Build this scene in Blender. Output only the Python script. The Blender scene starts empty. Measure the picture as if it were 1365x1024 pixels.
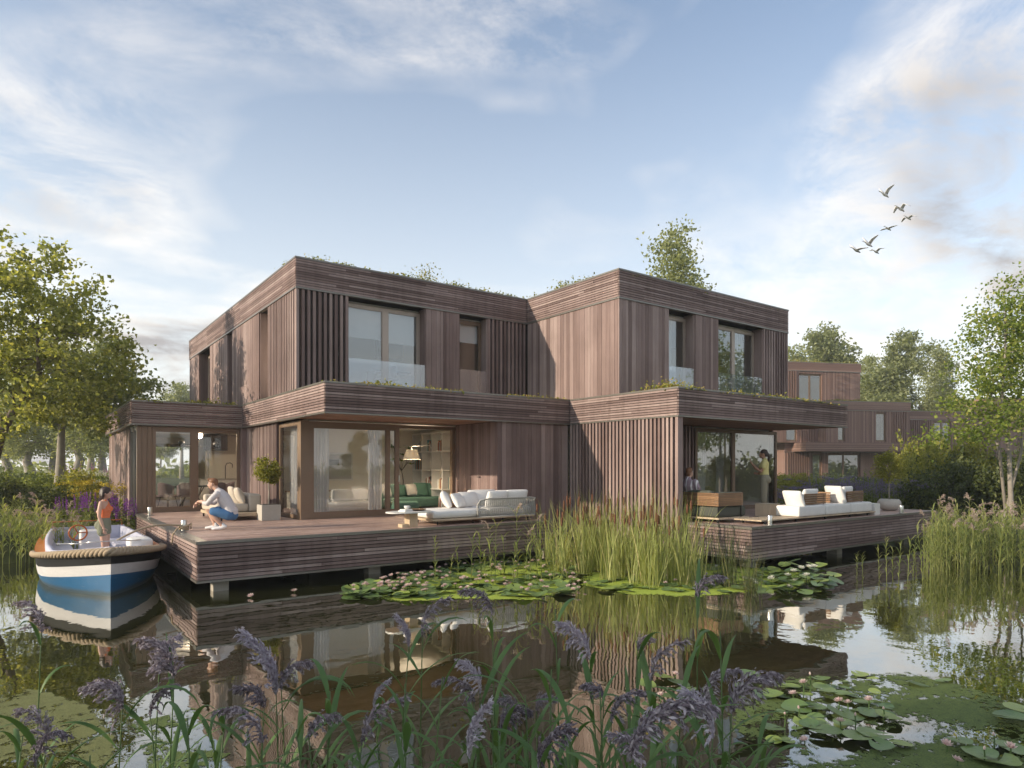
import bpy, bmesh, math, random
import numpy as np
from mathutils import Vector, Matrix, Euler
R = math.radians
random.seed(7)
SC = bpy.context.scene
COL = SC.collection

# ------------------------------------------------------------------ camera
cam_d = bpy.data.cameras.new('camera'); CAM = bpy.data.objects.new('camera', cam_d); COL.objects.link(CAM)
CAM.location = (0, 0, 2.4)
CAM.rotation_euler = (R(90), 0, R(53.984 - 90))
cam_d.sensor_fit = 'HORIZONTAL'; cam_d.sensor_width = 36.0
cam_d.lens = 880 / 1365 * 36
cam_d.shift_y = 110 / 1365
cam_d.clip_start = 0.05; cam_d.clip_end = 3000
SC.camera = CAM

# ------------------------------------------------------------------ sky and sun
SUN = Vector((-7.5, 1.43, 2.29)).normalized()
W = bpy.data.worlds.new('World'); SC.world = W; W.use_nodes = True
nt = W.node_tree; nt.nodes.clear()
def N(t, **k):
    n = nt.nodes.new(t)
    for a, b in k.items(): setattr(n, a, b)
    return n
out = N('ShaderNodeOutputWorld'); bg = N('ShaderNodeBackground'); bg.inputs['Strength'].default_value = 0.14
nt.links.new(bg.outputs[0], out.inputs[0])
sky = N('ShaderNodeTexSky', sky_type='NISHITA'); sky.sun_disc = False
sky.sun_elevation = math.asin(SUN.z); sky.sun_rotation = math.atan2(SUN.x, SUN.y)
sky.air_density = 1.0; sky.dust_density = 2.2; sky.ozone_density = 1.2; sky.altitude = 10
def vmath(op, a, b=None):
    n = N('ShaderNodeVectorMath', operation=op)
    for i, v in enumerate((a, b)):
        if v is None: continue
        if isinstance(v, tuple): n.inputs[i].default_value = v
        else: nt.links.new(v, n.inputs[i])
    return n.outputs[0]
def smath(op, a, b=None, c=None, clamp=False):
    n = N('ShaderNodeMath', operation=op); n.use_clamp = clamp
    for i, v in enumerate((a, b, c)):
        if v is None: continue
        if isinstance(v, (int, float)): n.inputs[i].default_value = v
        else: nt.links.new(v, n.inputs[i])
    return n.outputs[0]
tc = N('ShaderNodeTexCoord'); sep = N('ShaderNodeSeparateXYZ'); nt.links.new(tc.outputs['Generated'], sep.inputs[0])
zc = smath('ADD', smath('MAXIMUM', sep.outputs[2], 0.0), 0.22)
cmb = N('ShaderNodeCombineXYZ')
nt.links.new(smath('DIVIDE', sep.outputs[0], zc), cmb.inputs[0]); nt.links.new(smath('DIVIDE', sep.outputs[1], zc), cmb.inputs[1])
def cloud_noise(scale, stretch, rot, detail, rough, dist, off):
    mp = N('ShaderNodeMapping'); mp.inputs['Rotation'].default_value = (0, 0, rot); mp.inputs['Scale'].default_value = (scale * stretch, scale, 1)
    mp.inputs['Location'].default_value = off
    nt.links.new(cmb.outputs[0], mp.inputs[0])
    n = N('ShaderNodeTexNoise'); n.inputs['Scale'].default_value = 1.0; n.inputs['Detail'].default_value = detail
    n.inputs['Roughness'].default_value = rough; n.inputs['Distortion'].default_value = dist
    nt.links.new(mp.outputs[0], n.inputs['Vector']); return n.outputs['Fac']
CLOUD_OFF = (7.7, 0.3, 0)
big = cloud_noise(0.95, 0.75, 0.9, 4, 0.55, 0.5, CLOUD_OFF)
fine = cloud_noise(3.6, 0.85, 0.7, 11, 0.70, 0.35, (CLOUD_OFF[0] + 5, 2.0, 0))
m1 = N('ShaderNodeMapRange'); m1.inputs[1].default_value = 0.42; m1.inputs[2].default_value = 0.58; nt.links.new(big, m1.inputs[0])
m2 = N('ShaderNodeMapRange'); m2.inputs[1].default_value = 0.36; m2.inputs[2].default_value = 0.60; nt.links.new(fine, m2.inputs[0])
dens = smath('MULTIPLY', smath('MULTIPLY', m1.outputs[0], m2.outputs[0]), 0.95, clamp=True)
# a thin veil that thickens towards the horizon, all round
veil = smath('MULTIPLY', smath('POWER', smath('SUBTRACT', 1.0, smath('MAXIMUM', sep.outputs[2], 0.0)), 2.3), 0.92)
ccol = N('ShaderNodeMix', data_type='RGBA'); ccol.inputs[6].default_value = (3.7, 3.40, 3.05, 1); ccol.inputs[7].default_value = (1.35, 1.28, 1.27, 1)
m3 = N('ShaderNodeMapRange'); m3.inputs[1].default_value = 0.50; m3.inputs[2].default_value = 0.62; nt.links.new(big, m3.inputs[0]); nt.links.new(m3.outputs[0], ccol.inputs[0])
mixv = N('ShaderNodeMix', data_type='RGBA'); nt.links.new(veil, mixv.inputs[0]); dim = N('ShaderNodeMix', data_type='RGBA', blend_type='MULTIPLY'); dim.inputs[0].default_value = 1.0; dim.inputs[7].default_value = (.40, .51, .59, 1); nt.links.new(sky.outputs[0], dim.inputs[6]); nt.links.new(dim.outputs[2], mixv.inputs[6]); mixv.inputs[7].default_value = (3.55, 3.52, 3.38, 1)
mixc = N('ShaderNodeMix', data_type='RGBA'); nt.links.new(dens, mixc.inputs[0]); nt.links.new(mixv.outputs[2], mixc.inputs[6]); nt.links.new(ccol.outputs[2], mixc.inputs[7])
nt.links.new(mixc.outputs[2], bg.inputs[0])
sun_d = bpy.data.lights.new('sun', 'SUN'); sun_d.energy = 2.05; sun_d.angle = R(0.6); sun_d.color = (1.0, 0.85, 0.65)
sun_o = bpy.data.objects.new('sun', sun_d); COL.objects.link(sun_o); sun_o.location = (-20, 10, 20)
sun_o.rotation_euler = (-SUN).to_track_quat('-Z', 'Y').to_euler()

# ------------------------------------------------------------------ exposure / render
SC.view_settings.view_transform = 'Standard'; SC.view_settings.look = 'None'
SC.view_settings.exposure = 1.42; SC.view_settings.gamma = 1.0
SC.render.engine = 'CYCLES'
cy = SC.cycles
cy.use_denoising = True; cy.denoiser = 'OPENIMAGEDENOISE'
cy.max_bounces = 10; cy.diffuse_bounces = 7; cy.glossy_bounces = 4; cy.transmission_bounces = 4; cy.transparent_max_bounces = 14; cy.volume_bounces = 1
cy.caustics_reflective = False; cy.caustics_refractive = False
cy.sample_clamp_indirect = 6.0
cy.use_adaptive_sampling = True; cy.adaptive_threshold = 0.02

# ------------------------------------------------------------------ helpers: tags, empties, meshes
def tag(o, label=None, cat=None, group=None, kind=None):
    if label: o['label'] = label
    if cat: o['category'] = cat
    if group: o['group'] = group
    if kind: o['kind'] = kind
    return o
def thing(name, label, cat, loc=(0, 0, 0), rotz=0.0, group=None):
    o = bpy.data.objects.new(name, None); COL.objects.link(o); o.empty_display_size = 0.2
    o.location = loc; o.rotation_euler = (0, 0, rotz)
    return tag(o, label, cat, group)
def link(name, me, parent=None, loc=None, rot=None, scale=None):
    o = bpy.data.objects.new(name, me); COL.objects.link(o)
    if parent is not None: o.parent = parent
    if loc is not None: o.location = loc
    if rot is not None: o.rotation_euler = rot
    if scale is not None: o.scale = scale
    return o
def copy_tree(o, parent=None):
    c = o.copy(); COL.objects.link(c); c.parent = parent
    for ch in list(o.children): copy_tree(ch, c)
    return c
class MB:
    """collects shapes; build() links them as ONE mesh object"""
    def __init__(s): s.v = []; s.f = []; s.m = []; s.cur = 0
    def add(s, vs, fs):
        b = len(s.v); s.v.extend([tuple(p) for p in vs]); s.f.extend([tuple(b + i for i in f) for f in fs]); s.m.extend([s.cur] * len(fs)); return s
    def box(s, x0, x1, y0, y1, z0, z1, M=None):
        vs = [(x0,y0,z0),(x1,y0,z0),(x1,y1,z0),(x0,y1,z0),(x0,y0,z1),(x1,y0,z1),(x1,y1,z1),(x0,y1,z1)]
        if M is not None: vs = [M @ Vector(p) for p in vs]
        return s.add(vs, [(0,3,2,1),(4,5,6,7),(0,1,5,4),(1,2,6,5),(2,3,7,6),(3,0,4,7)])
    def rbox(s, x0, x1, y0, y1, z0, z1, r, M=None, puff=0.0, n=3):
        """box with rounded edges (superellipsoid-like grid), puff swells the faces"""
        c = Vector(((x0+x1)/2, (y0+y1)/2, (z0+z1)/2)); h = Vector(((x1-x0)/2, (y1-y0)/2, (z1-z0)/2))
        def axis(hh):
            rr = min(r, hh * .98); t = [-hh, -hh + rr * .3, -hh + rr]
            mid = [(-hh + rr) + (2 * (hh - rr)) * k / n for k in range(1, n)]
            return t + mid + [hh - rr, hh - rr * .3, hh]
        ax = [axis(h.x), axis(h.y), axis(h.z)]
        idx = {}; vs = []; fs = []
        def vert(p):
            q = [max(-h[i] + min(r, h[i]*.98), min(h[i] - min(r, h[i]*.98), p[i])) for i in range(3)]
            dv = Vector(p) - Vector(q)
            if dv.length > 1e-9:
                rr = Vector([min(r, h[i] * .98) for i in range(3)])
                u = Vector((dv.x / rr.x, dv.y / rr.y, dv.z / rr.z)); u.normalize()
                pp = Vector(q) + Vector((u.x * rr.x, u.y * rr.y, u.z * rr.z))
            else: pp = Vector(p)
            if puff:
                k = [1 - (pp[i] / h[i]) ** 2 for i in range(3)]
                j = min(range(3), key=lambda i: h[i])
                o = [i for i in range(3) if i != j]
                g = max(0, k[o[0]]) ** .5 * max(0, k[o[1]]) ** .5
                pp[j] *= (1 - puff) + puff * 1.6 * g
            return pp + c
        def vi(p):
            key = tuple(round(x, 5) for x in p)
            if key not in idx: idx[key] = len(vs); vs.append(vert(p))
            return idx[key]
        for a in range(3):
            b, d = (a + 1) % 3, (a + 2) % 3
            for sgn in (-1, 1):
                for i in range(len(ax[b]) - 1):
                    for j in range(len(ax[d]) - 1):
                        q = []
                        for (ii, jj) in ((i, j), (i+1, j), (i+1, j+1), (i, j+1)):
                            p = [0, 0, 0]; p[a] = sgn * h[a]; p[b] = ax[b][ii]; p[d] = ax[d][jj]; q.append(vi(p))
                        if sgn < 0: q.reverse()
                        if len(set(q)) > 2: fs.append(tuple(q))
        if M is not None: vs = [M @ Vector(p) for p in vs]
        return s.add(vs, fs)
    def tube(s, pts, rad, n=8, cap=True, flat=None):
        pts = [Vector(p) for p in pts]
        if isinstance(rad, (int, float)): rad = [rad] * len(pts)
        vs = []; fs = []; up = Vector((0, 0, 1))
        t0 = (pts[1] - pts[0]).normalized()
        u = t0.cross(up)
        if u.length < 1e-3: u = t0.cross(Vector((1, 0, 0)))
        u.normalize()
        for i, p in enumerate(pts):
            t = (pts[min(i+1, len(pts)-1)] - pts[max(i-1, 0)]).normalized()
            u = (u - t * u.dot(t))
            if u.length < 1e-4: u = t.orthogonal()
            u.normalize(); w = t.cross(u)
            r = rad[i]; rx, ry = (r if isinstance(r, tuple) else (r, r))
            for k in range(n):
                a = 2 * math.pi * k / n
                vs.append(p + u * (math.cos(a) * rx) + w * (math.sin(a) * ry))
        for i in range(len(pts) - 1):
            for k in range(n):
                a, b = i * n + k, i * n + (k + 1) % n
                fs.append((a, b, b + n, a + n))
        if cap:
            fs.append(tuple(range(n - 1, -1, -1))); fs.append(tuple((len(pts) - 1) * n + k for k in range(n)))
        return s.add(vs, fs)
    def lathe(s, prof, n=16, c=(0, 0, 0), cap=True, M=None):
        vs = []; fs = []
        for (r, z) in prof:
            for k in range(n):
                a = 2 * math.pi * k / n
                p = Vector((c[0] + r * math.cos(a), c[1] + r * math.sin(a), c[2] + z)); vs.append(M @ p if M is not None else p)
        for i in range(len(prof) - 1):
            for k in range(n):
                a, b = i * n + k, i * n + (k + 1) % n
                fs.append((a, b, b + n, a + n))
        if cap: fs.append(tuple(range(n - 1, -1, -1))); fs.append(tuple((len(prof) - 1) * n + k for k in range(n)))
        return s.add(vs, fs)
    def ball(s, c, r, n=10, m=7, M=None):
        rx, ry, rz = r if isinstance(r, tuple) else (r, r, r)
        vs = []; fs = []
        for i in range(m + 1):
            t = math.pi * i / m
            rr = max(math.sin(t), 0.02)
            for k in range(n):
                a = 2 * math.pi * k / n
                p = Vector((rx * rr * math.cos(a), ry * rr * math.sin(a), -rz * math.cos(t)))
                if M is not None: p = M @ p
                vs.append(p + Vector(c))
        for i in range(m):
            for k in range(n):
                a, b = i * n + k, i * n + (k + 1) % n
                fs.append((a, b, b + n, a + n))
        fs.append(tuple(range(n - 1, -1, -1))); fs.append(tuple(m * n + k for k in range(n)))
        return s.add(vs, fs)
    def prism(s, poly, z0, z1, M=None):
        n = len(poly); vs = [(x, y, z0) for x, y in poly] + [(x, y, z1) for x, y in poly]
        if M is not None: vs = [M @ Vector(p) for p in vs]
        return s.add(vs, [tuple(range(n - 1, -1, -1)), tuple(range(n, 2 * n))] + [(k, (k + 1) % n, n + (k + 1) % n, n + k) for k in range(n)])
    def grid(s, rows):
        n = len(rows[0]); vs = [p for r in rows for p in r]
        return s.add(vs, [(i * n + k, i * n + k + 1, (i + 1) * n + k + 1, (i + 1) * n + k) for i in range(len(rows) - 1) for k in range(n - 1)])
    def mesh(s, name, mats, smooth=False):
        me = bpy.data.meshes.new(name); me.from_pydata(s.v, [], s.f)
        if not isinstance(mats, (list, tuple)): mats = [mats]
        for m in mats: me.materials.append(m)
        if any(s.m): me.polygons.foreach_set('material_index', s.m)
        if smooth: me.polygons.foreach_set('use_smooth', [True] * len(me.polygons))
        me.update(); return me
    def build(s, name, mats, parent=None, smooth=False, **k):
        return link(name, s.mesh(name, mats, smooth), parent, **k)
def np_mesh(name, verts, quads, mats, midx=None, smooth=False):
    """fast mesh from numpy arrays; quads (M,4) or tris (M,3)"""
    me = bpy.data.meshes.new(name); verts = np.asarray(verts, np.float32); quads = np.asarray(quads, np.int32); k = quads.shape[1]
    me.vertices.add(len(verts)); me.vertices.foreach_set('co', verts.ravel())
    me.loops.add(quads.size); me.loops.foreach_set('vertex_index', quads.ravel())
    me.polygons.add(len(quads)); me.polygons.foreach_set('loop_start', np.arange(0, quads.size, k, dtype=np.int32))
    me.polygons.foreach_set('loop_total', np.full(len(quads), k, np.int32))
    for m in (mats if isinstance(mats, (list, tuple)) else [mats]): me.materials.append(m)
    if midx is not None: me.polygons.foreach_set('material_index', np.asarray(midx, np.int32))
    if smooth: me.polygons.foreach_set('use_smooth', np.ones(len(quads), bool))
    me.update(calc_edges=True); return me
def join_np(parts):
    vs = []; fs = []; b = 0
    for v, f in parts:
        vs.append(v); fs.append(np.asarray(f) + b); b += len(v)
    return np.concatenate(vs), np.concatenate(fs)

# ------------------------------------------------------------------ helpers: materials
class MT:
    def __init__(s, name):
        s.mat = bpy.data.materials.new(name); s.mat.use_nodes = True; s.nt = s.mat.node_tree
        s.b = s.nt.nodes['Principled BSDF']; s.out = s.nt.nodes['Material Output']
    def n(s, t, **k):
        x = s.nt.nodes.new(t)
        for a, b in k.items(): setattr(x, a, b)
        return x
    def l(s, a, b): s.nt.links.new(a, b)
    def set(s, **k):
        for a, v in k.items(): s.b.inputs[a.replace('_', ' ')].default_value = v
    def math(s, op, a, b=None, clamp=False):
        x = s.n('ShaderNodeMath', operation=op); x.use_clamp = clamp
        for i, v in enumerate((a, b)):
            if v is None: continue
            if isinstance(v, (int, float)): x.inputs[i].default_value = v
            else: s.l(v, x.inputs[i])
        return x.outputs[0]
    def noise(s, vec, scale, detail=3, rough=0.5, dist=0.0):
        x = s.n('ShaderNodeTexNoise'); x.inputs['Scale'].default_value = scale; x.inputs['Detail'].default_value = detail
        x.inputs['Roughness'].default_value = rough; x.inputs['Distortion'].default_value = dist
        if vec is not None: s.l(vec, x.inputs['Vector'])
        return x.outputs['Fac']
    def mapv(s, vec, scale, loc=(0, 0, 0)):
        x = s.n('ShaderNodeMapping'); x.inputs['Scale'].default_value = scale; x.inputs['Location'].default_value = loc; s.l(vec, x.inputs[0]); return x.outputs[0]
    def ramp(s, fac, stops):
        x = s.n('ShaderNodeValToRGB'); cr = x.color_ramp
        while len(cr.elements) < len(stops): cr.elements.new(0.5)
        for e, (p, c) in zip(cr.elements, stops): e.position = p; e.color = (*c, 1)
        s.l(fac, x.inputs[0]); return x.outputs[0]
    def mix(s, fac, a, b, blend='MIX'):
        x = s.n('ShaderNodeMix', data_type='RGBA', blend_type=blend)
        for i, v in ((0, fac), (6, a), (7, b)):
            if isinstance(v, (int, float)): x.inputs[i].default_value = v
            elif isinstance(v, tuple): x.inputs[i].default_value = (*v, 1) if len(v) == 3 else v
            else: s.l(v, x.inputs[i])
        return x.outputs[2]
    def bump(s, h, strength=0.3, dist=0.01):
        x = s.n('ShaderNodeBump'); x.inputs['Strength'].default_value = strength; x.inputs['Distance'].default_value = dist
        s.l(h, x.inputs['Height']); s.l(x.outputs[0], s.b.inputs['Normal']); return x
    @property
    def pos(s): return s.n('ShaderNodeNewGeometry').outputs['Position']
    @property
    def obj(s): return s.n('ShaderNodeTexCoord').outputs['Object']
def wood_mat(name, stops, scale, rough=0.7, var=0.55, grey=None):
    """weathered timber: tone per board (object random), long grain, knots and grey weathering"""
    m = MT(name); p = m.pos
    rnd = m.n('ShaderNodeObjectInfo').outputs['Random']
    off = m.n('ShaderNodeCombineXYZ'); m.l(m.math('MULTIPLY', rnd, 37.0), off.inputs[0]); m.l(m.math('MULTIPLY', rnd, 91.0), off.inputs[1]); m.l(m.math('MULTIPLY', rnd, 53.0), off.inputs[2])
    va = m.n('ShaderNodeVectorMath', operation='ADD'); m.l(m.mapv(p, scale), va.inputs[0]); m.l(off.outputs[0], va.inputs[1])
    g = m.noise(va.outputs[0], 1.0, 6, 0.65, 0.4)
    g2 = m.noise(m.mapv(va.outputs[0], (.35, .35, .35)), 1.0, 2, 0.5)
    t = m.math('ADD', m.math('MULTIPLY', rnd, var), m.math('MULTIPLY', g, 1 - var))
    c = m.ramp(t, stops)
    c = m.mix(m.math('MULTIPLY', g2, 0.35), c, grey or (0.29, 0.22, 0.21))
    st = m.noise(m.mapv(p, (5, 5, .35)), 1.0, 5, .65); c = m.mix(1.0, c, m.ramp(st, [(0.30, (.78, .76, .75)), (0.52, (1.0, 1.0, 1.0)), (0.75, (1.10, 1.11, 1.13))]), 'MULTIPLY')
    w = m.noise(p, 0.6, 4, 0.6); c = m.mix(1.0, c, m.ramp(w, [(0.28, (.74, .72, .72)), (0.72, (1.14, 1.13, 1.12))]), 'MULTIPLY')
    m.l(c, m.b.inputs['Base Color']); m.set(Roughness=rough); m.b.inputs['Specular IOR Level'].default_value = 0.3
    m.bump(g, 0.35, 0.004); return m.mat
def plain(name, col, rough=0.5, metal=0.0, nscale=6.0, amt=0.12, bump=0.0, spec=0.5, vec='obj'):
    m = MT(name); v = m.obj if vec == 'obj' else m.pos
    g = m.noise(v, nscale, 5, 0.6)
    c = m.mix(g, tuple(x * (1 - amt) for x in col), tuple(min(1, x * (1 + amt)) for x in col))
    m.l(c, m.b.inputs['Base Color']); m.set(Roughness=rough, Metallic=metal); m.b.inputs['Specular IOR Level'].default_value = spec
    if bump: m.bump(m.noise(v, nscale * 6, 4, 0.6), bump, 0.004)
    return m.mat
def fabric(name, col, scale=160.0, amt=0.1):
    m = MT(name); v = m.obj
    w = m.noise(m.mapv(v, (1, 1, 1)), scale, 2, 0.5); f = m.noise(v, 5.0, 4, 0.6)
    c = m.mix(f, tuple(x * (1 - amt) for x in col), tuple(min(1, x * (1 + amt)) for x in col))
    m.l(c, m.b.inputs['Base Color']); m.set(Roughness=0.9); m.b.inputs['Specular IOR Level'].default_value = 0.14
    h = m.math('ADD', m.math('MULTIPLY', w, 0.3), m.noise(v, 14.0, 4, 0.6)); m.bump(h, 0.35, 0.012); return m.mat
def leaf_mat(name, stops, trans=0.4, rough=0.55, tcol=None):
    """foliage: colour per leaf (random per island), light shines through"""
    m = MT(name); rnd = m.n('ShaderNodeNewGeometry').outputs['Random Per Island']
    rn2 = m.n('ShaderNodeObjectInfo').outputs['Random']
    c = m.ramp(m.math('ADD', m.math('MULTIPLY', rnd, 0.8), m.math('MULTIPLY', rn2, 0.2)), stops)
    m.l(c, m.b.inputs['Base Color']); m.set(Roughness=rough); m.b.inputs['Specular IOR Level'].default_value = 0.3
    tr = m.n('ShaderNodeBsdfTranslucent'); m.l(m.mix(1.0, c, tcol or (1.5, 1.45, 0.7), 'MULTIPLY'), tr.inputs[0])
    mx = m.n('ShaderNodeMixShader'); mx.inputs[0].default_value = trans; m.l(m.b.outputs[0], mx.inputs[1]); m.l(tr.outputs[0], mx.inputs[2]); m.l(mx.outputs[0], m.out.inputs[0])
    return m.mat
def glass_mat(name, tint=(0.98, 0.985, 0.985), base=0.06, gain=1.0, rough=0.0, haze=0.0):
    m = MT(name); g = m.n('ShaderNodeNewGeometry')
    dt = m.n('ShaderNodeVectorMath', operation='DOT_PRODUCT'); m.l(g.outputs['Normal'], dt.inputs[0]); m.l(g.outputs['Incoming'], dt.inputs[1])
    f = m.math('POWER', m.math('SUBTRACT', 1.0, m.math('ABSOLUTE', dt.outputs['Value'])), 4.0)
    f = m.math('ADD', m.math('MULTIPLY', f, (1 - base) * gain), base, clamp=True)
    tr = m.n('ShaderNodeBsdfTransparent'); tr.inputs[0].default_value = (*tint, 1)
    gl = m.n('ShaderNodeBsdfGlossy'); gl.inputs['Roughness'].default_value = rough
    mx = m.n('ShaderNodeMixShader'); m.l(f, mx.inputs[0]); m.l(tr.outputs[0], mx.inputs[1]); m.l(gl.outputs[0], mx.inputs[2])
    if haze:
        df = m.n('ShaderNodeBsdfDiffuse'); df.inputs[0].default_value = (.8, .85, .9, 1)
        m2 = m.n('ShaderNodeMixShader'); m2.inputs[0].default_value = haze; m.l(mx.outputs[0], m2.inputs[1]); m.l(df.outputs[0], m2.inputs[2]); mx = m2
    m.l(mx.outputs[0], m.out.inputs[0]); return m.mat

WS = [(0.08, (0.103, 0.063, 0.056)), (0.35, (0.200, 0.137, 0.124)), (0.62, (0.290, 0.213, 0.196)), (0.92, (0.430, 0.338, 0.310))]
M = {}
M['board'] = wood_mat('timber_board', WS, (1.1, 1.1, 24), var=.68)
M['plank'] = wood_mat('timber_plank', WS, (24, 24, 1.0), var=.62)
M['deck'] = wood_mat('deck_timber', [(0.1, (0.34, 0.215, 0.170)), (0.4, (0.44, 0.295, 0.240)), (0.65, (0.52, 0.365, 0.305)), (0.9, (0.60, 0.455, 0.39))], (1.2, 26, 26), rough=0.55, grey=(0.50, 0.39, 0.34))
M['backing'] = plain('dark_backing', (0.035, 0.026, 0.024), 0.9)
M['soffit'] = wood_mat('soffit_timber', [(0.1, (0.24, 0.13, 0.085)), (0.5, (0.33, 0.19, 0.125)), (0.9, (0.42, 0.26, 0.18))], (1.4, 40, 40), rough=0.6, grey=(0.33, 0.22, 0.16))
M['trim'] = plain('bronze_trim', (0.20, 0.185, 0.165), 0.35, 0.5, 3, 0.15)
M['frame'] = plain('bronze_window_frame', (0.20, 0.135, 0.09), 0.45, 0.25, 3, 0.12)
M['frame_pale'] = plain('champagne_window_frame', (0.42, 0.35, 0.30), 0.4, 0.3, 3, 0.1)
M['glass'] = glass_mat('window_glass', base=0.075, gain=1.0)
M['balu'] = glass_mat('balustrade_glass', tint=(0.86, 0.90, 0.95), base=0.16, haze=0.05)
M['plaster'] = plain('cream_plaster', (0.86, 0.80, 0.69), 0.9, 0, 2, 0.04)
M['ceiling'] = plain('white_ceiling', (0.84, 0.82, 0.78), 0.9, 0, 2, 0.03)
M['oak_floor'] = wood_mat('oak_floor', [(0.1, (0.30, 0.19, 0.10)), (0.5, (0.40, 0.27, 0.16)), (0.9, (0.5, 0.36, 0.22))], (1.5, 30, 30), rough=0.5)
M['dark_metal'] = plain('dark_metal', (0.03, 0.03, 0.032), 0.4, 0.8)
M['steel'] = plain('brushed_steel', (0.62, 0.61, 0.58), 0.28, 0.95, 10, 0.08)
M['concrete'] = plain('pale_concrete', (0.42, 0.39, 0.34), 0.9, 0, 8, 0.12, 0.2)
M['soil'] = plain('dark_soil', (0.05, 0.038, 0.028), 1.0, 0, 5, 0.4, 0.6)
UNIT = {}
def unit_box(mat):
    if mat.name not in UNIT:
        b = MB(); b.box(-.5, .5, -.5, .5, -.5, .5); UNIT[mat.name] = b.mesh('box_' + mat.name, mat)
    return UNIT[mat.name]
def boxpart(name, mat, parent, x0, x1, y0, y1, z0, z1):
    return link(name, unit_box(mat), parent, ((x0+x1)/2, (y0+y1)/2, (z0+z1)/2), None, (abs(x1-x0), abs(y1-y0), abs(z1-z0)))
# ================================================================== terrain and water
def water_mat():
    m = MT('pond_water'); p = m.pos
    c = m.ramp(m.noise(p, 0.35, 3, 0.5), [(0.3, (0.020, 0.021, 0.008)), (0.7, (0.044, 0.046, 0.015))])
    m.l(c, m.b.inputs['Base Color']); m.set(Roughness=0.6); m.b.inputs['Specular IOR Level'].default_value = 0.0
    a = m.noise(m.mapv(p, (1.1, 1.1, 1)), 1.0, 2, 0.5, 0.4); b = m.noise(m.mapv(p, (5.5, 5.5, 1)), 1.0, 2, 0.5, 0.3)
    s = m.noise(p, 0.22, 2, 0.5)
    h = m.math('ADD', m.math('MULTIPLY', a, 1.0), m.math('MULTIPLY', m.math('MULTIPLY', b, s), 0.22))
    bp = m.bump(h, 0.10, 0.05)
    # mirror part grows towards grazing view, as on calm water
    g = m.n('ShaderNodeNewGeometry'); dt = m.n('ShaderNodeVectorMath', operation='DOT_PRODUCT'); m.l(bp.outputs[0], dt.inputs[0]); m.l(g.outputs['Incoming'], dt.inputs[1])
    fr = m.math('ADD', m.math('MULTIPLY', m.math('POWER', m.math('SUBTRACT', 1.0, m.math('ABSOLUTE', dt.outputs['Value']), clamp=True), 2.1), .92), .07, clamp=True)
    gl = m.n('ShaderNodeBsdfGlossy'); gl.inputs['Roughness'].default_value = .012; gl.inputs[0].default_value = (.95, .95, .93, 1); m.l(bp.outputs[0], gl.inputs['Normal'])
    mx = m.n('ShaderNodeMixShader'); m.l(fr, mx.inputs[0]); m.l(m.b.outputs[0], mx.inputs[1]); m.l(gl.outputs[0], mx.inputs[2]); m.l(mx.outputs[0], m.out.inputs[0]); return m.mat
M['water'] = water_mat()
wv = MB(); n = 24
wv.grid([[(-185 + 375 * i / n, -175 + 370 * j / n, 0.0) for i in range(n + 1)] for j in range(n + 1)])
tag(wv.build('water', M['water']), kind='structure')

def shore(x, y):
    """signed distance-ish to the land: >0 on land"""
    # left garden
    wob = .35 * np.sin(x * 1.3 + y * .7) + .25 * np.sin(y * 1.9 - x * .4)
    left = np.minimum(y - (20.6 + .0 * x) - 0.45 * np.clip(x + .6, -30, 4) + wob, 3.0 - x)
    left = np.maximum(left, np.minimum((-3.4 - .10 * (y - 10)) - x + wob, y + 6))
    behind = y - 25.0
    right = np.minimum(x - 23.4 + wob, y - 7.0 + .0 * x + wob)
    right = np.maximum(right, np.minimum(x - 20.8 + wob, np.minimum(y - 5.6, 8.2 - y)))
    right = np.maximum(right, np.minimum(x - 22.5 + .3 * (y - 6), y + 30 ) * .5 - 1.2)
    south = -7.5 - y + .5 * np.sin(x * .4) + wob
    return np.maximum.reduce([left, behind, right, south])
def ground_z(x, y):
    s = shore(x, y); t = np.clip((s + 1.0) / 2.4, 0, 1); t = t * t * (3 - 2 * t)
    return -0.9 + 1.55 * t + .05 * np.sin(x * .9) * np.cos(y * .8) * t
def axis_pts(lo, hi, f0, f1, fine, coarse):
    return np.concatenate([np.arange(lo, f0, coarse), np.arange(f0, f1, fine), np.arange(f1, hi + coarse, coarse)])
gx = axis_pts(-190, 190, -14, 46, .6, 12); gy = axis_pts(-182, 190, -14, 46, .6, 12)
X, Y = np.meshgrid(gx, gy); Zg = ground_z(X, Y)
V = np.column_stack([X.ravel(), Y.ravel(), Zg.ravel()]); nx = len(gx)
I = np.arange(len(gx) * len(gy)).reshape(len(gy), nx)
Q = np.column_stack([I[:-1, :-1].ravel(), I[:-1, 1:].ravel(), I[1:, 1:].ravel(), I[1:, :-1].ravel()])
m = MT('garden_ground'); p = m.pos
c = m.ramp(m.noise(p, 1.2, 6, 0.65), [(0.3, (0.030, 0.036, 0.012)), (0.5, (0.062, 0.075, 0.020)), (0.72, (0.12, 0.125, 0.035))])
m.l(c, m.b.inputs['Base Color']); m.set(Roughness=0.95); m.bump(m.noise(p, 9, 5, 0.7), 0.8, 0.05); M['ground'] = m.mat
tag(link('ground', np_mesh('ground', V, Q, M['ground'], smooth=True)), kind='structure')
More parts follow.
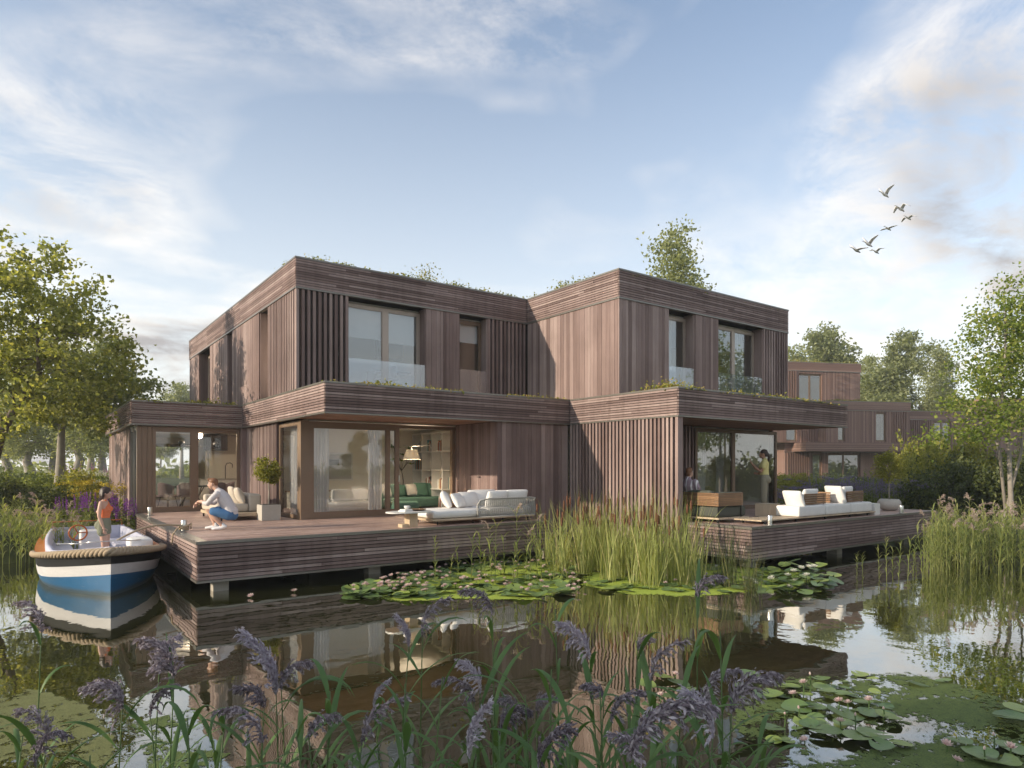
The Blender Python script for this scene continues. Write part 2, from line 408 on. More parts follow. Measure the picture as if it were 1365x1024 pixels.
# ================================================================== timber houses
def boards_run(parent, axis, c0, c1, a0, a1, z0, z1, n, rs, gap=0.017, lmin=2.2, lmax=4.6, name='board'):
    h = (z1 - z0) / n
    for k in range(n):
        a = a0; first = True
        while a < a1 - 1e-4:
            L = rs.uniform(lmin, lmax) * (rs.uniform(.25, 1) if first else 1); first = False
            b = min(a1, a + L)
            if a1 - b < 0.5: b = a1
            o = rs.uniform(0, 0.005)
            z = z0 + k * h
            if axis == 'x': boxpart(name, M['board'], parent, a + .002, b - .003, c0 - o, c1, z + gap / 2, z + h - gap / 2)
            else: boxpart(name, M['board'], parent, c0 - o, c1, a + .002, b - .003, z + gap / 2, z + h - gap / 2)
            a = b
def planks_run(parent, axis, c0, c1, a0, a1, z0, z1, rs, gap=0.007, wmin=0.10, wmax=0.17, name='plank'):
    a = a0
    while a < a1 - 1e-4:
        b = min(a1, a + rs.choice((wmin, (wmin + wmax) / 2, wmax)))
        if a1 - b < 0.06: b = a1
        o = rs.uniform(0, 0.006)
        if axis == 'x': boxpart(name, M['plank'], parent, a, b - gap, c0 - o, c1, z0, z1)
        else: boxpart(name, M['plank'], parent, c0 - o, c1, a, b - gap, z0, z1)
        a = b
def slats_run(parent, axis, c0, c1, a0, a1, z0, z1, n, w=0.075, name='slat'):
    p = (a1 - a0 - w) / (n - 1)
    for k in range(n):
        a = a0 + k * p
        if axis == 'x': boxpart(name, M['plank'], parent, a, a + w, c0, c1, z0, z1)
        else: boxpart(name, M['plank'], parent, c0, c1, a, a + w, z0, z1)
def wall_bm(mb, axis, c0, c1, a0, a1, z0, z1, holes=()):
    """a wall with rectangular openings (a0,a1,z0,z1)"""
    As = sorted({a0, a1, *[h[0] for h in holes], *[h[1] for h in holes]}); Zs = sorted({z0, z1, *[h[2] for h in holes], *[h[3] for h in holes]})
    for i in range(len(As) - 1):
        j = 0
        while j < len(Zs) - 1:
            am, zm = (As[i] + As[i+1]) / 2, (Zs[j] + Zs[j+1]) / 2
            if any(h[0] < am < h[1] and h[2] < zm < h[3] for h in holes): j += 1; continue
            k = j
            while k + 1 < len(Zs) - 1 and not any(h[0] < am < h[1] and h[2] < (Zs[k+1] + Zs[k+2]) / 2 < h[3] for h in holes): k += 1
            if axis == 'x': mb.box(As[i], As[i+1], c0, c1, Zs[j], Zs[k+1])
            else: mb.box(c0, c1, As[i], As[i+1], Zs[j], Zs[k+1])
            j = k + 1
def window(parent, axis, c, a0, a1, z0, z1, splits=(), fw=0.07, rail=0.09, mw=0.11, depth=0.09, mat='frame', glass='glass', name='window', open_bays=()):
    """frame with mullions; every bay gets a pane of its own"""
    mb = MB()
    def bx(p0, p1, q0, q1, d0=0, d1=depth):
        if axis == 'x': mb.box(p0, p1, c + d0, c + d1, q0, q1)
        else: mb.box(c + d0, c + d1, p0, p1, q0, q1)
    bx(a0, a0 + fw, z0, z1); bx(a1 - fw, a1, z0, z1); bx(a0 + fw, a1 - fw, z1 - rail, z1, .002, depth - .002); bx(a0 + fw, a1 - fw, z0, z0 + rail, .002, depth - .002)
    ed = [a0 + fw] + [x for s in splits for x in (s - mw / 2, s + mw / 2)] + [a1 - fw]
    for s in splits: bx(s - mw / 2, s + mw / 2, z0 + rail, z1 - rail, -.004, depth - .004)
    # slim gasket step inside every bay
    for i in range(0, len(ed), 2):
        if i // 2 in open_bays: continue
        p0, p1 = ed[i], ed[i+1]; g = 0.018
        bx(p0, p0 + g, z0 + rail, z1 - rail, .012, .06); bx(p1 - g, p1, z0 + rail, z1 - rail, .012, .06)
        bx(p0 + g, p1 - g, z1 - rail - g, z1 - rail, .014, .058); bx(p0 + g, p1 - g, z0 + rail, z0 + rail + g, .014, .058)
    f = mb.build(name, M[mat], parent)
    for i in range(0, len(ed), 2):
        if i // 2 in open_bays: continue
        p0, p1 = ed[i] + .018, ed[i+1] - .018
        if axis == 'x': boxpart('pane', M[glass], f, p0, p1, c + .03, c + .04, z0 + rail + .018, z1 - rail - .018)
        else: boxpart('pane', M[glass], f, c + .03, c + .04, p0, p1, z0 + rail + .018, z1 - rail - .018)
    return f
def curtain(parent, axis, c, a0, a1, z0, z1, mat, folds=9, amp=0.035, name='curtain', rs=random):
    n = folds * 6; rows = []
    ph = rs.uniform(0, 6)
    for z in np.linspace(z0, z1, 5):
        row = []
        for i in range(n + 1):
            t = i / n; a = a0 + (a1 - a0) * t
            d = amp * math.sin(ph + t * folds * 2 * math.pi + .5 * math.sin(t * 13 + z)) + .012 * math.sin(t * 31 + z * 2)
            row.append((a, c + d, z) if axis == 'x' else (c + d, a, z))
        rows.append(row)
    mb = MB(); mb.grid(rows); o = mb.build(name, M[mat], parent, smooth=True)
    return o
M['curtain'] = None
M['glass_mirror'] = glass_mat('coated_glass', (.9, .92, .92), base=.17)
_m = MT('sheer_curtain'); _m.set(Base_Color=(0.72, 0.72, 0.74, 1), Roughness=0.9)
_t = _m.n('ShaderNodeBsdfTranslucent'); _t.inputs[0].default_value = (.75, .75, .78, 1); _x = _m.n('ShaderNodeMixShader'); _x.inputs[0].default_value = .45
_m.l(_m.b.outputs[0], _x.inputs[1]); _m.l(_t.outputs[0], _x.inputs[2]); _m.l(_x.outputs[0], _m.out.inputs[0]); M['curtain'] = _m.mat
M['blind'] = fabric('roller_blind', (0.62, 0.63, 0.66), 60)
M['sedum'] = leaf_mat('sedum_leaf', [(0.0, (0.10, 0.13, 0.025)), (0.4, (0.22, 0.24, 0.04)), (0.7, (0.36, 0.33, 0.07)), (0.9, (0.40, 0.30, 0.12)), (1.0, (0.42, 0.22, 0.16))], 0.35)

def leaf_cloud(cent, size, rs, tilt=1.0, aspect=1.8):
    """numpy leaves: a bent rhombus (2 tris as one quad) for every centre; size scalar or array"""
    n = len(cent); size = np.broadcast_to(np.asarray(size, float), (n,)).reshape(n, 1)
    d = rs.normal(size=(n, 3)); d[:, 2] *= tilt; d /= np.linalg.norm(d, axis=1, keepdims=True)
    u = np.cross(d, rs.normal(size=(n, 3))); u /= np.linalg.norm(u, axis=1, keepdims=True); w = np.cross(d, u)
    L = size * .5; Wd = size * .5 / aspect * rs.uniform(.8, 1.25, (n, 1))
    bend = d * size * .12
    v = np.empty((n, 4, 3)); v[:, 0] = cent - u * L - bend; v[:, 1] = cent + w * Wd + bend; v[:, 2] = cent + u * L - bend; v[:, 3] = cent - w * Wd + bend
    f = np.arange(n * 4).reshape(n, 4)
    return v.reshape(-1, 3), f
def sedum(parent, rects, seed, dens=60, name='roof_sedum'):
    """cushions of sedum along the roof edges: rects (x0,x1,y0,y1,z,height)"""
    rs = np.random.RandomState(seed); parts = []
    for (x0, x1, y0, y1, z, h) in rects:
        nt_ = max(4, int((x1 - x0) * (y1 - y0) * dens * 1.7))
        for _ in range(nt_):
            cx_, cy_ = rs.uniform(x0, x1), rs.uniform(y0, y1)
            k = .5 + .5 * math.sin(cx_ * 2.1 + seed) * math.sin(cy_ * 1.7 + cx_ + seed * .7)
            hh = h * (0.25 + .75 * k) * rs.uniform(.5, 1.2); m = 14
            c = np.column_stack([cx_ + rs.normal(0, .07, m), cy_ + rs.normal(0, .07, m), z + np.abs(rs.normal(0, hh * .55, m))])
            parts.append(leaf_cloud(c, rs.uniform(.04, .085, m), rs, aspect=1.4))
    v, f = join_np(parts); o = link(name, np_mesh(name, v, f, M['sedum']), parent); o['kind'] = 'stuff'; return o

def coping(mb, x0, x1, y0, y1, z0, z1, w=0.14, o=0.015):
    """thin metal strip round a flat roof: left, front, right, back"""
    mb.box(x0 - o, x0 + w, y0 - o, y1 + o, z0, z1); mb.box(x0 + w, x1 + o, y0 - o, y0 + w, z0, z1)
    mb.box(x1 - w, x1 + o, y0 + w, y1 + o, z0, z1); mb.box(x0 + w, x1 - w, y1 - w, y1 + o, z0, z1)
def band_trim(mb, segs, z0, z1, o=0.012, w=0.10):
    """segs: ('x', y, x0, x1) or ('y', x, y0, y1) - a strip just under a band of boards"""
    for a, c, p, q in segs:
        if a == 'x': mb.box(p, q, c - o, c + w, z0, z1)
        else: mb.box(c - o, c + w, p, q, z0, z1)

def room(parent, x0, x1, y0, y1, z0, z1, name='room', holes_back=(), walls='LRB', floor='oak_floor', ceil=True):
    t = .08
    b = MB()
    if 'L' in walls: b.box(x0 - t, x0, y0, y1, z0, z1)
    if 'R' in walls: b.box(x1, x1 + t, y0, y1, z0, z1)
    if 'B' in walls: wall_bm(b, 'x', y1, y1 + t, x0 - t, x1 + t, z0, z1, holes_back)
    o = b.build(name + '_wall', M['plaster'], parent)
    if ceil: boxpart(name + '_ceiling', M['ceiling'], parent, x0 - t, x1 + t, y0, y1 + t, z1, z1 + .03)
    boxpart(name + '_floor', M[floor], parent, x0 - t, x1 + t, y0, y1 + t, z0 - .05, z0)
    return o

Z1, ZC0, ZC1, ZP0, ZP1 = 1.0, 3.65, 4.40, 7.03, 7.84   # deck, canopy band, parapet band
def timber_house(loc, Wd, D, label, seed, yc, fr_open, side_open, side_len, left_band_end, slat_front, slat_left, wing=False):
    rs = random.Random(seed)
    H = thing('timber_house', label, 'house', loc)
    # ---- upper parapet
    core = MB().box(.035, Wd - .035, .035, D, ZP0 + .03, ZP1 - .09).build('parapet', M['backing'], H)
    boards_run(core, 'x', 0.0, .03, 0.004, Wd, ZP0 + .03, ZP1 - .045, 11, rs)
    boards_run(core, 'y', 0.0, .03, .036, side_len, ZP0 + .03, ZP1 - .045, 11, rs)
    boards_run(core, 'y', Wd - .03, Wd, .036, D, ZP0 + .03, ZP1 - .045, 4, rs) if not wing else None
    b = MB(); coping(b, 0, Wd, 0, D, ZP1 - .045, ZP1); b.build('coping', M['trim'], H)
    b = MB(); band_trim(b, [('x', 0, 0, Wd), ('y', 0, .10, side_len)], ZP0 - .012, ZP0 + .03); b.build('trim', M['trim'], H)
    # ---- upper walls
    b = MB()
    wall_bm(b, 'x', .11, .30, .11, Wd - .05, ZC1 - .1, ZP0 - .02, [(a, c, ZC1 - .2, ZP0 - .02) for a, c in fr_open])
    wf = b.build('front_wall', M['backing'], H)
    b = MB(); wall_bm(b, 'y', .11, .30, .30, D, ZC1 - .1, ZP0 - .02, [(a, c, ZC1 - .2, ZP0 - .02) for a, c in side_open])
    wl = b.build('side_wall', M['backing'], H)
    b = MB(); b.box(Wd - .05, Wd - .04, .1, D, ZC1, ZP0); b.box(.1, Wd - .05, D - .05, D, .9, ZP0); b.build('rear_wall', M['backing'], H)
    if not wing: planks_run(wl, 'y', Wd - .036, Wd - .005, .1, D, ZC1 - .2, ZP0 - .015, rs, wmin=.3, wmax=.5)
    zt, zb = ZP0 - .014, ZC1 - .12
    def clad(par, ax, s0, s1, kind):
        if kind == 'p': planks_run(par, ax, .02, .05, s0, s1, zb, zt, rs)
        else: slats_run(par, ax, .015, .10, s0, s1, zb, zt, max(2, round((s1 - s0) / .143)))
    for s0, s1, k in slat_front: clad(wf, 'x', s0, s1, k)
    for s0, s1, k in slat_left: clad(wl, 'y', s0, s1, k)
    for a, c in fr_open:      # lining of the window openings
        boxpart('reveal', M['plank'], wf, c - .012, c + .03, .055, .44, zb, zt - .001); boxpart('reveal', M['plank'], wf, a - .03, a + .012, .055, .44, zb, zt - .001)
    for a, c in side_open:
        boxpart('reveal', M['plank'], wl, .055, .44, c - .012, c + .03, zb, zt - .001); boxpart('reveal', M['plank'], wl, .055, .44, a - .03, a + .012, zb, zt - .001)
    # ---- canopy band over the ground floor
    cb = MB(); cb.box(.035, Wd - .04, yc + .035, left_band_end - .04, ZC0 + .06, ZC1 - .09); can = cb.build('canopy', M['backing'], H)
    boards_run(can, 'x', yc, yc + .03, 0.004, Wd, ZC0 + .03, ZC1 - .045, 10, rs)
    boards_run(can, 'y', 0.0, .03, yc + .036, left_band_end, ZC0 + .03, ZC1 - .045, 10, rs)
    if not wing: boards_run(can, 'y', Wd - .03, Wd, yc + .036, 1.0, ZC0 + .03, ZC1 - .045, 10, rs)
    b = MB(); b.box(-.014, .12, yc - .014, left_band_end, ZC1 - .045, ZC1); b.box(.12, Wd + .012, yc - .014, yc + .12, ZC1 - .045, ZC1)
    if not wing: b.box(Wd - .12, Wd + .012, yc + .12, 0, ZC1 - .045, ZC1)
    b.box(.12, Wd, -.02, .02, ZC1 - .047, ZC1 - .002)
    b.build('coping', M['trim'], H)
    b = MB(); band_trim(b, [('x', yc, -.012, Wd), ('y', 0, yc + .10, left_band_end)], ZC0 - .004, ZC0 + .03); b.build('trim', M['trim'], H)
    # ---- room upstairs
    room(H, .45, Wd - .15, .46, 4.2, ZC1 + .12, ZP0 - .06, 'upper_room')
    boxpart('upper_slab', M['backing'], H, .32, Wd - .1, .02, D - .1, ZC1 - .02, ZC1 + .06)
    return H, wf, wl, can, rs

# ------------------------------------------------------------------ house on the left
H1, wf, wl, can, rs = timber_house((5.5, 17.06, 0), 7.498, 14.3, 'large brown timber house on the left with corner glazing and sliding door', 11, -2.10,
    [(1.44, 3.80), (4.97, 5.97)], [(2.55, 3.45), (6.80, 7.45), (10.25, 12.3)], 14.3, 5.34,
    [(.02, 1.43, 's'), (3.82, 4.95, 'p'), (6.0, 7.45, 's')], [(.12, 2.53, 's'), (3.47, 6.78, 'p'), (7.47, 10.23, 'p'), (12.32, 14.28, 'p')], wing=True)
w1 = window(H1, 'x', .36, 1.40, 3.80, ZC1 - .02, 6.93, (2.68,), fw=.1, rail=.1, mw=.18, mat='frame_pale', glass='glass_mirror')
window(H1, 'x', .36, 4.95, 5.97, ZC1 - .02, 6.93, (), fw=.09, rail=.1, mat='frame')
window(H1, 'y', .36, 10.25, 11.2, ZC1 - .02, 6.93, (), mat='frame_pale'); window(H1, 'y', .36, 11.25, 12.3, ZC1 - .02, 6.93, (), mat='frame_pale')
window(H1, 'y', .36, 2.55, 3.45, ZC1 - .02, 6.93, ()); window(H1, 'y', .36, 6.80, 7.45, ZC1 - .02, 6.93, ())
for a0, a1, zz in ((1.5, 2.6, 6.05), (2.76, 3.72, 6.0), (5.0, 5.9, 6.3)):
    b = MB(); b.box(a0, a1, .50, .507, zz, 6.85); b.box(a0, a1, .494, .512, zz - .03, zz); b.build('roller_blind', M['blind'], H1)
boxpart('glass_balustrade', M['balu'], H1, 1.46, 3.80, .05, .066, ZC1 - .01, 5.36); boxpart('glass_balustrade', M['balu'], H1, 4.99, 5.96, .05, .066, ZC1 - .01, 5.36)
# roof green
sedum(H1, [(.3, 7.3, .1, .7, ZP1 - .03, .20), (.25, .6, .5, 3, ZP1 - .1, .12), (.3, 7.3, .8, 3.5, ZP1 - .02, .30)], 3, 48)
sedum(H1, [(.2, 7.4, -1.98, -1.5, ZC1 - .06, .14), (1.2, 7.3, -1.6, -.1, ZC1 - .06, .16)], 4, 60, 'canopy_sedum')
boxpart('roof_soil', M['soil'], H1, .15, 7.35, .15, 14.1, ZP1 - .09, ZP1 - .06); boxpart('roof_soil', M['soil'], H1, .13, 7.45, -1.97, -.03, ZC1 - .09, ZC1 - .06)
# a self-sown shrublet on the roof
_rs = np.random.RandomState(5); c = np.array([4.05, .55, ZP1 + .28]) + _rs.normal(0, 1, (240, 3)) * np.array([.22, .18, .16])
_v, _f = leaf_cloud(c, _rs.uniform(.04, .09, 240), _rs); o = link('roof_shrub', np_mesh('roof_shrub', _v, _f, M['sedum']), H1)
# soffit boards under the canopy
for k in range(14):
    y0 = -2.06 + k * .165
    if y0 < .2: boxpart('soffit_board', M['soffit'], H1, .10, 4.9, y0, y0 + .158, ZC0 + .004, ZC0 + .03)
# ---- ground floor: sliding window on the front, corner pane on the left
mbp = MB(); mbp.box(.20, .42, .20, .30, Z1, 3.62); mbp.box(.20, .30, .30, .42, Z1, 3.62); mbp.build('corner_post', M['frame'], H1)
sl = window(H1, 'x', .215, .42, 3.05, Z1 + .005, 3.60, (2.695,), fw=.12, rail=.16, mw=.11, mat='frame')
fr = MB(); fr.box(3.05, 4.95, .215, .30, 3.50, 3.60); fr.box(4.81, 4.92, .205, .33, Z1, 3.60); fr.box(3.05, 4.81, .215, .33, Z1 - .01, Z1 + .035); fr.build('door_frame', M['frame'], H1)
b = MB(); b.box(3.02, 3.05, .185, .212, 1.95, 2.15); b.build('door_pull', M['steel'], H1)
window(H1, 'y', .205, .44, 2.10, Z1 + .005, 3.60, (), fw=.06, rail=.08, mat='frame')
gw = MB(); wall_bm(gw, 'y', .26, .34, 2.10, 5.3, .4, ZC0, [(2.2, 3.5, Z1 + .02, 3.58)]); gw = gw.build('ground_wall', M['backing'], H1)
window(H1, 'y', .262, 2.2, 3.5, Z1 + .02, 3.58, (), fw=.05, rail=.07, name='added_slat_window')  # glazing added behind the slats so sun brightens the living room
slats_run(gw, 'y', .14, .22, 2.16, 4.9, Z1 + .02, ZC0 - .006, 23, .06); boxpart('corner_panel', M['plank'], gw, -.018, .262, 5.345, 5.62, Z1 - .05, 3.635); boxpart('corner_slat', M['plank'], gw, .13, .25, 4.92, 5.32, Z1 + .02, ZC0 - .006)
# store beside the terrace: planked side with a flush door, planked front
sw = MB(); sw.box(4.98, 5.05, -1.95, .25, .3, ZC0); sw.box(5.05, 7.45, -1.98, -1.92, .3, ZC0); sw = sw.build('store_wall', M['backing'], H1)
planks_run(sw, 'y', 4.92, 4.95, -2.03, -1.08, Z1 + .01, ZC0 - .006, rs, wmin=.09, wmax=.14, name='door_plank'); planks_run(sw, 'y', 4.925, 4.95, -1.07, .2, Z1 + .01, ZC0 - .006, rs, wmin=.09, wmax=.14)
planks_run(sw, 'x', -2.035, -2.0, 4.92, 7.49, .32, ZC0 - .006, rs, wmin=.12, wmax=.19)
b = MB(); b.tube([(4.91, -1.2, 2.1), (4.86, -1.2, 2.1)], .012, 8); b.tube([(4.86, -1.2, 2.1), (4.86, -1.09, 2.1)], .01, 8); b.build('door_handle', M['dark_metal'], H1)
# foundation
boxpart('foundation', M['concrete'], H1, .5, 7.4, .5, 14.2, -1.0, .93)
# rooms
room(H1, .50, 5.5, .34, 3.55, Z1, 3.63, 'living_room', walls='RB')
room(H1, -2.9, 3.5, 5.6, 13.9, Z1, 3.62, 'kitchen', walls='R', ceil=False)
b = MB(); wall_bm(b, 'x', 13.9, 14.0, -2.9, 3.5, Z1, 3.62, [(-1.7, .05, Z1 + .1, 3.35)]); b.box(-.1, 3.5, 10.4, 10.5, Z1, 3.62); b.build('kitchen_wall', M['plaster'], H1)
window(H1, 'x', 13.92, -1.7, .05, Z1 + .1, 3.35, (), fw=.08, rail=.1)
# ---- low kitchen wing
def holed(mb, x0, x1, y0, y1, z0, z1, hx0, hx1, hy0, hy1):
    mb.box(x0, x1, y0, hy0, z0, z1); mb.box(x0, x1, hy1, y1, z0, z1); mb.box(x0, hx0, hy0, hy1, z0, z1); mb.box(hx1, x1, hy0, hy1, z0, z1); return mb
RL = (-2.3, -.3, 7.9, 9.9)     # rooflight added to the unseen roof to let skylight into the kitchen
holed(MB(), -2.98, 3.58, 5.6, 13.98, 3.62, 3.65, *RL).build('kitchen_ceiling', M['ceiling'], H1)
wc = holed(MB(), -3.095, .0, 5.375, 14.0, ZC0 + .03, ZC1 - .11, *RL).build('wing_parapet', M['ceiling'], H1)
rl = MB(); rl.box(RL[0] - .06, RL[1] + .06, RL[2] - .06, RL[2], ZC1 - .11, ZC1 - .03); rl.box(RL[0] - .06, RL[1] + .06, RL[3], RL[3] + .06, ZC1 - .11, ZC1 - .03); rl.box(RL[0] - .06, RL[0], RL[2], RL[3], ZC1 - .11, ZC1 - .03); rl.box(RL[1], RL[1] + .06, RL[2], RL[3], ZC1 - .11, ZC1 - .03)
rl = rl.build('added_rooflight', M['trim'], H1); boxpart('pane', M['glass'], rl, RL[0], RL[1], RL[2], RL[3], ZC1 - .06, ZC1 - .05)
boards_run(wc, 'x', 5.34, 5.37, -3.126, -.002, ZC0 + .03, ZC1 - .065, 10, rs); boards_run(wc, 'y', -3.13, -3.10, 5.376, 14.0, ZC0 + .03, ZC1 - .065, 10, rs)
b = MB(); b.box(-3.145, -3.0, 5.325, 14.0, ZC1 - .065, ZC1 - .02); b.box(-3.0, -.016, 5.325, 5.47, ZC1 - .065, ZC1 - .02)
band_trim(b, [('x', 5.34, -3.14, -.014), ('y', -3.13, 5.44, 14.0)], ZC0 - .01, ZC0 + .03); b.build('wing_trim', M['trim'], H1)
sedum(H1, [(-2.98, -.1, 5.4, 6.2, ZC1 - .08, .20), (-2.98, -.1, 6.2, 7.8, ZC1 - .06, .18)], 9, 60, 'wing_sedum'); holed(MB(), -2.98, -.02, 5.48, 13.9, ZC1 - .109, ZC1 - .08, RL[0] - .07, RL[1] + .07, RL[2] - .07, RL[3] + .07).build('roof_soil', M['soil'], H1)
for k in range(3): boxpart('soffit_board', M['soffit'], H1, -3.05, -.02, 5.45 + k * .09, 5.535 + k * .09, ZC0 - .002, ZC0 + .028)
b = MB()
for k in range(3): b.box(-2.96 + k * .135, -2.835 + k * .135, 5.52 + .006 * (k % 2), 5.64, Z1 - .06, 3.62)
b.build('corner_post', M['frame'], H1)
window(H1, 'x', 5.53, -2.555, -.02, Z1, 3.62, (-1.385,), fw=.08, rail=.14, mw=.2)
window(H1, 'y', -2.96, 5.66, 6.25, Z1, 3.62, (), fw=.06, rail=.1, mat='trim'); window(H1, 'y', -2.96, 6.45, 7.1, Z1, 3.62, (), fw=.06, rail=.1, mat='trim')
ww = MB(); ww.box(-2.9, -2.8, 7.15, 13.98, .3, ZC0); ww.box(-2.93, -2.85, 6.25, 6.45, .9, ZC0); ww = ww.build('wing_wall', M['backing'], H1)
planks_run(ww, 'y', -2.99, -2.955, 7.12, 13.98, .4, ZC0 - .012, rs, wmin=.12, wmax=.2)
boxpart('foundation', M['concrete'], H1, -2.8, .5, 5.7, 14.0, -1.0, .93)
boxpart('kitchen_lining', M['plaster'], H1, -2.79, -2.75, 7.15, 13.89, Z1, 3.61)

# ------------------------------------------------------------------ house on the right
H2, wf, wl, can, rs = timber_house((13.0, 12.9, 0), 8.25, 12.5, 'brown timber house on the right with vertical slat screen facing the reeds', 23, -2.05,
    [(2.09, 3.24), (4.41, 6.78)], [], 4.155, 2.05,
    [(.02, 2.07, 'p'), (3.27, 4.39, 'p'), (6.81, 8.24, 's')], [(.06, 4.15, 'p')])
window(H2, 'x', .36, 2.05, 3.24, ZC1 - .02, 6.93, (), fw=.09, rail=.1, mat='frame_pale', glass='glass_mirror'); window(H2, 'x', .36, 4.37, 6.78, ZC1 - .02, 6.93, (5.62,), fw=.09, rail=.1, mw=.16, mat='frame_pale', glass='glass_mirror')
boxpart('glass_balustrade', M['balu'], H2, 2.11, 3.23, .05, .066, ZC1 - .01, 5.36); boxpart('glass_balustrade', M['balu'], H2, 4.43, 6.77, .05, .066, ZC1 - .01, 5.36)
curtain(H2, 'x', .62, 2.2, 2.85, 4.6, 6.9, 'curtain', 5, rs=rs); curtain(H2, 'x', .62, 4.5, 5.05, 4.6, 6.9, 'curtain', 5, rs=rs); curtain(H2, 'x', .62, 5.75, 6.45, 4.6, 6.9, 'curtain', 6, rs=rs)
sedum(H2, [(.2, 8.0, .12, .6, ZP1 - .12, .12), (.15, .8, .9, 4.6, ZP1 - .05, .34), (.3, 8, 1, 3, ZP1 - .1, .16)], 13, 48)
sedum(H2, [(.15, .9, -1.98, -.8, ZC1 - .05, .26), (.2, 8.1, -1.98, -1.5, ZC1 - .06, .15), (.2, 8.1, -1.5, -.1, ZC1 - .06, .16), (.14, .4, -1.9, 0, ZC1 - .08, .1)], 14, 55, 'canopy_sedum')
boxpart('roof_soil', M['soil'], H2, .15, 8.1, .15, 12.3, ZP1 - .09, ZP1 - .06); boxpart('roof_soil', M['soil'], H2, .13, 8.1, -1.92, -.03, ZC1 - .09, ZC1 - .06)
for k in range(14): boxpart('soffit_board', M['soffit'], H2, .22, 8.1, -2.0 + k * .165, -1.842 + k * .165, ZC0 + .004, ZC0 + .03)
# slat screen on the left with its corner post
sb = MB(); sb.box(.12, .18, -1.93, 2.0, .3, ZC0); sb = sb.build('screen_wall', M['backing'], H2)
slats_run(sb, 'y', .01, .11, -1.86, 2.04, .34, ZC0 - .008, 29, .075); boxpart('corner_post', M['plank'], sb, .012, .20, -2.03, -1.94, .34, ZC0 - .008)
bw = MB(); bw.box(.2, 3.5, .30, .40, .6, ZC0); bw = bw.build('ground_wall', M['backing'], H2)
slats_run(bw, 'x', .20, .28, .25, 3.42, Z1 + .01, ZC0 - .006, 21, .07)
window(H2, 'x', .2, 3.5, 7.88, Z1 + .005, 3.60, (5.42,), fw=.10, rail=.10, mw=.16, mat='frame', glass='glass_mirror')
b = MB(); b.box(7.72, 7.8, .3, 12.4, .4, ZC0); b.box(.1, 7.8, 12.3, 12.45, .4, ZC0); b.build('rear_ground_wall', M['plank'], H2)
room(H2, .6, 7.7, .42, 5.2, Z1, 3.63, 'dining_room', walls='LRB')
boxpart('foundation', M['concrete'], H2, .5, 7.7, .6, 12.3, -1.0, .93)
curtain(H2, 'x', .5, 3.62, 4.35, 1.05, 3.55, 'curtain', 7, rs=rs); curtain(H2, 'x', .5, 4.95, 5.3, 1.05, 3.55, 'curtain', 4, rs=rs)
# curtains of the living room on the left
curtain(H1, 'x', .52, .58, 1.06, 1.03, 3.55, 'curtain', 6, .04, rs=rs); curtain(H1, 'x', .5, 2.2, 2.62, 1.03, 3.55, 'curtain', 5, .04, rs=rs); curtain(H1, 'y', .52, 1.40, 2.0, 1.03, 3.55, 'curtain', 5, .04, rs=rs)

# ================================================================== decks
def deck(name_label, x0, x1, y0, rows, zt=1.0, seed=1, side_end=None, posts=()):
    rs = random.Random(seed); D = thing('timber_deck', name_label, 'deck', (x0, y0, 0))
    Lx = x1 - x0; side_end = side_end - y0
    core = MB().box(.06, Lx - .06, .06, side_end, zt - .16, zt - .035).build('deck_frame', M['backing'], D)
    sk = MB().box(.055, Lx - .055, .055, .10, .27, zt - .05); sk.box(.055, .10, .1, side_end, .27, zt - .05); sk.box(Lx - .1, Lx - .055, .1, min(side_end, 6), .27, zt - .05)
    sk = sk.build('skirt', M['backing'], D)
    boards_run(sk, 'x', .02, .05, .022, Lx - .02, .27, zt - .055, 9, rs, lmin=1.8, lmax=4.2); boards_run(sk, 'y', .02, .05, .052, side_end, .27, zt - .055, 9, rs, lmin=1.8, lmax=4.2)
    boards_run(sk, 'y', Lx - .05, Lx - .02, .052, min(side_end, 6), .27, zt - .055, 9, rs)
    b = MB(); b.box(0, .20, 0, side_end, zt - .05, zt + .006); b.box(.20, Lx, 0, .09, zt - .05, zt + .006); b.box(Lx - .06, Lx, .09, min(side_end, 6), zt - .05, zt + .006)
    b.build('edge_trim', M['trim'], D)
    b = MB(); b.box(.008, Lx - .008, .008, .12, .225, .268); b.box(.008, .12, .12, side_end, .225, .268); b.build('bottom_trim', M['trim'], D)
    y = .095
    while y + y0 < rows[-1][0]:
        xe = next(r[1] for r in rows if y + y0 < r[0]) - x0
        a = .205; first = True
        while a < xe - .01:
            L = rs.uniform(2.6, 4.4) * (rs.uniform(.3, 1) if first else 1); first = False; e = min(xe, a + L)
            if xe - e < .5: e = xe
            boxpart('deck_plank', M['deck'], D, a, e - .005, y, y + .138, zt - .033, zt + rs.uniform(-.0015, .0015)); a = e
        y += .145
    for px_, py_ in posts: boxpart('pile', M['concrete'], D, px_ - x0 - .14, px_ - x0 + .14, py_ - y0 - .14, py_ - y0 + .14, -1.5, zt - .17)
    return D
D1 = deck('timber deck on the left where a man crouches beside the mooring post', 2.45, 10.95, 13.30, [(15.0, 10.87), (17.25, 10.40), (22.55, 5.66)], seed=3, side_end=22.4, posts=[(2.95, 13.75), (6.2, 13.9), (9.4, 13.9), (2.95, 17.5), (2.95, 21)])
D2 = deck('timber deck on the right with white lounge modules and tree bowl', 13.31, 23.2, 8.99, [(10.85, 23.12), (13.08, 23.12), (15.0, 23.12)], seed=5, side_end=13.1, posts=[(13.9, 9.5), (17.9, 9.5), (21.9, 9.5), (13.9, 12.2)])
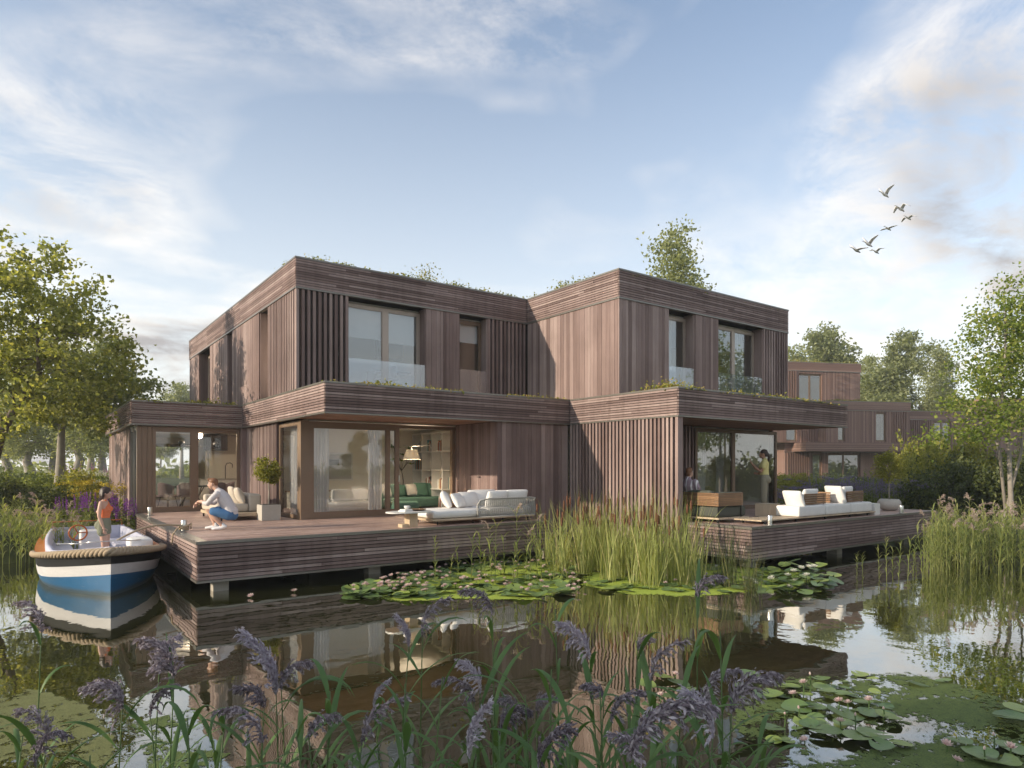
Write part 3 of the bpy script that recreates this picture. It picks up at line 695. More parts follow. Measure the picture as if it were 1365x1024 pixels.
# ================================================================== planting helpers
FWD = Vector((math.cos(R(53.984)), math.sin(R(53.984)), 0)); RGT = Vector((FWD.y, -FWD.x, 0))
def at(u, v, dep):
    """world point seen at photo pixel (u,v) at a given depth in metres"""
    return Vector((0, 0, 2.4)) + FWD * dep + RGT * ((u - 682.5) / 880 * dep) + Vector((0, 0, (622 - v) / 880 * dep))
def ground_at(u, dep): p = at(u, 622, dep); p.z = float(ground_z(np.array(p.x), np.array(p.y))); return p
AZ_R = math.atan2(RGT.y, RGT.x)            # heading of "to the right in the photograph"
def blade(base, az, length, lean, droop, width, rs, nseg=7, fold=0.25, twist=0.0, mid=0.4):
    """one grass / reed leaf: three verts across, arching over"""
    base = np.asarray(base, float); h = np.array([math.cos(az), math.sin(az), 0]); s_ = np.array([-math.sin(az), math.cos(az), 0])
    p = base.copy(); V = []; ds = length / nseg
    for i in range(nseg + 1):
        t = i / nseg; th = lean + droop * t ** 1.6
        d = h * math.sin(th) + np.array([0, 0, math.cos(th)])
        nrm = np.cross(s_, d); a = twist * t; side = s_ * math.cos(a) + nrm * math.sin(a)
        w = width * (min(1, .35 + t / mid * .65) if t < mid else max(0.03, 1 - ((t - mid) / (1 - mid)) ** 1.5)) * .5
        V += [p - side * w + nrm * w * fold, p.copy(), p + side * w + nrm * w * fold]; p = p + d * ds
    F = []
    for i in range(nseg):
        a = i * 3; F += [(a, a + 1, a + 4, a + 3), (a + 1, a + 2, a + 5, a + 4)]
    return np.array(V), np.array(F)
def tube_np(pts, rad, n=5):
    b = MB(); b.tube(pts, rad, n, cap=False); return np.array(b.v, float), np.array(b.f)
def plume_np(rs, length=0.34, droop=1.3, nbr=42, nsp=15, spread=0.10, spk=0.022, fluff=1.0):
    """reed panicle: branchlets along a nodding axis, each hung with slim spikelets; droops towards +X"""
    parts = []; p = np.zeros(3); n = 24; axis = [p.copy()]; dirs = []
    for i in range(n):
        t = i / n; th = .12 + droop * t ** 1.2; d = np.array([math.sin(th), 0, math.cos(th)]); p = p + d * length / n; axis.append(p.copy()); dirs.append(d)
    parts.append(tube_np([tuple(a) for a in axis], [.0025 * (1 - .8 * i / n) for i in range(n + 1)], 4))
    cents = []; us = []; sizes = []
    for b in range(nbr):
        t = (b + rs.uniform()) / nbr; i = min(n - 1, int(t * n)); o = axis[i]; d = dirs[i]
        a = rs.uniform(0, 2 * math.pi); side = np.array([-.15, math.cos(a), math.sin(a) * .6]); side /= np.linalg.norm(side)
        L = spread * (1.25 - t) * rs.uniform(.7, 1.3) + .02
        q = o.copy(); dd = d * .75 + side * .5 * fluff
        for k in range(nsp):
            s = (k + .5) / nsp
            v = dd + np.array([.25, 0, -.9]) * s * droop * .55; v /= np.linalg.norm(v)
            q = q + v * L / nsp
            u = v + rs.normal(0, .38, 3); u /= np.linalg.norm(u)
            cents.append(q + rs.normal(0, .003, 3)); us.append(u); sizes.append(spk * rs.uniform(.7, 1.25) * (1.1 - .3 * t))
    c = np.array(cents); u = np.array(us); sz = np.array(sizes)[:, None]; w = np.cross(u, rs.normal(size=u.shape)); w /= np.linalg.norm(w, axis=1, keepdims=True)
    v = np.empty((len(c), 4, 3)); v[:, 0] = c - u * sz * .5; v[:, 1] = c + w * sz * .17; v[:, 2] = c + u * sz * .55; v[:, 3] = c - w * sz * .17
    parts.append((v.reshape(-1, 3), np.arange(len(c) * 4).reshape(-1, 4)))
    return join_np(parts)
M['reed_leaf'] = leaf_mat('reed_leaf', [(0, (0.055, 0.115, 0.040)), (0.5, (0.095, 0.175, 0.060)), (0.82, (0.15, 0.23, 0.08)), (0.9, (0.30, 0.26, 0.10)), (1, (0.36, 0.27, 0.13))], 0.25, 0.5)
M['reed_stem'] = leaf_mat('reed_stem', [(0, (0.05, 0.10, 0.035)), (1, (0.10, 0.15, 0.05))], 0.0, 0.5)
M['plume'] = leaf_mat('reed_plume', [(0, (0.085, 0.062, 0.075)), (0.40, (0.22, 0.18, 0.205)), (0.75, (0.42, 0.37, 0.41)), (1, (0.66, 0.61, 0.64))], 0.25, 0.8, (1, 1, 1.05))
M['plume_pale'] = leaf_mat('reed_plume_pale', [(0, (0.25, 0.21, 0.25)), (0.5, (0.46, 0.41, 0.47)), (1, (0.70, 0.66, 0.71))], 0.3, 0.8, (1, 1, 1.05))
M['plume_pink'] = leaf_mat('reed_plume_pink', [(0, (0.30, 0.22, 0.19)), (0.5, (0.46, 0.37, 0.32)), (1, (0.62, 0.53, 0.46))], 0.4, 0.8, (1.1, 1, .95))
M['bank_reed'] = leaf_mat('bank_reed_leaf', [(0, (0.14, 0.19, 0.06)), (0.5, (0.25, 0.29, 0.10)), (1, (0.40, 0.40, 0.17))], 0.45)
M['cattail'] = leaf_mat('cattail_blade', [(0, (0.16, 0.20, 0.06)), (0.45, (0.30, 0.34, 0.12)), (0.8, (0.45, 0.45, 0.20)), (1, (0.55, 0.46, 0.27))], 0.4)
M['cat_head'] = plain('cattail_head', (0.13, 0.055, 0.028), 0.95, 0, 30, 0.3, 0.3)

# ------------------------------------------------------------------ foreground reeds
rn = np.random.RandomState(21)
BL = []
for k in range(8):
    L = rn.uniform(.38, .60)
    v, f = blade((0, 0, 0), 0, L, rn.uniform(.25, .6), rn.uniform(1.0, 2.6), rn.uniform(.032, .046), rn, 9, .35, rn.uniform(-.9, .9), .35)
    BL.append(np_mesh('reed_leaf', v, f, M['reed_leaf'], smooth=True))
PL = []
for k, (dr, L, sp, mt_, fl) in enumerate([(1.9, .36, .10, 'plume', 1), (1.6, .33, .09, 'plume', 1.1), (2.2, .38, .09, 'plume', 1), (.7, .27, .08, 'plume_pale', 1), (1.1, .31, .09, 'plume_pale', 1.2), (2.3, .24, .09, 'plume', 1.3)]):
    var = []
    for j in range(4):   # four different plumes of every kind
        v, f = plume_np(rn, L * rn.uniform(.85, 1.15), dr * rn.uniform(.75, 1.2), int(rn.uniform(46, 72)), 18, sp * rn.uniform(.8, 1.2), .026, fl * rn.uniform(.8, 1.25)); var.append(np_mesh('plume', v, f, M[mt_]))
    PL.append(var)
def reed(top, root, nleaf, label, plume=None, az=0, ps=1.0, rs=random, group='reeds in front of the camera', lscale=1.0, lo=.32):
    t = thing('reed', label, 'reed', (root.x, root.y, root.z), 0, group)
    e = top - root; mid = e * .5 + Vector((rs.uniform(-.05, .05), rs.uniform(-.05, .05), 0))
    pts = [Vector((0, 0, 0)), mid * .5 + Vector((e.x, e.y, 0)) * -.06, mid, mid + (e - mid) * .55, e]
    b = MB(); b.tube(pts, [.0055, .005, .0045, .004, .003], 6); b.build('stem', M['reed_stem'], t, smooth=True)
    a = rs.uniform(0, 6.28)
    for k in range(nleaf):
        s = lo + (1.0 - lo) * (k + rs.uniform(.2, .8)) / nleaf * .97
        i = min(3, int(s * 4)); p = pts[i].lerp(pts[i + 1], s * 4 - i)
        a += math.pi + rs.uniform(-.8, .8)
        link('leaf', rs.choice(BL), t, p, (0, 0, a), (lscale * rs.uniform(.75, 1.1),) * 3)
    if plume is not None: link('plume', rs.choice(PL[plume]), t, e, (0, rs.uniform(-.1, .1), az), (ps,) * 3)
    return t
RG, LF = AZ_R, AZ_R + math.pi
FG = [  # plume base u, v, depth, variant, heading, scale, look
 (212, 898, 3.9, 4, RG, .95, 'upright pale lilac plume nearest below the boat'),
 (232, 905, 3.7, 0, LF, 1.0, 'long dark plume nodding left below the boat'),
 (163, 945, 3.5, 5, LF, 1.0, 'dark bushy plume low at the left, left of the boat reflection'),
 (200, 955, 3.5, 1, RG, .75, 'dark plume nodding right, low at the left'),
 (55, 842, 4.2, 0, LF, .9, 'dark plume reaching in at the left edge level with the boat reflection'),
 (62, 990, 3.2, 1, LF, .8, 'dark plume in the bottom left corner, upper of two'),
 (48, 1012, 3.0, 0, RG, .7, 'dark plume in the bottom left corner, lower of two'),
 (368, 925, 3.7, 3, LF, 1.35, 'tall pale lilac plume standing left of the bottom centre'),
 (352, 945, 3.6, 5, LF, .85, 'dark drooping plume under a tall pale one'),
 (375, 920, 3.7, 1, RG, .85, 'lilac plume nodding right beside a tall pale one'),
 (350, 990, 3.1, 0, LF, .85, 'wide dark plume nodding left at the bottom, left of centre'),
 (412, 985, 3.2, 1, RG, .72, 'dark plume nodding right at the bottom, left of centre'),
 (563, 848, 4.0, 1, RG, .85, 'dark plume nodding right in front of the curtain reflection'),
 (545, 862, 4.0, 3, LF, .7, 'small pale plume beside a dark one nodding right'),
 (656, 820, 4.1, 0, LF, .8, 'dark plume nodding left just below the lily patch'),
 (640, 925, 3.7, 4, LF, .85, 'pale lilac plume nodding left in the bottom middle'),
 (632, 936, 3.7, 0, LF, .8, 'dark plume nodding left under a pale one, bottom middle'),
 (498, 942, 3.8, 3, RG, .62, 'small upright pale plume on its own, bottom left of centre'),
 (482, 992, 3.3, 1, RG, .95, 'dark plume nodding right, bottom left of centre'),
 (668, 975, 3.3, 5, RG, .8, 'dark drooping plume in the bottom middle'),
 (690, 950, 3.6, 5, LF, .6, 'small dark drooping plume in the bottom middle'),
 (715, 948, 3.6, 5, RG, .6, 'small dark plume nodding right in the bottom middle'),
 (625, 1010, 3.0, 3, RG, .9, 'pale plume cut by the bottom edge in the middle'),
 (786, 880, 3.8, 4, LF, 1.05, 'large lilac plume nodding left before the slat reflection'),
 (850, 866, 4.0, 5, RG, .55, 'small drooping plume before the slat reflection'),
 (868, 905, 3.8, 1, RG, .9, 'grey plume nodding right before the slat reflection'),
 (930, 796, 4.3, 1, RG, .8, 'tall grey plume nodding right in front of the cattails'),
 (805, 935, 3.6, 5, LF, .7, 'dark round plume in the bottom, right of centre'),
 (815, 962, 3.3, 1, RG, .85, 'dark plume nodding right, bottom right of centre'),
 (938, 940, 3.5, 2, RG, .85, 'grey plume arching right beside the lily leaves'),
 (950, 985, 3.0, 4, LF, .9, 'upright grey plume beside the lily leaves'),
 (975, 952, 3.3, 0, RG, 1.0, 'long grey plume nodding right above the lily leaves'),
 (838, 1015, 2.35, 2, RG, 1.15, 'largest grey plume sweeping right along the bottom edge'),
 (718, 1022, 2.8, 1, RG, .85, 'dark plume cut by the bottom edge, middle'),
 (850, 1018, 2.7, 5, LF, .7, 'dark plume cut by the bottom edge, right of centre')]
rr = random.Random(44)
for (u, v, dp, k, az, s, lk) in FG:
    top = at(u, v, dp); rt = at(u + rr.uniform(-25, 25), 622, dp + rr.uniform(-.15, .25)); rt.z = -.25
    reed(top, rt, rr.choice((4, 5, 6)), 'reed with a ' + lk, k, az + rr.uniform(-.35, .35), s, rr)
SH = [(250, 935), (285, 965), (225, 985), (120, 985), (395, 950), (440, 900), (470, 985), (540, 890), (560, 960), (600, 985), (590, 880), (740, 790), (735, 870), (700, 905), (760, 930), (770, 985), (730, 970), (800, 900), (840, 935), (845, 985), (880, 940), (895, 985), (910, 890), (960, 820), (925, 975), (620, 960), (655, 910), (680, 1000), (705, 990), (790, 1005), (1010, 960), (1015, 1000), (985, 985), (340, 1000), (520, 1000), (30, 960), (300, 930), (425, 1000), (655, 1010), (745, 1010), (820, 985), (870, 1010)]
for k, (u, v) in enumerate(SH):
    dp = rr.uniform(2.9, 4.1); top = at(u, v + 22, dp); rt = at(u + rr.uniform(-20, 20), 622, dp); rt.z = -.25
    reed(top, rt, rr.choice((5, 6, 7)), 'green reed shoot without plume among the plumed reeds in front', None, rs=rr, group='plumeless reed shoots in front', lscale=.85, lo=.45)

# ------------------------------------------------------------------ reeds along the banks
def bank_reed_meshes(seed, H, nl):
    rs = np.random.RandomState(seed); parts = []; lean = rs.uniform(-.06, .06, 2)
    pts = [(lean[0] * z * z, lean[1] * z * z, z) for z in np.linspace(0, H, 6)]
    parts.append(tube_np(pts, [.010, .009, .008, .007, .006, .004], 4)); a = rs.uniform(0, 6)
    for k in range(nl):
        z = H * (.22 + .78 * (k + .5) / nl); a += 2.6 + rs.uniform(-.6, .6)
        parts.append(blade((lean[0] * z * z, lean[1] * z * z, z), a, rs.uniform(.22, .42), rs.uniform(.25, .6), rs.uniform(1.2, 2.6), rs.uniform(.022, .034), rs, 5, .2))
    v, f = join_np(parts); return np_mesh('reed_foliage', v, f, M['bank_reed'], smooth=True), Vector(pts[-1])
BR = [bank_reed_meshes(60 + k, 1.25 + .09 * (k % 6), 13 + k % 5) for k in range(9)]
BP = []
for k in range(3):
    v, f = plume_np(rn, .26, 1.2 + .4 * k, 20, 8, .075, .036, 1.1); BP.append(np_mesh('plume', v, f, M['plume_pink']))
def bank_reed(p, label, group, rs, plume=True, s=1.0):
    t = thing('bank_reed', label, 'reed', (p.x, p.y, p.z), rs.uniform(0, 6.28), group); me, top = rs.choice(BR)
    link('foliage', me, t, None, None, (s, s, s))
    if plume: link('plume', rs.choice(BP), t, top * s, (0, 0, rs.uniform(0, 6.28)), (s,) * 3)
    return t
rr = random.Random(5)
for k in range(150):   # left bank, beside the boat
    u = rr.uniform(-30, 118); p = at(u, 622, 1); dp = rr.uniform(15.6, 18.6) - .006 * u + rr.uniform(0, .8); p = at(u, 622, dp); p.z = -.15 + .1 * rr.random()
    s = rr.uniform(.72, 1.0) * (1.05 if u < 60 else .88)
    bank_reed(p, 'reed in the thicket left of the boat', 'reeds left of the boat', rr, rr.random() < .38, s)
for k in range(185):   # right bank
    u = rr.uniform(1230, 1395); dp = 14.4 + rr.uniform(0, 3.8); p = at(u, 622, dp); p.z = -.2
    bank_reed(p, 'reed in the thicket at the right edge beyond the deck', 'reeds at the right edge', rr, rr.random() < .4, rr.uniform(.72, 1.0) * (1.08 if u > 1250 else .9))
for k, (u, v0, dp) in enumerate([(1142, 742, 14.2), (1150, 742, 14.2), (1182, 722, 14.0), (1190, 724, 14.1), (1210, 708, 13.9), (1217, 718, 14.0), (1198, 715, 14.0), (1230, 700, 13.9), (1172, 735, 14.1), (1222, 735, 14.2), (1240, 690, 13.8)]):
    p = at(u, 622, dp); p.z = -.2; top = at(u, v0, dp).z
    bank_reed(p, 'thin young reed standing in the water before the right deck', 'young reeds before the right deck', rr, False, max(.3, (top + .2) / 1.45))
for k, (u, v0, pl) in enumerate([(580, 722, 0), (600, 735, 0), (628, 702, 0), (642, 700, 0), (655, 690, 1), (660, 700, 0), (672, 712, 0), (690, 684, 1), (700, 700, 1), (706, 690, 0), (716, 705, 0), (722, 690, 1), (648, 725, 0), (612, 728, 0), (738, 700, 0), (733, 720, 0), (684, 715, 0), (748, 705, 0), (756, 715, 0)]):
    dp = 13.6 + .1 * (k % 4); p = at(u, 622, dp); p.z = -.2; top = at(u, v0, dp).z
    bank_reed(p, 'slender reed in the lily patch before the left deck', 'slender reeds before the left deck', rr, bool(pl), (top + .2) / 1.5)

# ------------------------------------------------------------------ cattails between the decks
CT = []
for k in range(7):
    rs = np.random.RandomState(80 + k); parts = []
    for j in range(11):
        a = rs.uniform(0, 6.28); parts.append(blade((rs.normal(0, .05), rs.normal(0, .05), 0), a, rs.uniform(.9, 1.95), rs.uniform(.02, .26), rs.uniform(.05, .9) * rs.choice([.4, 1, 1.8]), rs.uniform(.016, .028), rs, 8, .3, rs.uniform(-1.2, 1.2), .25))
    v, f = join_np(parts); CT.append(np_mesh('cattail_foliage', v, f, M['cattail'], smooth=True))
hb = MB(); hb.lathe([(.004, -.25), (.006, 0), (.021, .02), (.024, .08), (.021, .18), (.008, .20), (.004, .20), (.003, .32)], 7); HEAD = hb.mesh('cattail_head', M['cat_head'], True)
rr = random.Random(9); made = 0
while made < 105:
    u = rr.gauss(836, 60); fr_ = rr.random() ** .8
    if not 712 < u < 938: continue
    dmin = 13.0 + (870 - u) * .013 if u < 870 else 13.0; dp = dmin + fr_ * 2.2
    p = at(u, 622, dp)
    if p.x > 12.8 or (p.x < 11.05 and p.y > 13.1) : continue
    p.z = -.25; made += 1
    t = thing('cattail', 'cattail in the dense bed between the two decks', 'cattail', p, rr.uniform(0, 6.28), 'cattails between the decks'); s = rr.uniform(.92, 1.24) * (1.0 if u > 760 else .9)
    link('foliage', rr.choice(CT), t, None, None, (s,) * 3)
    if rr.random() < .8:
        z = rr.uniform(1.2, 1.8); x, y = rr.uniform(-.12, .12), rr.uniform(-.12, .12)
        b = MB(); b.tube([(0, 0, 0), (x * .5, y * .5, z * .6), (x, y, z)], [.007, .006, .004], 5); b.build('stalk', M['cattail'], t); link('seed_head', HEAD, t, (x, y, z), (0, 0, 0))
# fine dark rush tuft at the corner of the right deck
rs = np.random.RandomState(31); parts = [blade((rs.normal(0, .10), rs.normal(0, .10), 0), rs.uniform(0, 6.28), rs.uniform(.8, 1.75), rs.uniform(.02, .22), rs.uniform(.0, .9), .010, rs, 8, .2) for _ in range(110)]
v, f = join_np(parts); M['rush'] = leaf_mat('rush_blade', [(0, (0.05, 0.07, 0.025)), (0.6, (0.10, 0.12, 0.045)), (1, (0.2, 0.16, 0.08))], .2)
p = at(968, 622, 13.2); t = thing('rush_tuft', 'dark fine rush tuft at the corner of the right deck', 'rush', (p.x, p.y, -.25)); o = link('blades', np_mesh('rush_blades', v, f, M['rush'], smooth=True), t)
for (u, dp, sc) in ((1002, 12.7, .75), (930, 13.0, .8)):
    c = copy_tree(t); q = at(u, 622, dp); c.location = (q.x, q.y, -.25); c.scale = (sc,) * 3; c.rotation_euler.z = u
    c['label'] = 'short rush tuft leaning on the left side of the right deck' if u == 1002 else 'thin rush tuft at the right end of the cattail bed'
# ------------------------------------------------------------------ dry undergrowth under the cattails is left to the cattail bases

# ------------------------------------------------------------------ water lilies
def pad_mesh(seed, tiltz=.06):
    rs = np.random.RandomState(seed); n = 18; V = [(0, 0, .0)]; F = []
    for ring, r in enumerate((.55, 1.0)):
        for i in range(n + 1):
            a = .16 + (2 * math.pi - .32) * i / n; w = 1 + .05 * math.sin(a * 3 + seed) + .03 * math.sin(a * 7)
            V.append((math.cos(a) * r * w, math.sin(a) * r * w, (.02 if ring == 0 else .02 + tiltz * (.5 + .5 * math.sin(a * 2 + seed)))))
    for i in range(n): F.append((0, 1 + i, 2 + i)); F.append((1 + i, n + 2 + i, n + 3 + i, 2 + i))
    me = bpy.data.meshes.new('lily_pad'); me.from_pydata(V, [], F); me.polygons.foreach_set('use_smooth', [True] * len(F)); return me
m = MT('lily_pad'); rnd = m.n('ShaderNodeObjectInfo').outputs['Random']; v_ = m.obj
c = m.ramp(rnd, [(0, (0.075, 0.15, 0.05)), (.5, (0.15, 0.24, 0.06)), (1, (0.32, 0.40, 0.07))])
gr = m.n('ShaderNodeTexGradient', gradient_type='SPHERICAL'); m.l(v_, gr.inputs[0]); c = m.mix(m.math('MULTIPLY', gr.outputs['Fac'], .35), c, (0.16, 0.24, 0.08)); c = m.mix(m.math('MULTIPLY', m.noise(v_, 3, 5, .7), .4), c, (0.10, 0.10, 0.05))
m.l(c, m.b.inputs['Base Color']); m.set(Roughness=.38); m.bump(m.noise(v_, 5, 3, .5), .25, .02); M['pad'] = m.mat
M['petal'] = leaf_mat('lily_petal', [(0, (0.62, 0.42, 0.42)), (0.5, (0.74, 0.58, 0.55)), (1, (0.82, 0.74, 0.68))], .35, .5, (1, .9, .9))
M['petal_white'] = leaf_mat('lily_petal_white', [(0, (0.72, 0.70, 0.60)), (1, (0.85, 0.84, 0.78))], .35, .5, (1, 1, .9))
M['stamen'] = plain('lily_stamen', (0.55, 0.36, 0.05), .7)
PADS = []
for k in range(6): me = pad_mesh(k, .05 + .06 * (k % 3)); me.materials.append(M['pad']); PADS.append(me)
def flower_mesh(seed, mat, n1=9):
    rs = np.random.RandomState(seed); parts = []
    for ring, (n, L, lean) in enumerate(((n1, .95, 1.15), (n1 - 1, .8, .7), (5, .6, .35))):
        for i in range(n):
            a = 2 * math.pi * (i + .5 * ring) / n + rs.uniform(-.15, .15); parts.append(blade((math.cos(a) * .1, math.sin(a) * .1, 0), a, L, lean + rs.uniform(-.15, .15), -.45, .42, rs, 3, .35, 0, .5))
    v, f = join_np(parts); return np_mesh('flower', v, f, mat, smooth=True)
FLW = [flower_mesh(k, M['petal']) for k in range(3)] + [flower_mesh(9, M['petal_white'])]
bud = MB(); bud.lathe([(.05, 0), (.28, .2), (.34, .5), (.2, .9), (.03, 1.1)], 8); BUD = bud.mesh('bud', M['petal'], True)
def add_pad(t, p, r, rs, tilt=.06): return link('lily_pad', rs.choice(PADS), t, p, (rs.uniform(-tilt, tilt), rs.uniform(-tilt, tilt), rs.uniform(0, 6.28)), (r, r, r))
def add_flower(t, p, r, h, rs, k=None, closed=False):
    me = BUD if closed else FLW[rs.randrange(3) if k is None else k]
    o = link('flower', me, t, (p[0], p[1], p[2] + h), (rs.uniform(-.3, .3), rs.uniform(-.3, .3), rs.uniform(0, 6.28)), (r * .6 if closed else r,) * 3)
    b = MB(); b.tube([(p[0] - .01, p[1], -.1), (p[0] + .01, p[1], p[2] + h * .6), (p[0], p[1], p[2] + h)], .006, 5); b.build('flower_stalk', M['reed_stem'], t)
    return o
rr = random.Random(77)
def w0(u, v): q = at(u, v, 1) - Vector((0, 0, 2.4)); k = -2.4 / q.z; return Vector((q.x * k, q.y * k, 0))
# the big patch in front of the left deck: outline in the water plane
t = thing('water_lily_patch', 'broad floating patch of pink water lilies before the left deck', 'water lilies', tuple(w0(620, 775)))
O = Vector(t.location); cnt = 0
while cnt < 285:
    u = rr.uniform(458, 770); lo = 800 - (u - 458) * .02 if u < 640 else 797; hi = 788 - (u - 458) * .24 if u < 640 else 744
    v = rr.uniform(hi, lo); 
    if u < 500 and rr.random() < .4: continue
    p = w0(u, v) - O; cnt += 1
    add_pad(t, (p.x, p.y, rr.uniform(.01, .07)), rr.uniform(.10, .19), rr, .25)
for k in range(150):
    u = rr.uniform(466, 772); hi = 788 - (u - 458) * .24 if u < 640 else 746; v = rr.uniform(hi + 2, 794); p = w0(u, v) - O
    add_flower(t, (p.x, p.y, 0), rr.uniform(.045, .065), rr.uniform(.06, .15), rr)
# patch in the middle, below the cattails, and the raised white-flowering clump
t = thing('water_lily_patch', 'low sparse lily pads in green algae below the cattails', 'water lilies', tuple(w0(860, 775))); O = Vector(t.location)
for k in range(120):
    p = w0(rr.uniform(770, 985), rr.uniform(752, 790)) - O; add_pad(t, (p.x, p.y, rr.uniform(.008, .04)), rr.uniform(.09, .17), rr, .15)
for k in range(16):
    p = w0(rr.uniform(770, 985), rr.uniform(752, 785)) - O; add_flower(t, (p.x, p.y, 0), rr.uniform(.045, .06), rr.uniform(.06, .13), rr, 3 if k % 2 else None)
t = thing('water_lily_clump', 'dense lily clump with white flowers off the corner of the right deck', 'water lilies', tuple(w0(1065, 780))); O = Vector(t.location)
for k in range(130):
    a, r_ = rr.uniform(0, 6.28), rr.random() ** .6; u = 1050 + 66 * r_ * math.cos(a); v = 776 + 17 * r_ * math.sin(a); p = w0(u, v) - O
    z = max(0.01, .26 * (1 - ((u - 1075) / 50) ** 2)) * rr.random()
    add_pad(t, (p.x, p.y, z), rr.uniform(.09, .17), rr, .35)
for (u, v, z) in [(1050, 770, .22), (1058, 766, .25), (1068, 765, .30), (1078, 764, .31), (1085, 763, .30), (1060, 772, .15), (1075, 770, .22), (1052, 778, .1), (994, 768, .12), (1003, 770, .12), (1007, 773, .1), (1028, 768, .13)]:
    p = w0(u, v + 12) - O; add_flower(t, (p.x, p.y, 0), .085, z, rr, 3)
# the near clump at the lower right
t = thing('water_lily_clump', 'nearest lily clump with large pads and pink flowers at the lower right', 'water lilies', tuple(w0(1120, 960))); O = Vector(t.location)
for (u, v, r) in [(1052, 920, .14), (1070, 930, .12), (1100, 925, .15), (1030, 930, .13), (1062, 948, .17), (1085, 946, .14), (1128, 953, .21), (1162, 953, .16), (1185, 962, .14), (1100, 980, .17), (1145, 988, .17), (1165, 984, .18), (1125, 970, .12), (1078, 970, .11), (1030, 975, .13), (1016, 930, .12), (1175, 1002, .12), (1200, 996, .11), (1150, 940, .12), (1280, 995, .12), (1305, 1010, .16), (1345, 1000, .16), (1350, 965, .2), (1358, 950, .16), (1330, 1018, .2), (1095, 907, .12), (1125, 930, .12), (885, 905, .14), (905, 912, .15), (915, 925, .13), (862, 918, .13), (895, 935, .14), (868, 945, .12), (920, 945, .14), (1000, 905, .14), (990, 918, .12)]:
    p = w0(u, v) - O; add_pad(t, (p.x, p.y, rr.uniform(.015, .06)), r * .82, rr, .16)
for k in range(26):
    p = w0(rr.gauss(1110, 75), rr.uniform(900, 990)) - O; add_pad(t, (p.x, p.y, rr.uniform(.006, .03)), rr.uniform(.05, .11), rr, .2)
for (u, v, h, c_) in [(1071, 928, .14, 0), (1057, 938, .10, 0), (1118, 948, .10, 0), (1130, 948, .08, 0), (1158, 948, .11, 0), (1120, 978, .11, 0), (1072, 990, .02, 0), (1262, 1003, .07, 0), (1276, 1022, .05, 0), (1312, 1016, .1, 1), (1347, 1012, .1, 0), (1080, 925, .2, 1), (1140, 975, .14, 1), (1065, 962, .12, 1), (1046, 970, .12, 1), (1178, 960, .1, 1), (1325, 1000, .12, 1), (900, 905, .05, 0), (880, 935, .06, 0)]:
    p = w0(u, v) - O; p = p * 1.0; add_flower(t, (p.x, p.y, 0), .052, h, rr, None, bool(c_))
for (u, v) in ((334, 797), (392, 790)):
    q = w0(u, v); t = thing('lily_flower', 'lone pink lily flower floating below the left deck, ' + ('nearer the boat' if u < 350 else 'farther from the boat'), 'flower', tuple(q)); add_flower(t, (0, 0, 0), .07, .03, rr)

# ------------------------------------------------------------------ floating algae and duckweed
def algae_mat(name, cols, cover, scale=1.0, edge=.06):
    m = MT(name); p = m.pos
    big_ = m.noise(m.mapv(p, (.9 * scale, .9 * scale, 1)), 1.0, 4, .6, .6); med = m.noise(p, 9 * scale, 4, .65); fine_ = m.noise(p, 70, 3, .7)
    uv = m.n('ShaderNodeVertexColor'); uv.layer_name = 'edge'
    h = m.math('ADD', m.math('ADD', m.math('MULTIPLY', big_, .60), m.math('MULTIPLY', med, .42)), m.math('MULTIPLY', fine_, .22))
    s_ = m.n('ShaderNodeSeparateColor'); m.l(uv.outputs[0], s_.inputs[0])
    h = m.math('SUBTRACT', h, m.math('MULTIPLY', s_.outputs[0], .45))
    mr = m.n('ShaderNodeMapRange'); mr.inputs[1].default_value = cover; mr.inputs[2].default_value = cover + edge; m.l(h, mr.inputs[0])
    c = m.ramp(m.math('ADD', m.math('MULTIPLY', fine_, .7), m.math('MULTIPLY', med, .3)), cols); m.l(c, m.b.inputs['Base Color']); m.set(Roughness=.85); m.bump(fine_, .9, .01)
    tr = m.n('ShaderNodeBsdfTransparent'); mx = m.n('ShaderNodeMixShader'); m.l(mr.outputs[0], mx.inputs[0]); m.l(tr.outputs[0], mx.inputs[1]); m.l(m.b.outputs[0], mx.inputs[2]); m.l(mx.outputs[0], m.out.inputs[0])
    return m.mat
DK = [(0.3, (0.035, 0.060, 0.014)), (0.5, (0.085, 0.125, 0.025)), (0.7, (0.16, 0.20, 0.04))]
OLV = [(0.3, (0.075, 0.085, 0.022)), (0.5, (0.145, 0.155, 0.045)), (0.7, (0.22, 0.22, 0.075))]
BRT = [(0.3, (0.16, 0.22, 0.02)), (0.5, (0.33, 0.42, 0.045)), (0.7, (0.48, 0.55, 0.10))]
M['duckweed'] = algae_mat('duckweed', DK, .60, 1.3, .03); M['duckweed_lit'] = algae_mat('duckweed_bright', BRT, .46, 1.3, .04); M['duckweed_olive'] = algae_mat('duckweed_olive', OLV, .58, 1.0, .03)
def algae(poly, mat, label, z=.004):
    """a disc of duckweed over an outline given in water-plane points; the rim thins out"""
    c = sum(poly, Vector()) / len(poly); b = MB(); n = len(poly); V = [(0, 0, 0)] + [((p - c).x * k, (p - c).y * k, 0) for k in (.35, .7, 1.0) for p in poly]; F = [(0, 1 + i, 1 + (i + 1) % n) for i in range(n)]
    for r in range(2): F += [(1 + r * n + i, 1 + (r + 1) * n + i, 1 + (r + 1) * n + (i + 1) % n, 1 + r * n + (i + 1) % n) for i in range(n)]
    b.add(V, F); me = b.mesh('duckweed', mat); at_ = me.color_attributes.new('edge', 'FLOAT_COLOR', 'POINT')
    for i in range(len(V)): e = 1.0 if i > 2 * n else 0.0; at_.data[i].color = (e, e, e, 1)
    o = link('duckweed', me, None, (c.x, c.y, z)); return tag(o, label, 'duckweed', kind='stuff')
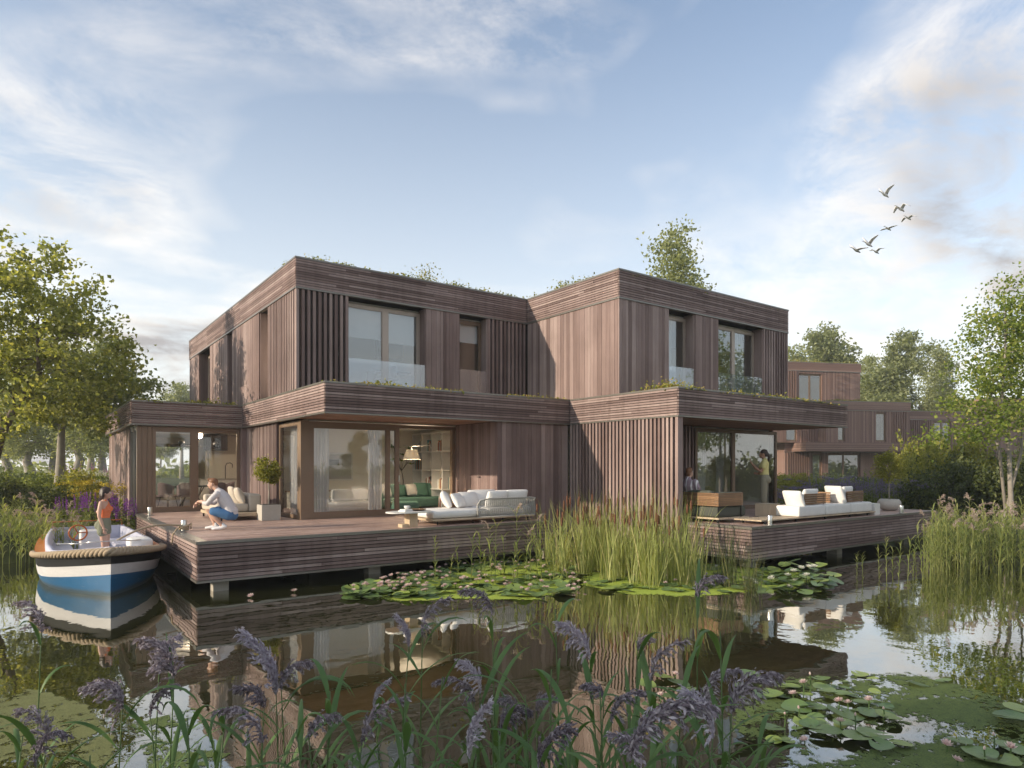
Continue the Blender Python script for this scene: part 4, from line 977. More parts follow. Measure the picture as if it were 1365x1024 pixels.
algae([w0(*q) for q in [(-80, 930), (40, 905), (130, 930), (180, 985), (190, 1060), (-60, 1100)]], M['duckweed_olive'], 'yellow green duckweed floating at the lower left')
algae([w0(*q) for q in [(150, 960), (260, 930), (330, 960), (330, 1050), (180, 1060)]], M['duckweed'], 'thin duckweed patches between the front reeds', .005)
algae([w0(*q) for q in [(930, 905), (1080, 880), (1230, 880), (1380, 915), (1500, 980), (1480, 1100), (1180, 1130), (960, 1080), (900, 970)]], M['duckweed'], 'green duckweed sheet around the near lily clump')
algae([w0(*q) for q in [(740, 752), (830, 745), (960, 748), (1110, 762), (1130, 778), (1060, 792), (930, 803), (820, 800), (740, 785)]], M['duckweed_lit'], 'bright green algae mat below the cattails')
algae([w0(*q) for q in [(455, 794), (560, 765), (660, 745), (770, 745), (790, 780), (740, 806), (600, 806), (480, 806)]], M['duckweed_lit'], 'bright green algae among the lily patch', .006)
# ================================================================== trees
def tree_parts(seed, lobes, trunk, r0, n_twigs, per_twig, leaf, spread=.35, flat=.6, droop=0.0, aspect=1.5, fork=6, shell=.55):
    """lobes: ellipsoids (cx,cy,cz,rx,ry,rz) the crown fills; trunk: list of points. Returns (trunk mesh arrays, leaf arrays)"""
    rs = np.random.RandomState(seed); wood = []
    tp = [np.array(p, float) for p in trunk]; H = len(tp)
    rad = [r0 * (1 - .8 * i / (H - 1)) for i in range(H)]; rad[0] *= 1.25
    wood.append(tube_np([tuple(p) for p in tp], rad, 8))
    nodes = [(p, r) for p, r in zip(tp, rad)]
    seg = []
    for i in range(H - 1):
        for s in np.linspace(0, 1, 4): seg.append((tp[i] * (1 - s) + tp[i + 1] * s, rad[i] * (1 - s) + rad[i + 1] * s))
    nodes = seg[len(seg) // 4:]
    vol = np.array([l[3] * l[4] * l[5] for l in lobes]); vol = vol / vol.sum()
    def connect(target, r_max, keep):
        P = np.array([n[0] for n in nodes]); dv = target - P; dist = np.linalg.norm(dv, axis=1) + np.maximum(0, -dv[:, 2]) * 1.2
        j = int(np.argmin(dist)); p, r = nodes[j]; r = min(r * .6, r_max)
        d = target - p; L = np.linalg.norm(d); m1 = p + d * .35 + np.array([0, 0, L * .06]) + rs.normal(0, L * .05, 3); m2 = p + d * .7 + np.array([0, 0, L * .08]) + rs.normal(0, L * .04, 3)
        wood.append(tube_np([tuple(p), tuple(m1), tuple(m2), tuple(target)], [r, r * .75, r * .5, r * .22], 5))
        nodes.append((m1, r * .75)); nodes.append((m2, r * .55))
        if keep: nodes.append((target, r * .4))
        return d / max(L, 1e-6)
    for l in lobes:      # limbs into every lobe first
        connect(np.array(l[:3], float), r0 * .5, True)
        for _ in range(fork): connect(np.array(l[:3]) + rs.uniform(-.6, .6, 3) * np.array(l[3:]), r0 * .28, True)
    cen = []
    for k in range(n_twigs):
        l = lobes[rs.choice(len(lobes), p=vol)]; d = rs.normal(size=3); d /= np.linalg.norm(d); q = (shell + (1 - shell) * rs.uniform() ** .5) * rs.uniform(.8, 1.12)
        t = np.array(l[:3]) + d * q * np.array(l[3:]); dr = connect(t, r0 * .10, False)
        m = max(4, int(per_twig * rs.uniform(.4, 1.5)))
        back = rs.uniform(0, 1, (m, 1)) * spread * 1.5
        c = t - dr * back + rs.normal(0, 1, (m, 3)) * np.array([spread, spread, spread * flat]) * .55; c[:, 2] -= droop * rs.uniform(0, 1, m)
        cen.append(c)
    c = np.concatenate(cen); return join_np(wood), leaf_cloud(c, leaf * rs.uniform(.7, 1.3, len(c)), rs, 1.3, aspect)
M['bark'] = plain('tree_bark', (0.115, 0.090, 0.070), .95, 0, 6, .35, .8, vec='pos')
M['bark_pale'] = plain('pale_bark', (0.27, 0.24, 0.205), .9, 0, 5, .35, .6, vec='pos')
M['leaf_lime'] = leaf_mat('lime_leaf', [(0, (0.115, 0.14, 0.032)), (.5, (0.245, 0.27, 0.068)), (.85, (0.41, 0.41, 0.14)), (1, (0.58, 0.56, 0.28))], .55, .40)
M['leaf_grey'] = leaf_mat('grey_green_leaf', [(0, (0.15, 0.18, 0.09)), (.5, (0.27, 0.30, 0.155)), (1, (0.44, 0.46, 0.26))], .5)  # lightened: distance haze on the far trees is partly put into this colour
M['leaf_birch'] = leaf_mat('birch_leaf', [(0, (0.085, 0.14, 0.028)), (.5, (0.18, 0.245, 0.05)), (.9, (0.32, 0.37, 0.09)), (1, (0.44, 0.40, 0.12))], .5)
M['leaf_dark'] = leaf_mat('dark_shrub_leaf', [(0, (0.035, 0.052, 0.018)), (.6, (0.085, 0.11, 0.034)), (1, (0.18, 0.20, 0.065))], .3)
M['leaf_gold'] = leaf_mat('golden_shrub_leaf', [(0, (0.13, 0.15, 0.025)), (.5, (0.25, 0.26, 0.05)), (1, (0.42, 0.38, 0.10))], .45)
M['leaf_fresh'] = leaf_mat('fresh_shrub_leaf', [(0, (0.075, 0.11, 0.026)), (.5, (0.155, 0.19, 0.045)), (1, (0.28, 0.31, 0.09))], .4)
def tree(name, label, loc, data, leafm, barkm='bark', group=None, rotz=0, s=1.0):
    t = thing(name, label, 'tree', tuple(loc), rotz, group); t.scale = (s, s, s)
    (wv_, wf_), (lv, lf) = data
    link('trunk', np_mesh('trunk', wv_, wf_, M[barkm], smooth=True), t); link('crown', np_mesh('crown', lv, lf, M[leafm]), t); return t
def place(t, loc, rotz, s, label):
    c = copy_tree(t); c.location = tuple(loc); c.rotation_euler.z = rotz; c.scale = (s, s, s); c['label'] = label; return c
def rel(base, u, v, dep): p = at(u, v, dep); return tuple(p - Vector(base))
# big tree at the left edge: trunk just outside the frame, crown reaching over the garden
B0 = ground_at(-22, 20.5); B0 = Vector(B0)
lb = []
for (u, v, dp, rx, rz) in [(40, 395, 20.5, 2.0, 1.6), (95, 420, 20.5, 2.0, 1.5), (0, 440, 20, 2.2, 1.8), (70, 480, 20, 2.3, 1.6), (135, 475, 21, 1.6, 1.3), (165, 505, 21.5, 1.1, .9), (20, 530, 19.6, 2.0, 1.3), (100, 535, 20.5, 1.7, 1.1), (-60, 420, 20, 2.4, 2.4), (-90, 500, 21, 2.4, 2.0), (60, 350, 20.5, 1.0, .8), (-5, 345, 20.5, 1.5, 1.2), (155, 560, 21.5, .8, .5)]:
    p = rel(B0, u, v, dp); lb.append((*p, rx, rx, rz))
e1 = rel(B0, 20, 545, 20.2); e2 = rel(B0, 52, 500, 20.4)
TL = tree('broadleaf_tree', 'large sunlit tree overhanging the garden at the left edge', B0, tree_parts(3, lb, [(0, 0, -.2), (.1, .1, 1.2), tuple(np.array(e1) * .55 + np.array([0, 0, .8])), e1, e2, rel(B0, 50, 440, 20.5)], .20, 520, 34, .14, .34, .55, 0, 1.25), 'leaf_lime')
# second tree: straight grey trunk in the garden
B1 = Vector(ground_at(79, 27)); lb = [(*rel(B1, u, v, dp), rx, rx, rz) for (u, v, dp, rx, rz) in [(85, 500, 27, 2.4, 2.0), (130, 520, 27.5, 2.2, 1.6), (165, 500, 27.5, 1.6, 1.5), (40, 520, 27, 2.2, 1.6), (100, 460, 27, 2.0, 1.8), (140, 555, 27, 1.5, .9), (180, 530, 28, 1.0, .8)]]
tree('broadleaf_tree', 'tree with straight grey trunk standing in the left garden', B1, tree_parts(8, lb, [(0, 0, -.2), (.05, 0, 2), (.1, .1, 4), (.2, 0, 6)], .22, 330, 40, .16, .5, .6, 0, 1.3), 'leaf_grey', 'bark_pale')
# pollard willows behind
def willow_data(seed):
    rs = np.random.RandomState(seed); lb = [(rs.uniform(-1.2, 1.2), rs.uniform(-1.2, 1.2), 4.3 + rs.uniform(-.3, 1.3), 1.9, 1.9, 1.7) for _ in range(5)]
    return tree_parts(seed, lb, [(0, 0, -.2), (.15, 0, 1), (-.1, .1, 1.9), (.1, 0, 2.6), (0, 0, 3.2)], .42, 210, 44, .20, .55, .9, .4, 2.6)
WD = [willow_data(s) for s in (1, 2)]
wt = None
for k, (u, dp, s, lab) in enumerate([(38, 52, 1.15, 'farthest left'), (72, 62, 1.25, 'second from the left'), (104, 50, 1.2, 'third from the left'), (135, 56, 1.2, 'just left of the wing of the left house'), (10, 60, 1.2, 'half hidden at the left edge'), (122, 74, 1.3, 'smallest, between two nearer ones')]):
    L = 'pollard willow far behind the left garden, ' + lab; p = ground_at(u, dp)
    if k < 2: tr_ = tree('pollard_willow', L, p, WD[k], 'leaf_grey', 'bark_pale', 'pollard willows behind the garden', k * 2.0, s); wt = (wt or []) + [tr_]
    else: place(wt[k % 2], p, k * 1.7, s, L)
# loose tall trees behind the houses
def tall_data(seed, H, w, n=300, leaf=.24):
    rs = np.random.RandomState(seed); lb = []
    for k in range(9): z = H * (.3 + .68 * (k + .5) / 9); ww = w * math.sin(math.pi * (.16 + .80 * (k + .5) / 9)) ** .8; lb.append((rs.uniform(-.5, .5) * ww, rs.uniform(-.5, .5) * ww, z, ww * .75, ww * .75, H * .075))
    return tree_parts(seed, lb, [(0, 0, -.2), (.2, .1, H * .25), (-.1, .2, H * .5), (.1, 0, H * .72), (0, 0, H * .93)], H * .018, n, 34, leaf, .7, .8, 0, 1.5, 4, .35)
def round_data(seed, H, w, n=300, leaf=.26):
    rs = np.random.RandomState(seed); lb = []
    for k in range(10): a = rs.uniform(0, 6.28); q = rs.uniform(.15, .7) * w; lb.append((q * math.cos(a), q * math.sin(a), H * rs.uniform(.42, .85), w * .42, w * .42, H * .14))
    lb.append((0, 0, H * .88, w * .35, w * .35, H * .12))
    return tree_parts(seed, lb, [(0, 0, -.2), (.1, .1, H * .2), (-.2, 0, H * .4), (.1, .1, H * .65)], H * .022, n, 40, leaf, .75, .7, 0, 1.5, 5)
T1 = tree('tall_tree', 'tall loose tree rising behind the flat roof of the right house', ground_at(900, 46), round_data(17, 19.8, 3.5, 460, .24), 'leaf_grey', 'bark_pale')
T2 = tree('round_tree', 'rounded tree standing behind the top storey of the far house', ground_at(1098, 78), round_data(14, 19.0, 4.2, 330, .34), 'leaf_grey')
T3 = tree('tall_tree', 'pale feathery tree right of the far house', ground_at(1205, 70), round_data(15, 16.4, 5.0, 420, .30), 'leaf_grey', 'bark_pale')
place(T2, ground_at(1068, 84), 2, .92, 'low rounded tree at the left end of the far roof'); place(T3, ground_at(1160, 88), 1, 1.02, 'dim tree directly behind the right end of the far roof'); place(T1, ground_at(1255, 66), 2.6, .72, 'slim tree between the pale feathery tree and the birch')
place(T3, ground_at(242, 95), 4, .85, 'small pale tree far away between the roof of the wing and the upper wall')
# birch on the right bank
B2 = Vector(ground_at(1350, 21)); lb = [(*rel(B2, u, v, dp), rx, rx, rz) for (u, v, dp, rx, rz) in [(1335, 410, 21, .9, .8), (1325, 450, 21, 1.3, 1.0), (1310, 500, 20.6, 1.3, 1.0), (1345, 490, 21.5, 1.5, 1.2), (1360, 430, 21.5, 1.3, 1.2), (1295, 545, 20.5, 1.1, .6), (1330, 560, 20.4, 1.3, .8), (1380, 520, 21, 1.6, 1.6), (1270, 575, 20.2, .8, .35), (1235, 580, 20, .6, .2), (1345, 385, 21, .6, .6), (1400, 460, 21, 1.6, 1.8)]]
BIR = tree('birch_tree', 'slim birch with bright small leaves at the right edge', B2, tree_parts(19, lb, [(0, 0, -.3), rel(B2, 1345, 600, 21), rel(B2, 1335, 540, 21), rel(B2, 1340, 470, 21), rel(B2, 1340, 400, 21)], .075, 470, 26, .105, .34, .8, .12, 1.3, 5, .3), 'leaf_birch', 'bark_pale')
b = MB(); b.tube([B2 + Vector((.3, .2, -.2)), at(1332, 600, 21.2), at(1322, 560, 21.2), at(1322, 520, 21.2)], [.055, .045, .035, .02], 7); b.tube([B2 + Vector((-.3, .3, -.2)), at(1362, 600, 21.4), at(1362, 530, 21.4)], [.05, .04, .02], 7)
o = b.build('side_stem', M['bark_pale'], None, smooth=True); o.parent = BIR; o.location = -B2
# tree line at the end of the view, all round; also mirrored in the glass and the water
rr = random.Random(3); k = 0
FAR = [T2, T3, T1]
for az in range(0, 360, 9):
    a = R(az + rr.uniform(-3, 3)); dd = rr.uniform(120, 165); x, y = dd * math.cos(a), dd * math.sin(a) + 10
    c = place(rr.choice(FAR[:2]), (x, y, .5), rr.uniform(0, 6), rr.uniform(.42, .72), 'distant tree on the horizon'); c['group'] = 'distant trees on the horizon'
# trees on the near bank behind the viewer, which shade the front reeds and show in the panes
for k, (x, y, s, src) in enumerate([(-10.5, 3.4, .55, T3), (-14, .5, .6, T3), (2, -24, .30, T2), (9, -27, .32, T3), (18, -26, .30, T2), (27, -29, .34, T3), (-7, -23, .30, T3), (38, -26, .32, T2)]):
    place(src, (x, y, .5), k * 1.3, s, 'tree on the near bank outside the picture')['group'] = 'trees on the near bank outside the picture'

# ================================================================== shrubs and garden
def shrub_mesh(seed, n, leaf, lob=7, aspect=1.7):
    """unit shrub (radius about 1, height about 1): leafy lumps of different size"""
    rs = np.random.RandomState(seed); cen = []
    for k in range(lob):
        c = np.array([rs.uniform(-.65, .65), rs.uniform(-.65, .65), rs.uniform(.25, .75)]); r = rs.uniform(.28, .5); m = n // lob
        d = rs.normal(size=(m, 3)); d /= np.linalg.norm(d, axis=1, keepdims=True); q = c + d * r * (rs.uniform(.55, 1.08, (m, 1))); q[:, 2] = np.abs(q[:, 2]); cen.append(q)
        for j in range(int(m * .012) + 1):   # a few sprigs that break the outline
            e = c + d[j] * r * 1.1; mm = 9; cen.append(e + np.linspace(0, 1, mm)[:, None] * (d[j] * .22 + np.array([0, 0, .12])) + rs.normal(0, .02, (mm, 3)))
    return leaf_cloud(np.concatenate(cen), leaf * rs.uniform(.7, 1.3, sum(len(x) for x in cen)), rs, 1.2, aspect)
SHM = {}
def shrub(label, p, r, h, leafm, seed=1, n=2600, leaf=.085, name='shrub', group=None, cat='shrub'):
    key = (leafm, seed % 3, n, leaf)
    if key not in SHM: v, f = shrub_mesh(seed, n, leaf); SHM[key] = np_mesh('foliage', v, f, M[leafm])
    t = thing(name, label, cat, tuple(p), seed * 1.1, group); link('foliage', SHM[key], t, None, None, (r, r, h))
    b = MB(); rs = random.Random(seed)
    for k in range(4): b.tube([(rs.uniform(-.1, .1), rs.uniform(-.1, .1), -.15), (rs.uniform(-.4, .4) * r, rs.uniform(-.4, .4) * r, h * .6)], [.02, .008], 5)
    b.build('stems', M['bark'], t); return t
GA = 'shrubs in the left garden'; GB = 'shrubs on the right bank'
L_ = [(-10, 23, 1.5, 1.5, 'leaf_dark', 'dark green shrub at the left edge behind the reeds'), (35, 24.5, 1.4, 1.35, 'leaf_fresh', 'bushy green shrub behind the reeds, second from the left edge'), (75, 23.0, 1.3, 1.15, 'leaf_dark', 'low dark shrub left of the woman in the boat'),
 (105, 26.0, 1.3, 1.35, 'leaf_gold', 'golden sunlit shrub behind the woman in the boat'), (55, 29, 1.6, 1.5, 'leaf_fresh', 'green shrub at the foot of the grey trunk'), (20, 31, 1.8, 1.6, 'leaf_dark', 'dark shrub far back at the left edge'), (130, 29, 1.1, 1.4, 'leaf_fresh', 'fresh green shrub beside the wing of the left house'), (110, 34, 1.5, 1.4, 'leaf_gold', 'pale yellow shrub at the back of the left garden'),
 (150, 24, .55, .9, 'leaf_dark', 'small dark shrub at the wall of the wing'), (90, 40, 2.0, 1.3, 'leaf_grey', 'grey green shrub far back in the left garden'), (10, 44, 2.6, 1.5, 'leaf_fresh', 'wide shrub under the willows at the left edge'), (50, 46, 2.6, 1.4, 'leaf_grey', 'wide grey shrub under the willows')]
for k, (u, dp, r, h, mm, lb_) in enumerate(L_): shrub(lb_, ground_at(u, dp), r, h, mm, k + 1, group=GA)
R_ = [(1236, 27, 1.3, 1.1, 'leaf_fresh', 'low green shrub right behind the tree bowl'), (1262, 25, 1.6, 1.85, 'leaf_dark', 'large dark shrub right of the tree bowl'), (1305, 24, 1.6, 1.75, 'leaf_dark', 'large dark shrub left of the birch'), (1350, 23, 1.5, 1.6, 'leaf_dark', 'dark shrub under the birch at the right edge'), (1390, 22, 1.6, 1.8, 'leaf_dark', 'dark shrub cut by the right edge'),
 (1255, 29, 1.5, 2.6, 'leaf_gold', 'yellow green shrub rising over the dark hedge'), (1302, 28, 1.5, 2.5, 'leaf_gold', 'yellow green shrub left of the birch trunk'), (1340, 28, 1.5, 2.3, 'leaf_fresh', 'green shrub behind the birch trunk'), (1240, 34, 1.6, 3.1, 'leaf_gold', 'tall yellow green bush before the low far house'), (1215, 33, 1.0, 2.0, 'leaf_gold', 'slim golden bush right of the topiary in the bowl'),
 (1175, 36, 1.2, 1.2, 'leaf_fresh', 'green shrub left of the topiary in the bowl'), (1150, 38, 1.4, 1.3, 'leaf_dark', 'dark shrub before the ground floor of the far house'), (1120, 38, 1.4, 1.45, 'leaf_grey', 'grey green shrub before the far glass front'), (1090, 37, 1.3, 1.1, 'leaf_fresh', 'fresh shrub behind the left lounge module'), (1062, 35, 1.3, 1.3, 'leaf_gold', 'sunlit yellow shrub beside the terrace window'), (1045, 34, 1.2, 1.1, 'leaf_gold', 'low yellow shrub hard by the terrace window'), (1180, 29, .9, .8, 'leaf_grey', 'low grey shrub behind the lounge'), (1195, 40, 1.4, 1.6, 'leaf_gold', 'golden shrub at the corner of the far house')]
for k, (u, dp, r, h, mm, lb_) in enumerate(R_): shrub(lb_, ground_at(u, dp), r, h, mm, k + 31, group=GB)
# flowering perennials
def flower_stand(seed, n, H, spread, kind):
    """leafy stems with flower heads: returns (foliage arrays, flower arrays)"""
    rs = np.random.RandomState(seed); F_ = []; S_ = []
    for k in range(n):
        x, y = rs.normal(0, spread, 2); h = H * rs.uniform(.65, 1.1); lx, ly = rs.normal(0, .08, 2)
        S_.append(tube_np([(x, y, 0), (x + lx * .5, y + ly * .5, h * .5), (x + lx, y + ly, h)], [.008, .006, .003], 4))
        m = 22; tz = rs.uniform(.1, .75, m); S_.append(leaf_cloud(np.column_stack([x + lx * tz + rs.normal(0, .06, m), y + ly * tz + rs.normal(0, .06, m), h * tz]), .11, rs, 1, 2.6))
        if kind == 'spike':
            m = 60; tz = rs.uniform(.62, 1.03, m); rad = .030 * (1.25 - tz); c = np.column_stack([x + lx * tz + rs.normal(0, 1, m) * rad * 1.3, y + ly * tz + rs.normal(0, 1, m) * rad * 1.3, h * tz]); F_.append(leaf_cloud(c, .036, rs, 1, 1.3))
        else:
            m = 36; c = np.column_stack([x + lx + rs.normal(0, .10, m), y + ly + rs.normal(0, .10, m), h + rs.normal(0, .03, m)]); F_.append(leaf_cloud(c, .05, rs, 2, 1.1))
    return join_np(S_), join_np(F_)
M['purple'] = leaf_mat('loosestrife_flower', [(0, (0.16, 0.035, 0.24)), (.6, (0.30, 0.08, 0.42)), (1, (0.46, 0.17, 0.52))], .35, .7, (1.1, 1, 1.1))
M['lilac'] = leaf_mat('lilac_flower', [(0, (0.16, 0.12, 0.22)), (.6, (0.26, 0.21, 0.33)), (1, (0.38, 0.32, 0.42))], .35, .7, (1, 1, 1))
M['yellow'] = leaf_mat('yellow_flower', [(0, (0.42, 0.30, 0.02)), (1, (0.62, 0.50, 0.06))], .35, .7, (1, 1, .8))
M['cream'] = leaf_mat('cream_flower', [(0, (0.50, 0.47, 0.34)), (1, (0.70, 0.68, 0.55))], .4, .7, (1, 1, .9))
M['pink'] = leaf_mat('pink_flower', [(0, (0.48, 0.17, 0.32)), (1, (0.66, 0.34, 0.48))], .4, .7, (1, 1, 1))
FS = {}
def perennial(name, label, p, mat, kind, H, spread, n, seed, group, s=1.0):
    key = (mat, kind, H, spread, n, seed % 2)
    if key not in FS: (sv, sf), (fv, ff) = flower_stand(seed, n, H, spread, kind); FS[key] = (np_mesh('foliage', sv, sf, M['leaf_fresh']), np_mesh('flowers', fv, ff, M[mat]))
    t = thing(name, label, 'flowers', tuple(p), seed * 1.7, group); t.scale = (s, s, s); link('foliage', FS[key][0], t); link('blossom', FS[key][1], t); return t
def bankz(u, dp, z=.35): p = ground_at(u, dp); p.z = max(p.z, z); return p
for k, (u, dp, lb_) in enumerate([(112, 19.2, 'leftmost, beside the woman'), (128, 19.4, 'directly behind the woman'), (146, 19.6, 'left half of the stand at the deck'), (160, 19.3, 'middle of the stand at the deck'), (171, 19.6, 'right half of the stand at the deck'), (182, 20.4, 'close to the deck corner'), (84, 19.0, 'small group among the reeds')]):
    perennial('purple_loosestrife', 'purple loosestrife spikes between boat and house, ' + lb_, bankz(u, dp, .25), 'purple', 'spike', 1.15, .22, 11, k + 1, 'purple loosestrife by the boat', .95 if u > 100 else .7)
for k, (u, dp, lb_) in enumerate([(138, 21.5, 'above the purple spikes, left'), (152, 21.6, 'above the purple spikes, right'), (100, 22.5, 'left of the woman'), (118, 22, 'behind the head of the woman')]):
    perennial('yellow_flowers', 'yellow flower heads ' + lb_, bankz(u, dp), 'yellow', 'head', 1.25, .25, 9, k + 1, 'yellow flowers in the left garden')
for k, (u, dp, lb_) in enumerate([(100, 31, 'in the middle of the left garden'), (122, 30, 'left of the wing wall'), (140, 28, 'hard against the wing wall'), (78, 33, 'at the grey trunk'), (135, 36, 'far back beside the wing'), (110, 38, 'far back in the sun'), (90, 36, 'farthest back, left')]):
    perennial('cream_flowers', 'cream flower heads ' + lb_, bankz(u, dp), 'cream', 'head', 1.25, .45, 14, k + 1, 'cream flowers in the left garden', 1.15)
for k, (u, dp, lb_) in enumerate([(84, 40, 'left of the grey trunk'), (134, 38, 'beside the wing'), (100, 42, 'behind the cream flowers')]):
    perennial('pink_flowers', 'pink flower spikes far back ' + lb_, bankz(u, dp), 'pink', 'spike', 1.6, .4, 10, k + 1, 'pink flowers in the left garden', 1.1)
rr = random.Random(15)
for k in range(34):
    u = rr.uniform(1042, 1262); dp = rr.uniform(25, 31) if u > 1070 else rr.uniform(24.5, 29)
    perennial('lilac_flowers', 'lilac flowering perennial in the drift behind the right deck', bankz(u, dp), 'lilac', 'spike' if k % 3 else 'head', 1.15, .38, 13, k, 'lilac drift behind the right deck', rr.uniform(.75, 1.05))
# ================================================================== far houses
def far_wood(name, scale_n):
    m = MT(name); v = m.obj; s = m.n('ShaderNodeSeparateXYZ'); m.l(v, s.inputs[0])
    c_ = m.n('ShaderNodeCombineXYZ'); a = m.math('ADD', s.outputs[0], s.outputs[1])
    src = a if scale_n == 'v' else s.outputs[2]
    m.l(m.math('FLOOR', m.math('MULTIPLY', src, 7.2 if scale_n == 'v' else 13.0)), c_.inputs[0])
    w = m.n('ShaderNodeTexWhiteNoise'); m.l(c_.outputs[0], w.inputs['Vector'])
    g = m.noise(m.mapv(v, (18, 18, .7) if scale_n == 'v' else (.9, .9, 26)), 1, 4, .6)
    c = m.ramp(m.math('ADD', m.math('MULTIPLY', w.outputs['Value'], .5), m.math('MULTIPLY', g, .5)), [(.15, (0.14, 0.082, 0.066)), (.5, (0.215, 0.130, 0.105)), (.85, (0.30, 0.20, 0.165))])
    m.l(c, m.b.inputs['Base Color']); m.set(Roughness=.75); return m.mat
M['far_v'] = far_wood('far_timber_upright', 'v'); M['far_h'] = far_wood('far_timber_level', 'h')
M['far_glass'] = glass_mat('far_window_glass', (.8, .84, .86), .16)
def far_volume(Hs, x0, x1, y0, y1, z0, z1, openings, slats, band=.75, sedum_seed=1):
    """one storey: walls with openings on the front, board band on top"""
    b = MB(); wall_bm(b, 'x', y0, y0 + .2, x0, x1, z0, z1 - band, openings); b.box(x0, x0 + .2, y0 + .2, y1, z0, z1 - band); b.box(x1 - .2, x1, y0 + .2, y1, z0, z1 - band); b.box(x0 + .2, x1 - .2, y1 - .2, y1, z0, z1 - band); b.build('wall', M['far_v'], Hs)
    boxpart('floor', M['oak_floor'], Hs, x0 + .2, x1 - .2, y0 + .25, y1 - .2, z0 - .02, z0 + .03); boxpart('back_wall', M['plaster'], Hs, x0 + .25, x1 - .25, y0 + 4, y0 + 4.1, z0 + .03, z1 - band)
    p = MB(); p.box(x0 - .05, x1 + .05, y0 - .05, y1, z1 - band, z1 - .05); p = p.build('parapet', M['far_h'], Hs); boxpart('coping', M['trim'], p, x0 - .07, x1 + .07, y0 - .07, y1 + .02, z1 - .05, z1)
    boxpart('trim', M['trim'], p, x0 - .06, x1 + .06, y0 - .06, y0 + .05, z1 - band - .05, z1 - band - .001)
    for (a, c, q, r) in openings:
        n = 2 if c - a > 1.6 else 1; window(Hs, 'x', y0 + .12, a, c, q, r, tuple(a + (c - a) * (i + 1) / n for i in range(n - 1)), fw=.1, rail=.12, mw=.14, glass='far_glass')
    for (a, c) in slats:
        k = max(2, round((c - a) / .22))
        for i in range(k): boxpart('slat', M['far_v'], Hs, a + (c - a) * i / k, a + (c - a) * i / k + .10, y0 - .09, y0 - .005, z0, z1 - band - .06)
    sedum(Hs, [(x0 + .1, x1 - .1, y0 + .05, y0 + .6, z1 - .03, .22)], sedum_seed, 40)
RF = R(-24.8)
p0 = at(1049, 622, 54.5); p0.z = 0
FH = thing('far_house', 'three-storey stepped brown timber house in the background on the right', 'house', tuple(p0), RF)
far_volume(FH, .0, 8.1, 1.5, 9, 7.8, 11.35, [(2.15, 4.35, 7.9, 10.35)], [(.15, 2.0)], sedum_seed=41)
far_volume(FH, 3.2, 11.2, -.6, 8, 4.4, 7.85, [(2.2 + 3.0 - .9, 2.2 + 3.0 - .25, 4.5, 6.95), (7.9, 8.9, 4.5, 6.95)], [(9.4, 11.0)], sedum_seed=42)
far_volume(FH, -1.6, 3.15, .4, 8, 4.4, 7.8, [(0.2, 1.2, 4.5, 6.9)], [(1.5, 3.0)], sedum_seed=43)
far_volume(FH, .4, 11.2, 0.9, 8, .6, 4.4, [(3.0, 3.9, 1.0, 3.5), (4.5, 7.6, .9, 3.5)], [(.6, 2.8)], sedum_seed=44)
b = MB(); b.box(1.0, 11.3, -1.1, 0.84, 3.65, 4.38); b.build('canopy', M['far_h'], FH)
p1 = at(1217, 622, 58); p1.z = 0
FL = thing('far_house', 'lower brown timber house half hidden behind the birch', 'house', tuple(p1), RF)
far_volume(FL, -1.0, 7.2, 0, 8, 3.8, 7.3, [(2.2, 3.9, 3.9, 6.4)], [(-.9, 2.0)], sedum_seed=46)
far_volume(FL, -1.0, 7.4, .5, 8, .5, 3.75, [(1.0, 3.0, .7, 3.0)], [], sedum_seed=47)
p2 = at(1352, 622, 62); p2.z = 0
FL2 = thing('far_house', 'brown timber wall glimpsed through the birch at the right edge', 'house', tuple(p2), RF)
far_volume(FL2, -3, 7.2, 0, 8, 3.8, 8.8, [(1.2, 2.9, 4.5, 7.4)], [], sedum_seed=48); far_volume(FL2, -3, 7.4, .5, 8, .5, 3.75, [(1.0, 3.0, .7, 3.0)], [], sedum_seed=49)
# ================================================================== materials for objects
M['white_fab'] = fabric('white_outdoor_fabric', (0.74, 0.72, 0.70)); M['beige_fab'] = fabric('beige_fabric', (0.50, 0.44, 0.37)); M['green_fab'] = fabric('green_fabric', (0.10, 0.20, 0.15)); M['green_dk'] = fabric('dark_green_fabric', (0.07, 0.145, 0.105))
M['dark_fab'] = fabric('dark_olive_fabric', (0.085, 0.09, 0.075)); M['grey_fab'] = fabric('grey_fabric', (0.42, 0.40, 0.37)); M['mauve_fab'] = fabric('mauve_shell', (0.17, 0.125, 0.125))
M['teak'] = wood_mat('teak', [(0.1, (0.30, 0.19, 0.10)), (0.5, (0.42, 0.28, 0.16)), (0.9, (0.54, 0.38, 0.23))], (2, 30, 30), rough=.55, grey=(.45, .33, .22))
M['pale_wood'] = wood_mat('pale_wood', [(0.1, (0.46, 0.36, 0.24)), (0.5, (0.56, 0.45, 0.31)), (0.9, (0.64, 0.53, 0.38))], (2, 25, 25), rough=.55, grey=(.5, .42, .32))
M['wenge'] = wood_mat('brown_slat', [(0.1, (0.16, 0.085, 0.04)), (0.5, (0.25, 0.14, 0.07)), (0.9, (0.36, 0.21, 0.11))], (2, 30, 30), rough=.5, grey=(.15, .1, .07))
M['rope_grey'] = plain('grey_rope', (0.36, 0.35, 0.33), .9, 0, 40, .2); M['rope'] = plain('hemp_rope', (0.40, 0.31, 0.21), .95, 0, 60, .3, .6); M['white_stone'] = plain('white_table_top', (0.70, 0.69, 0.66), .35)

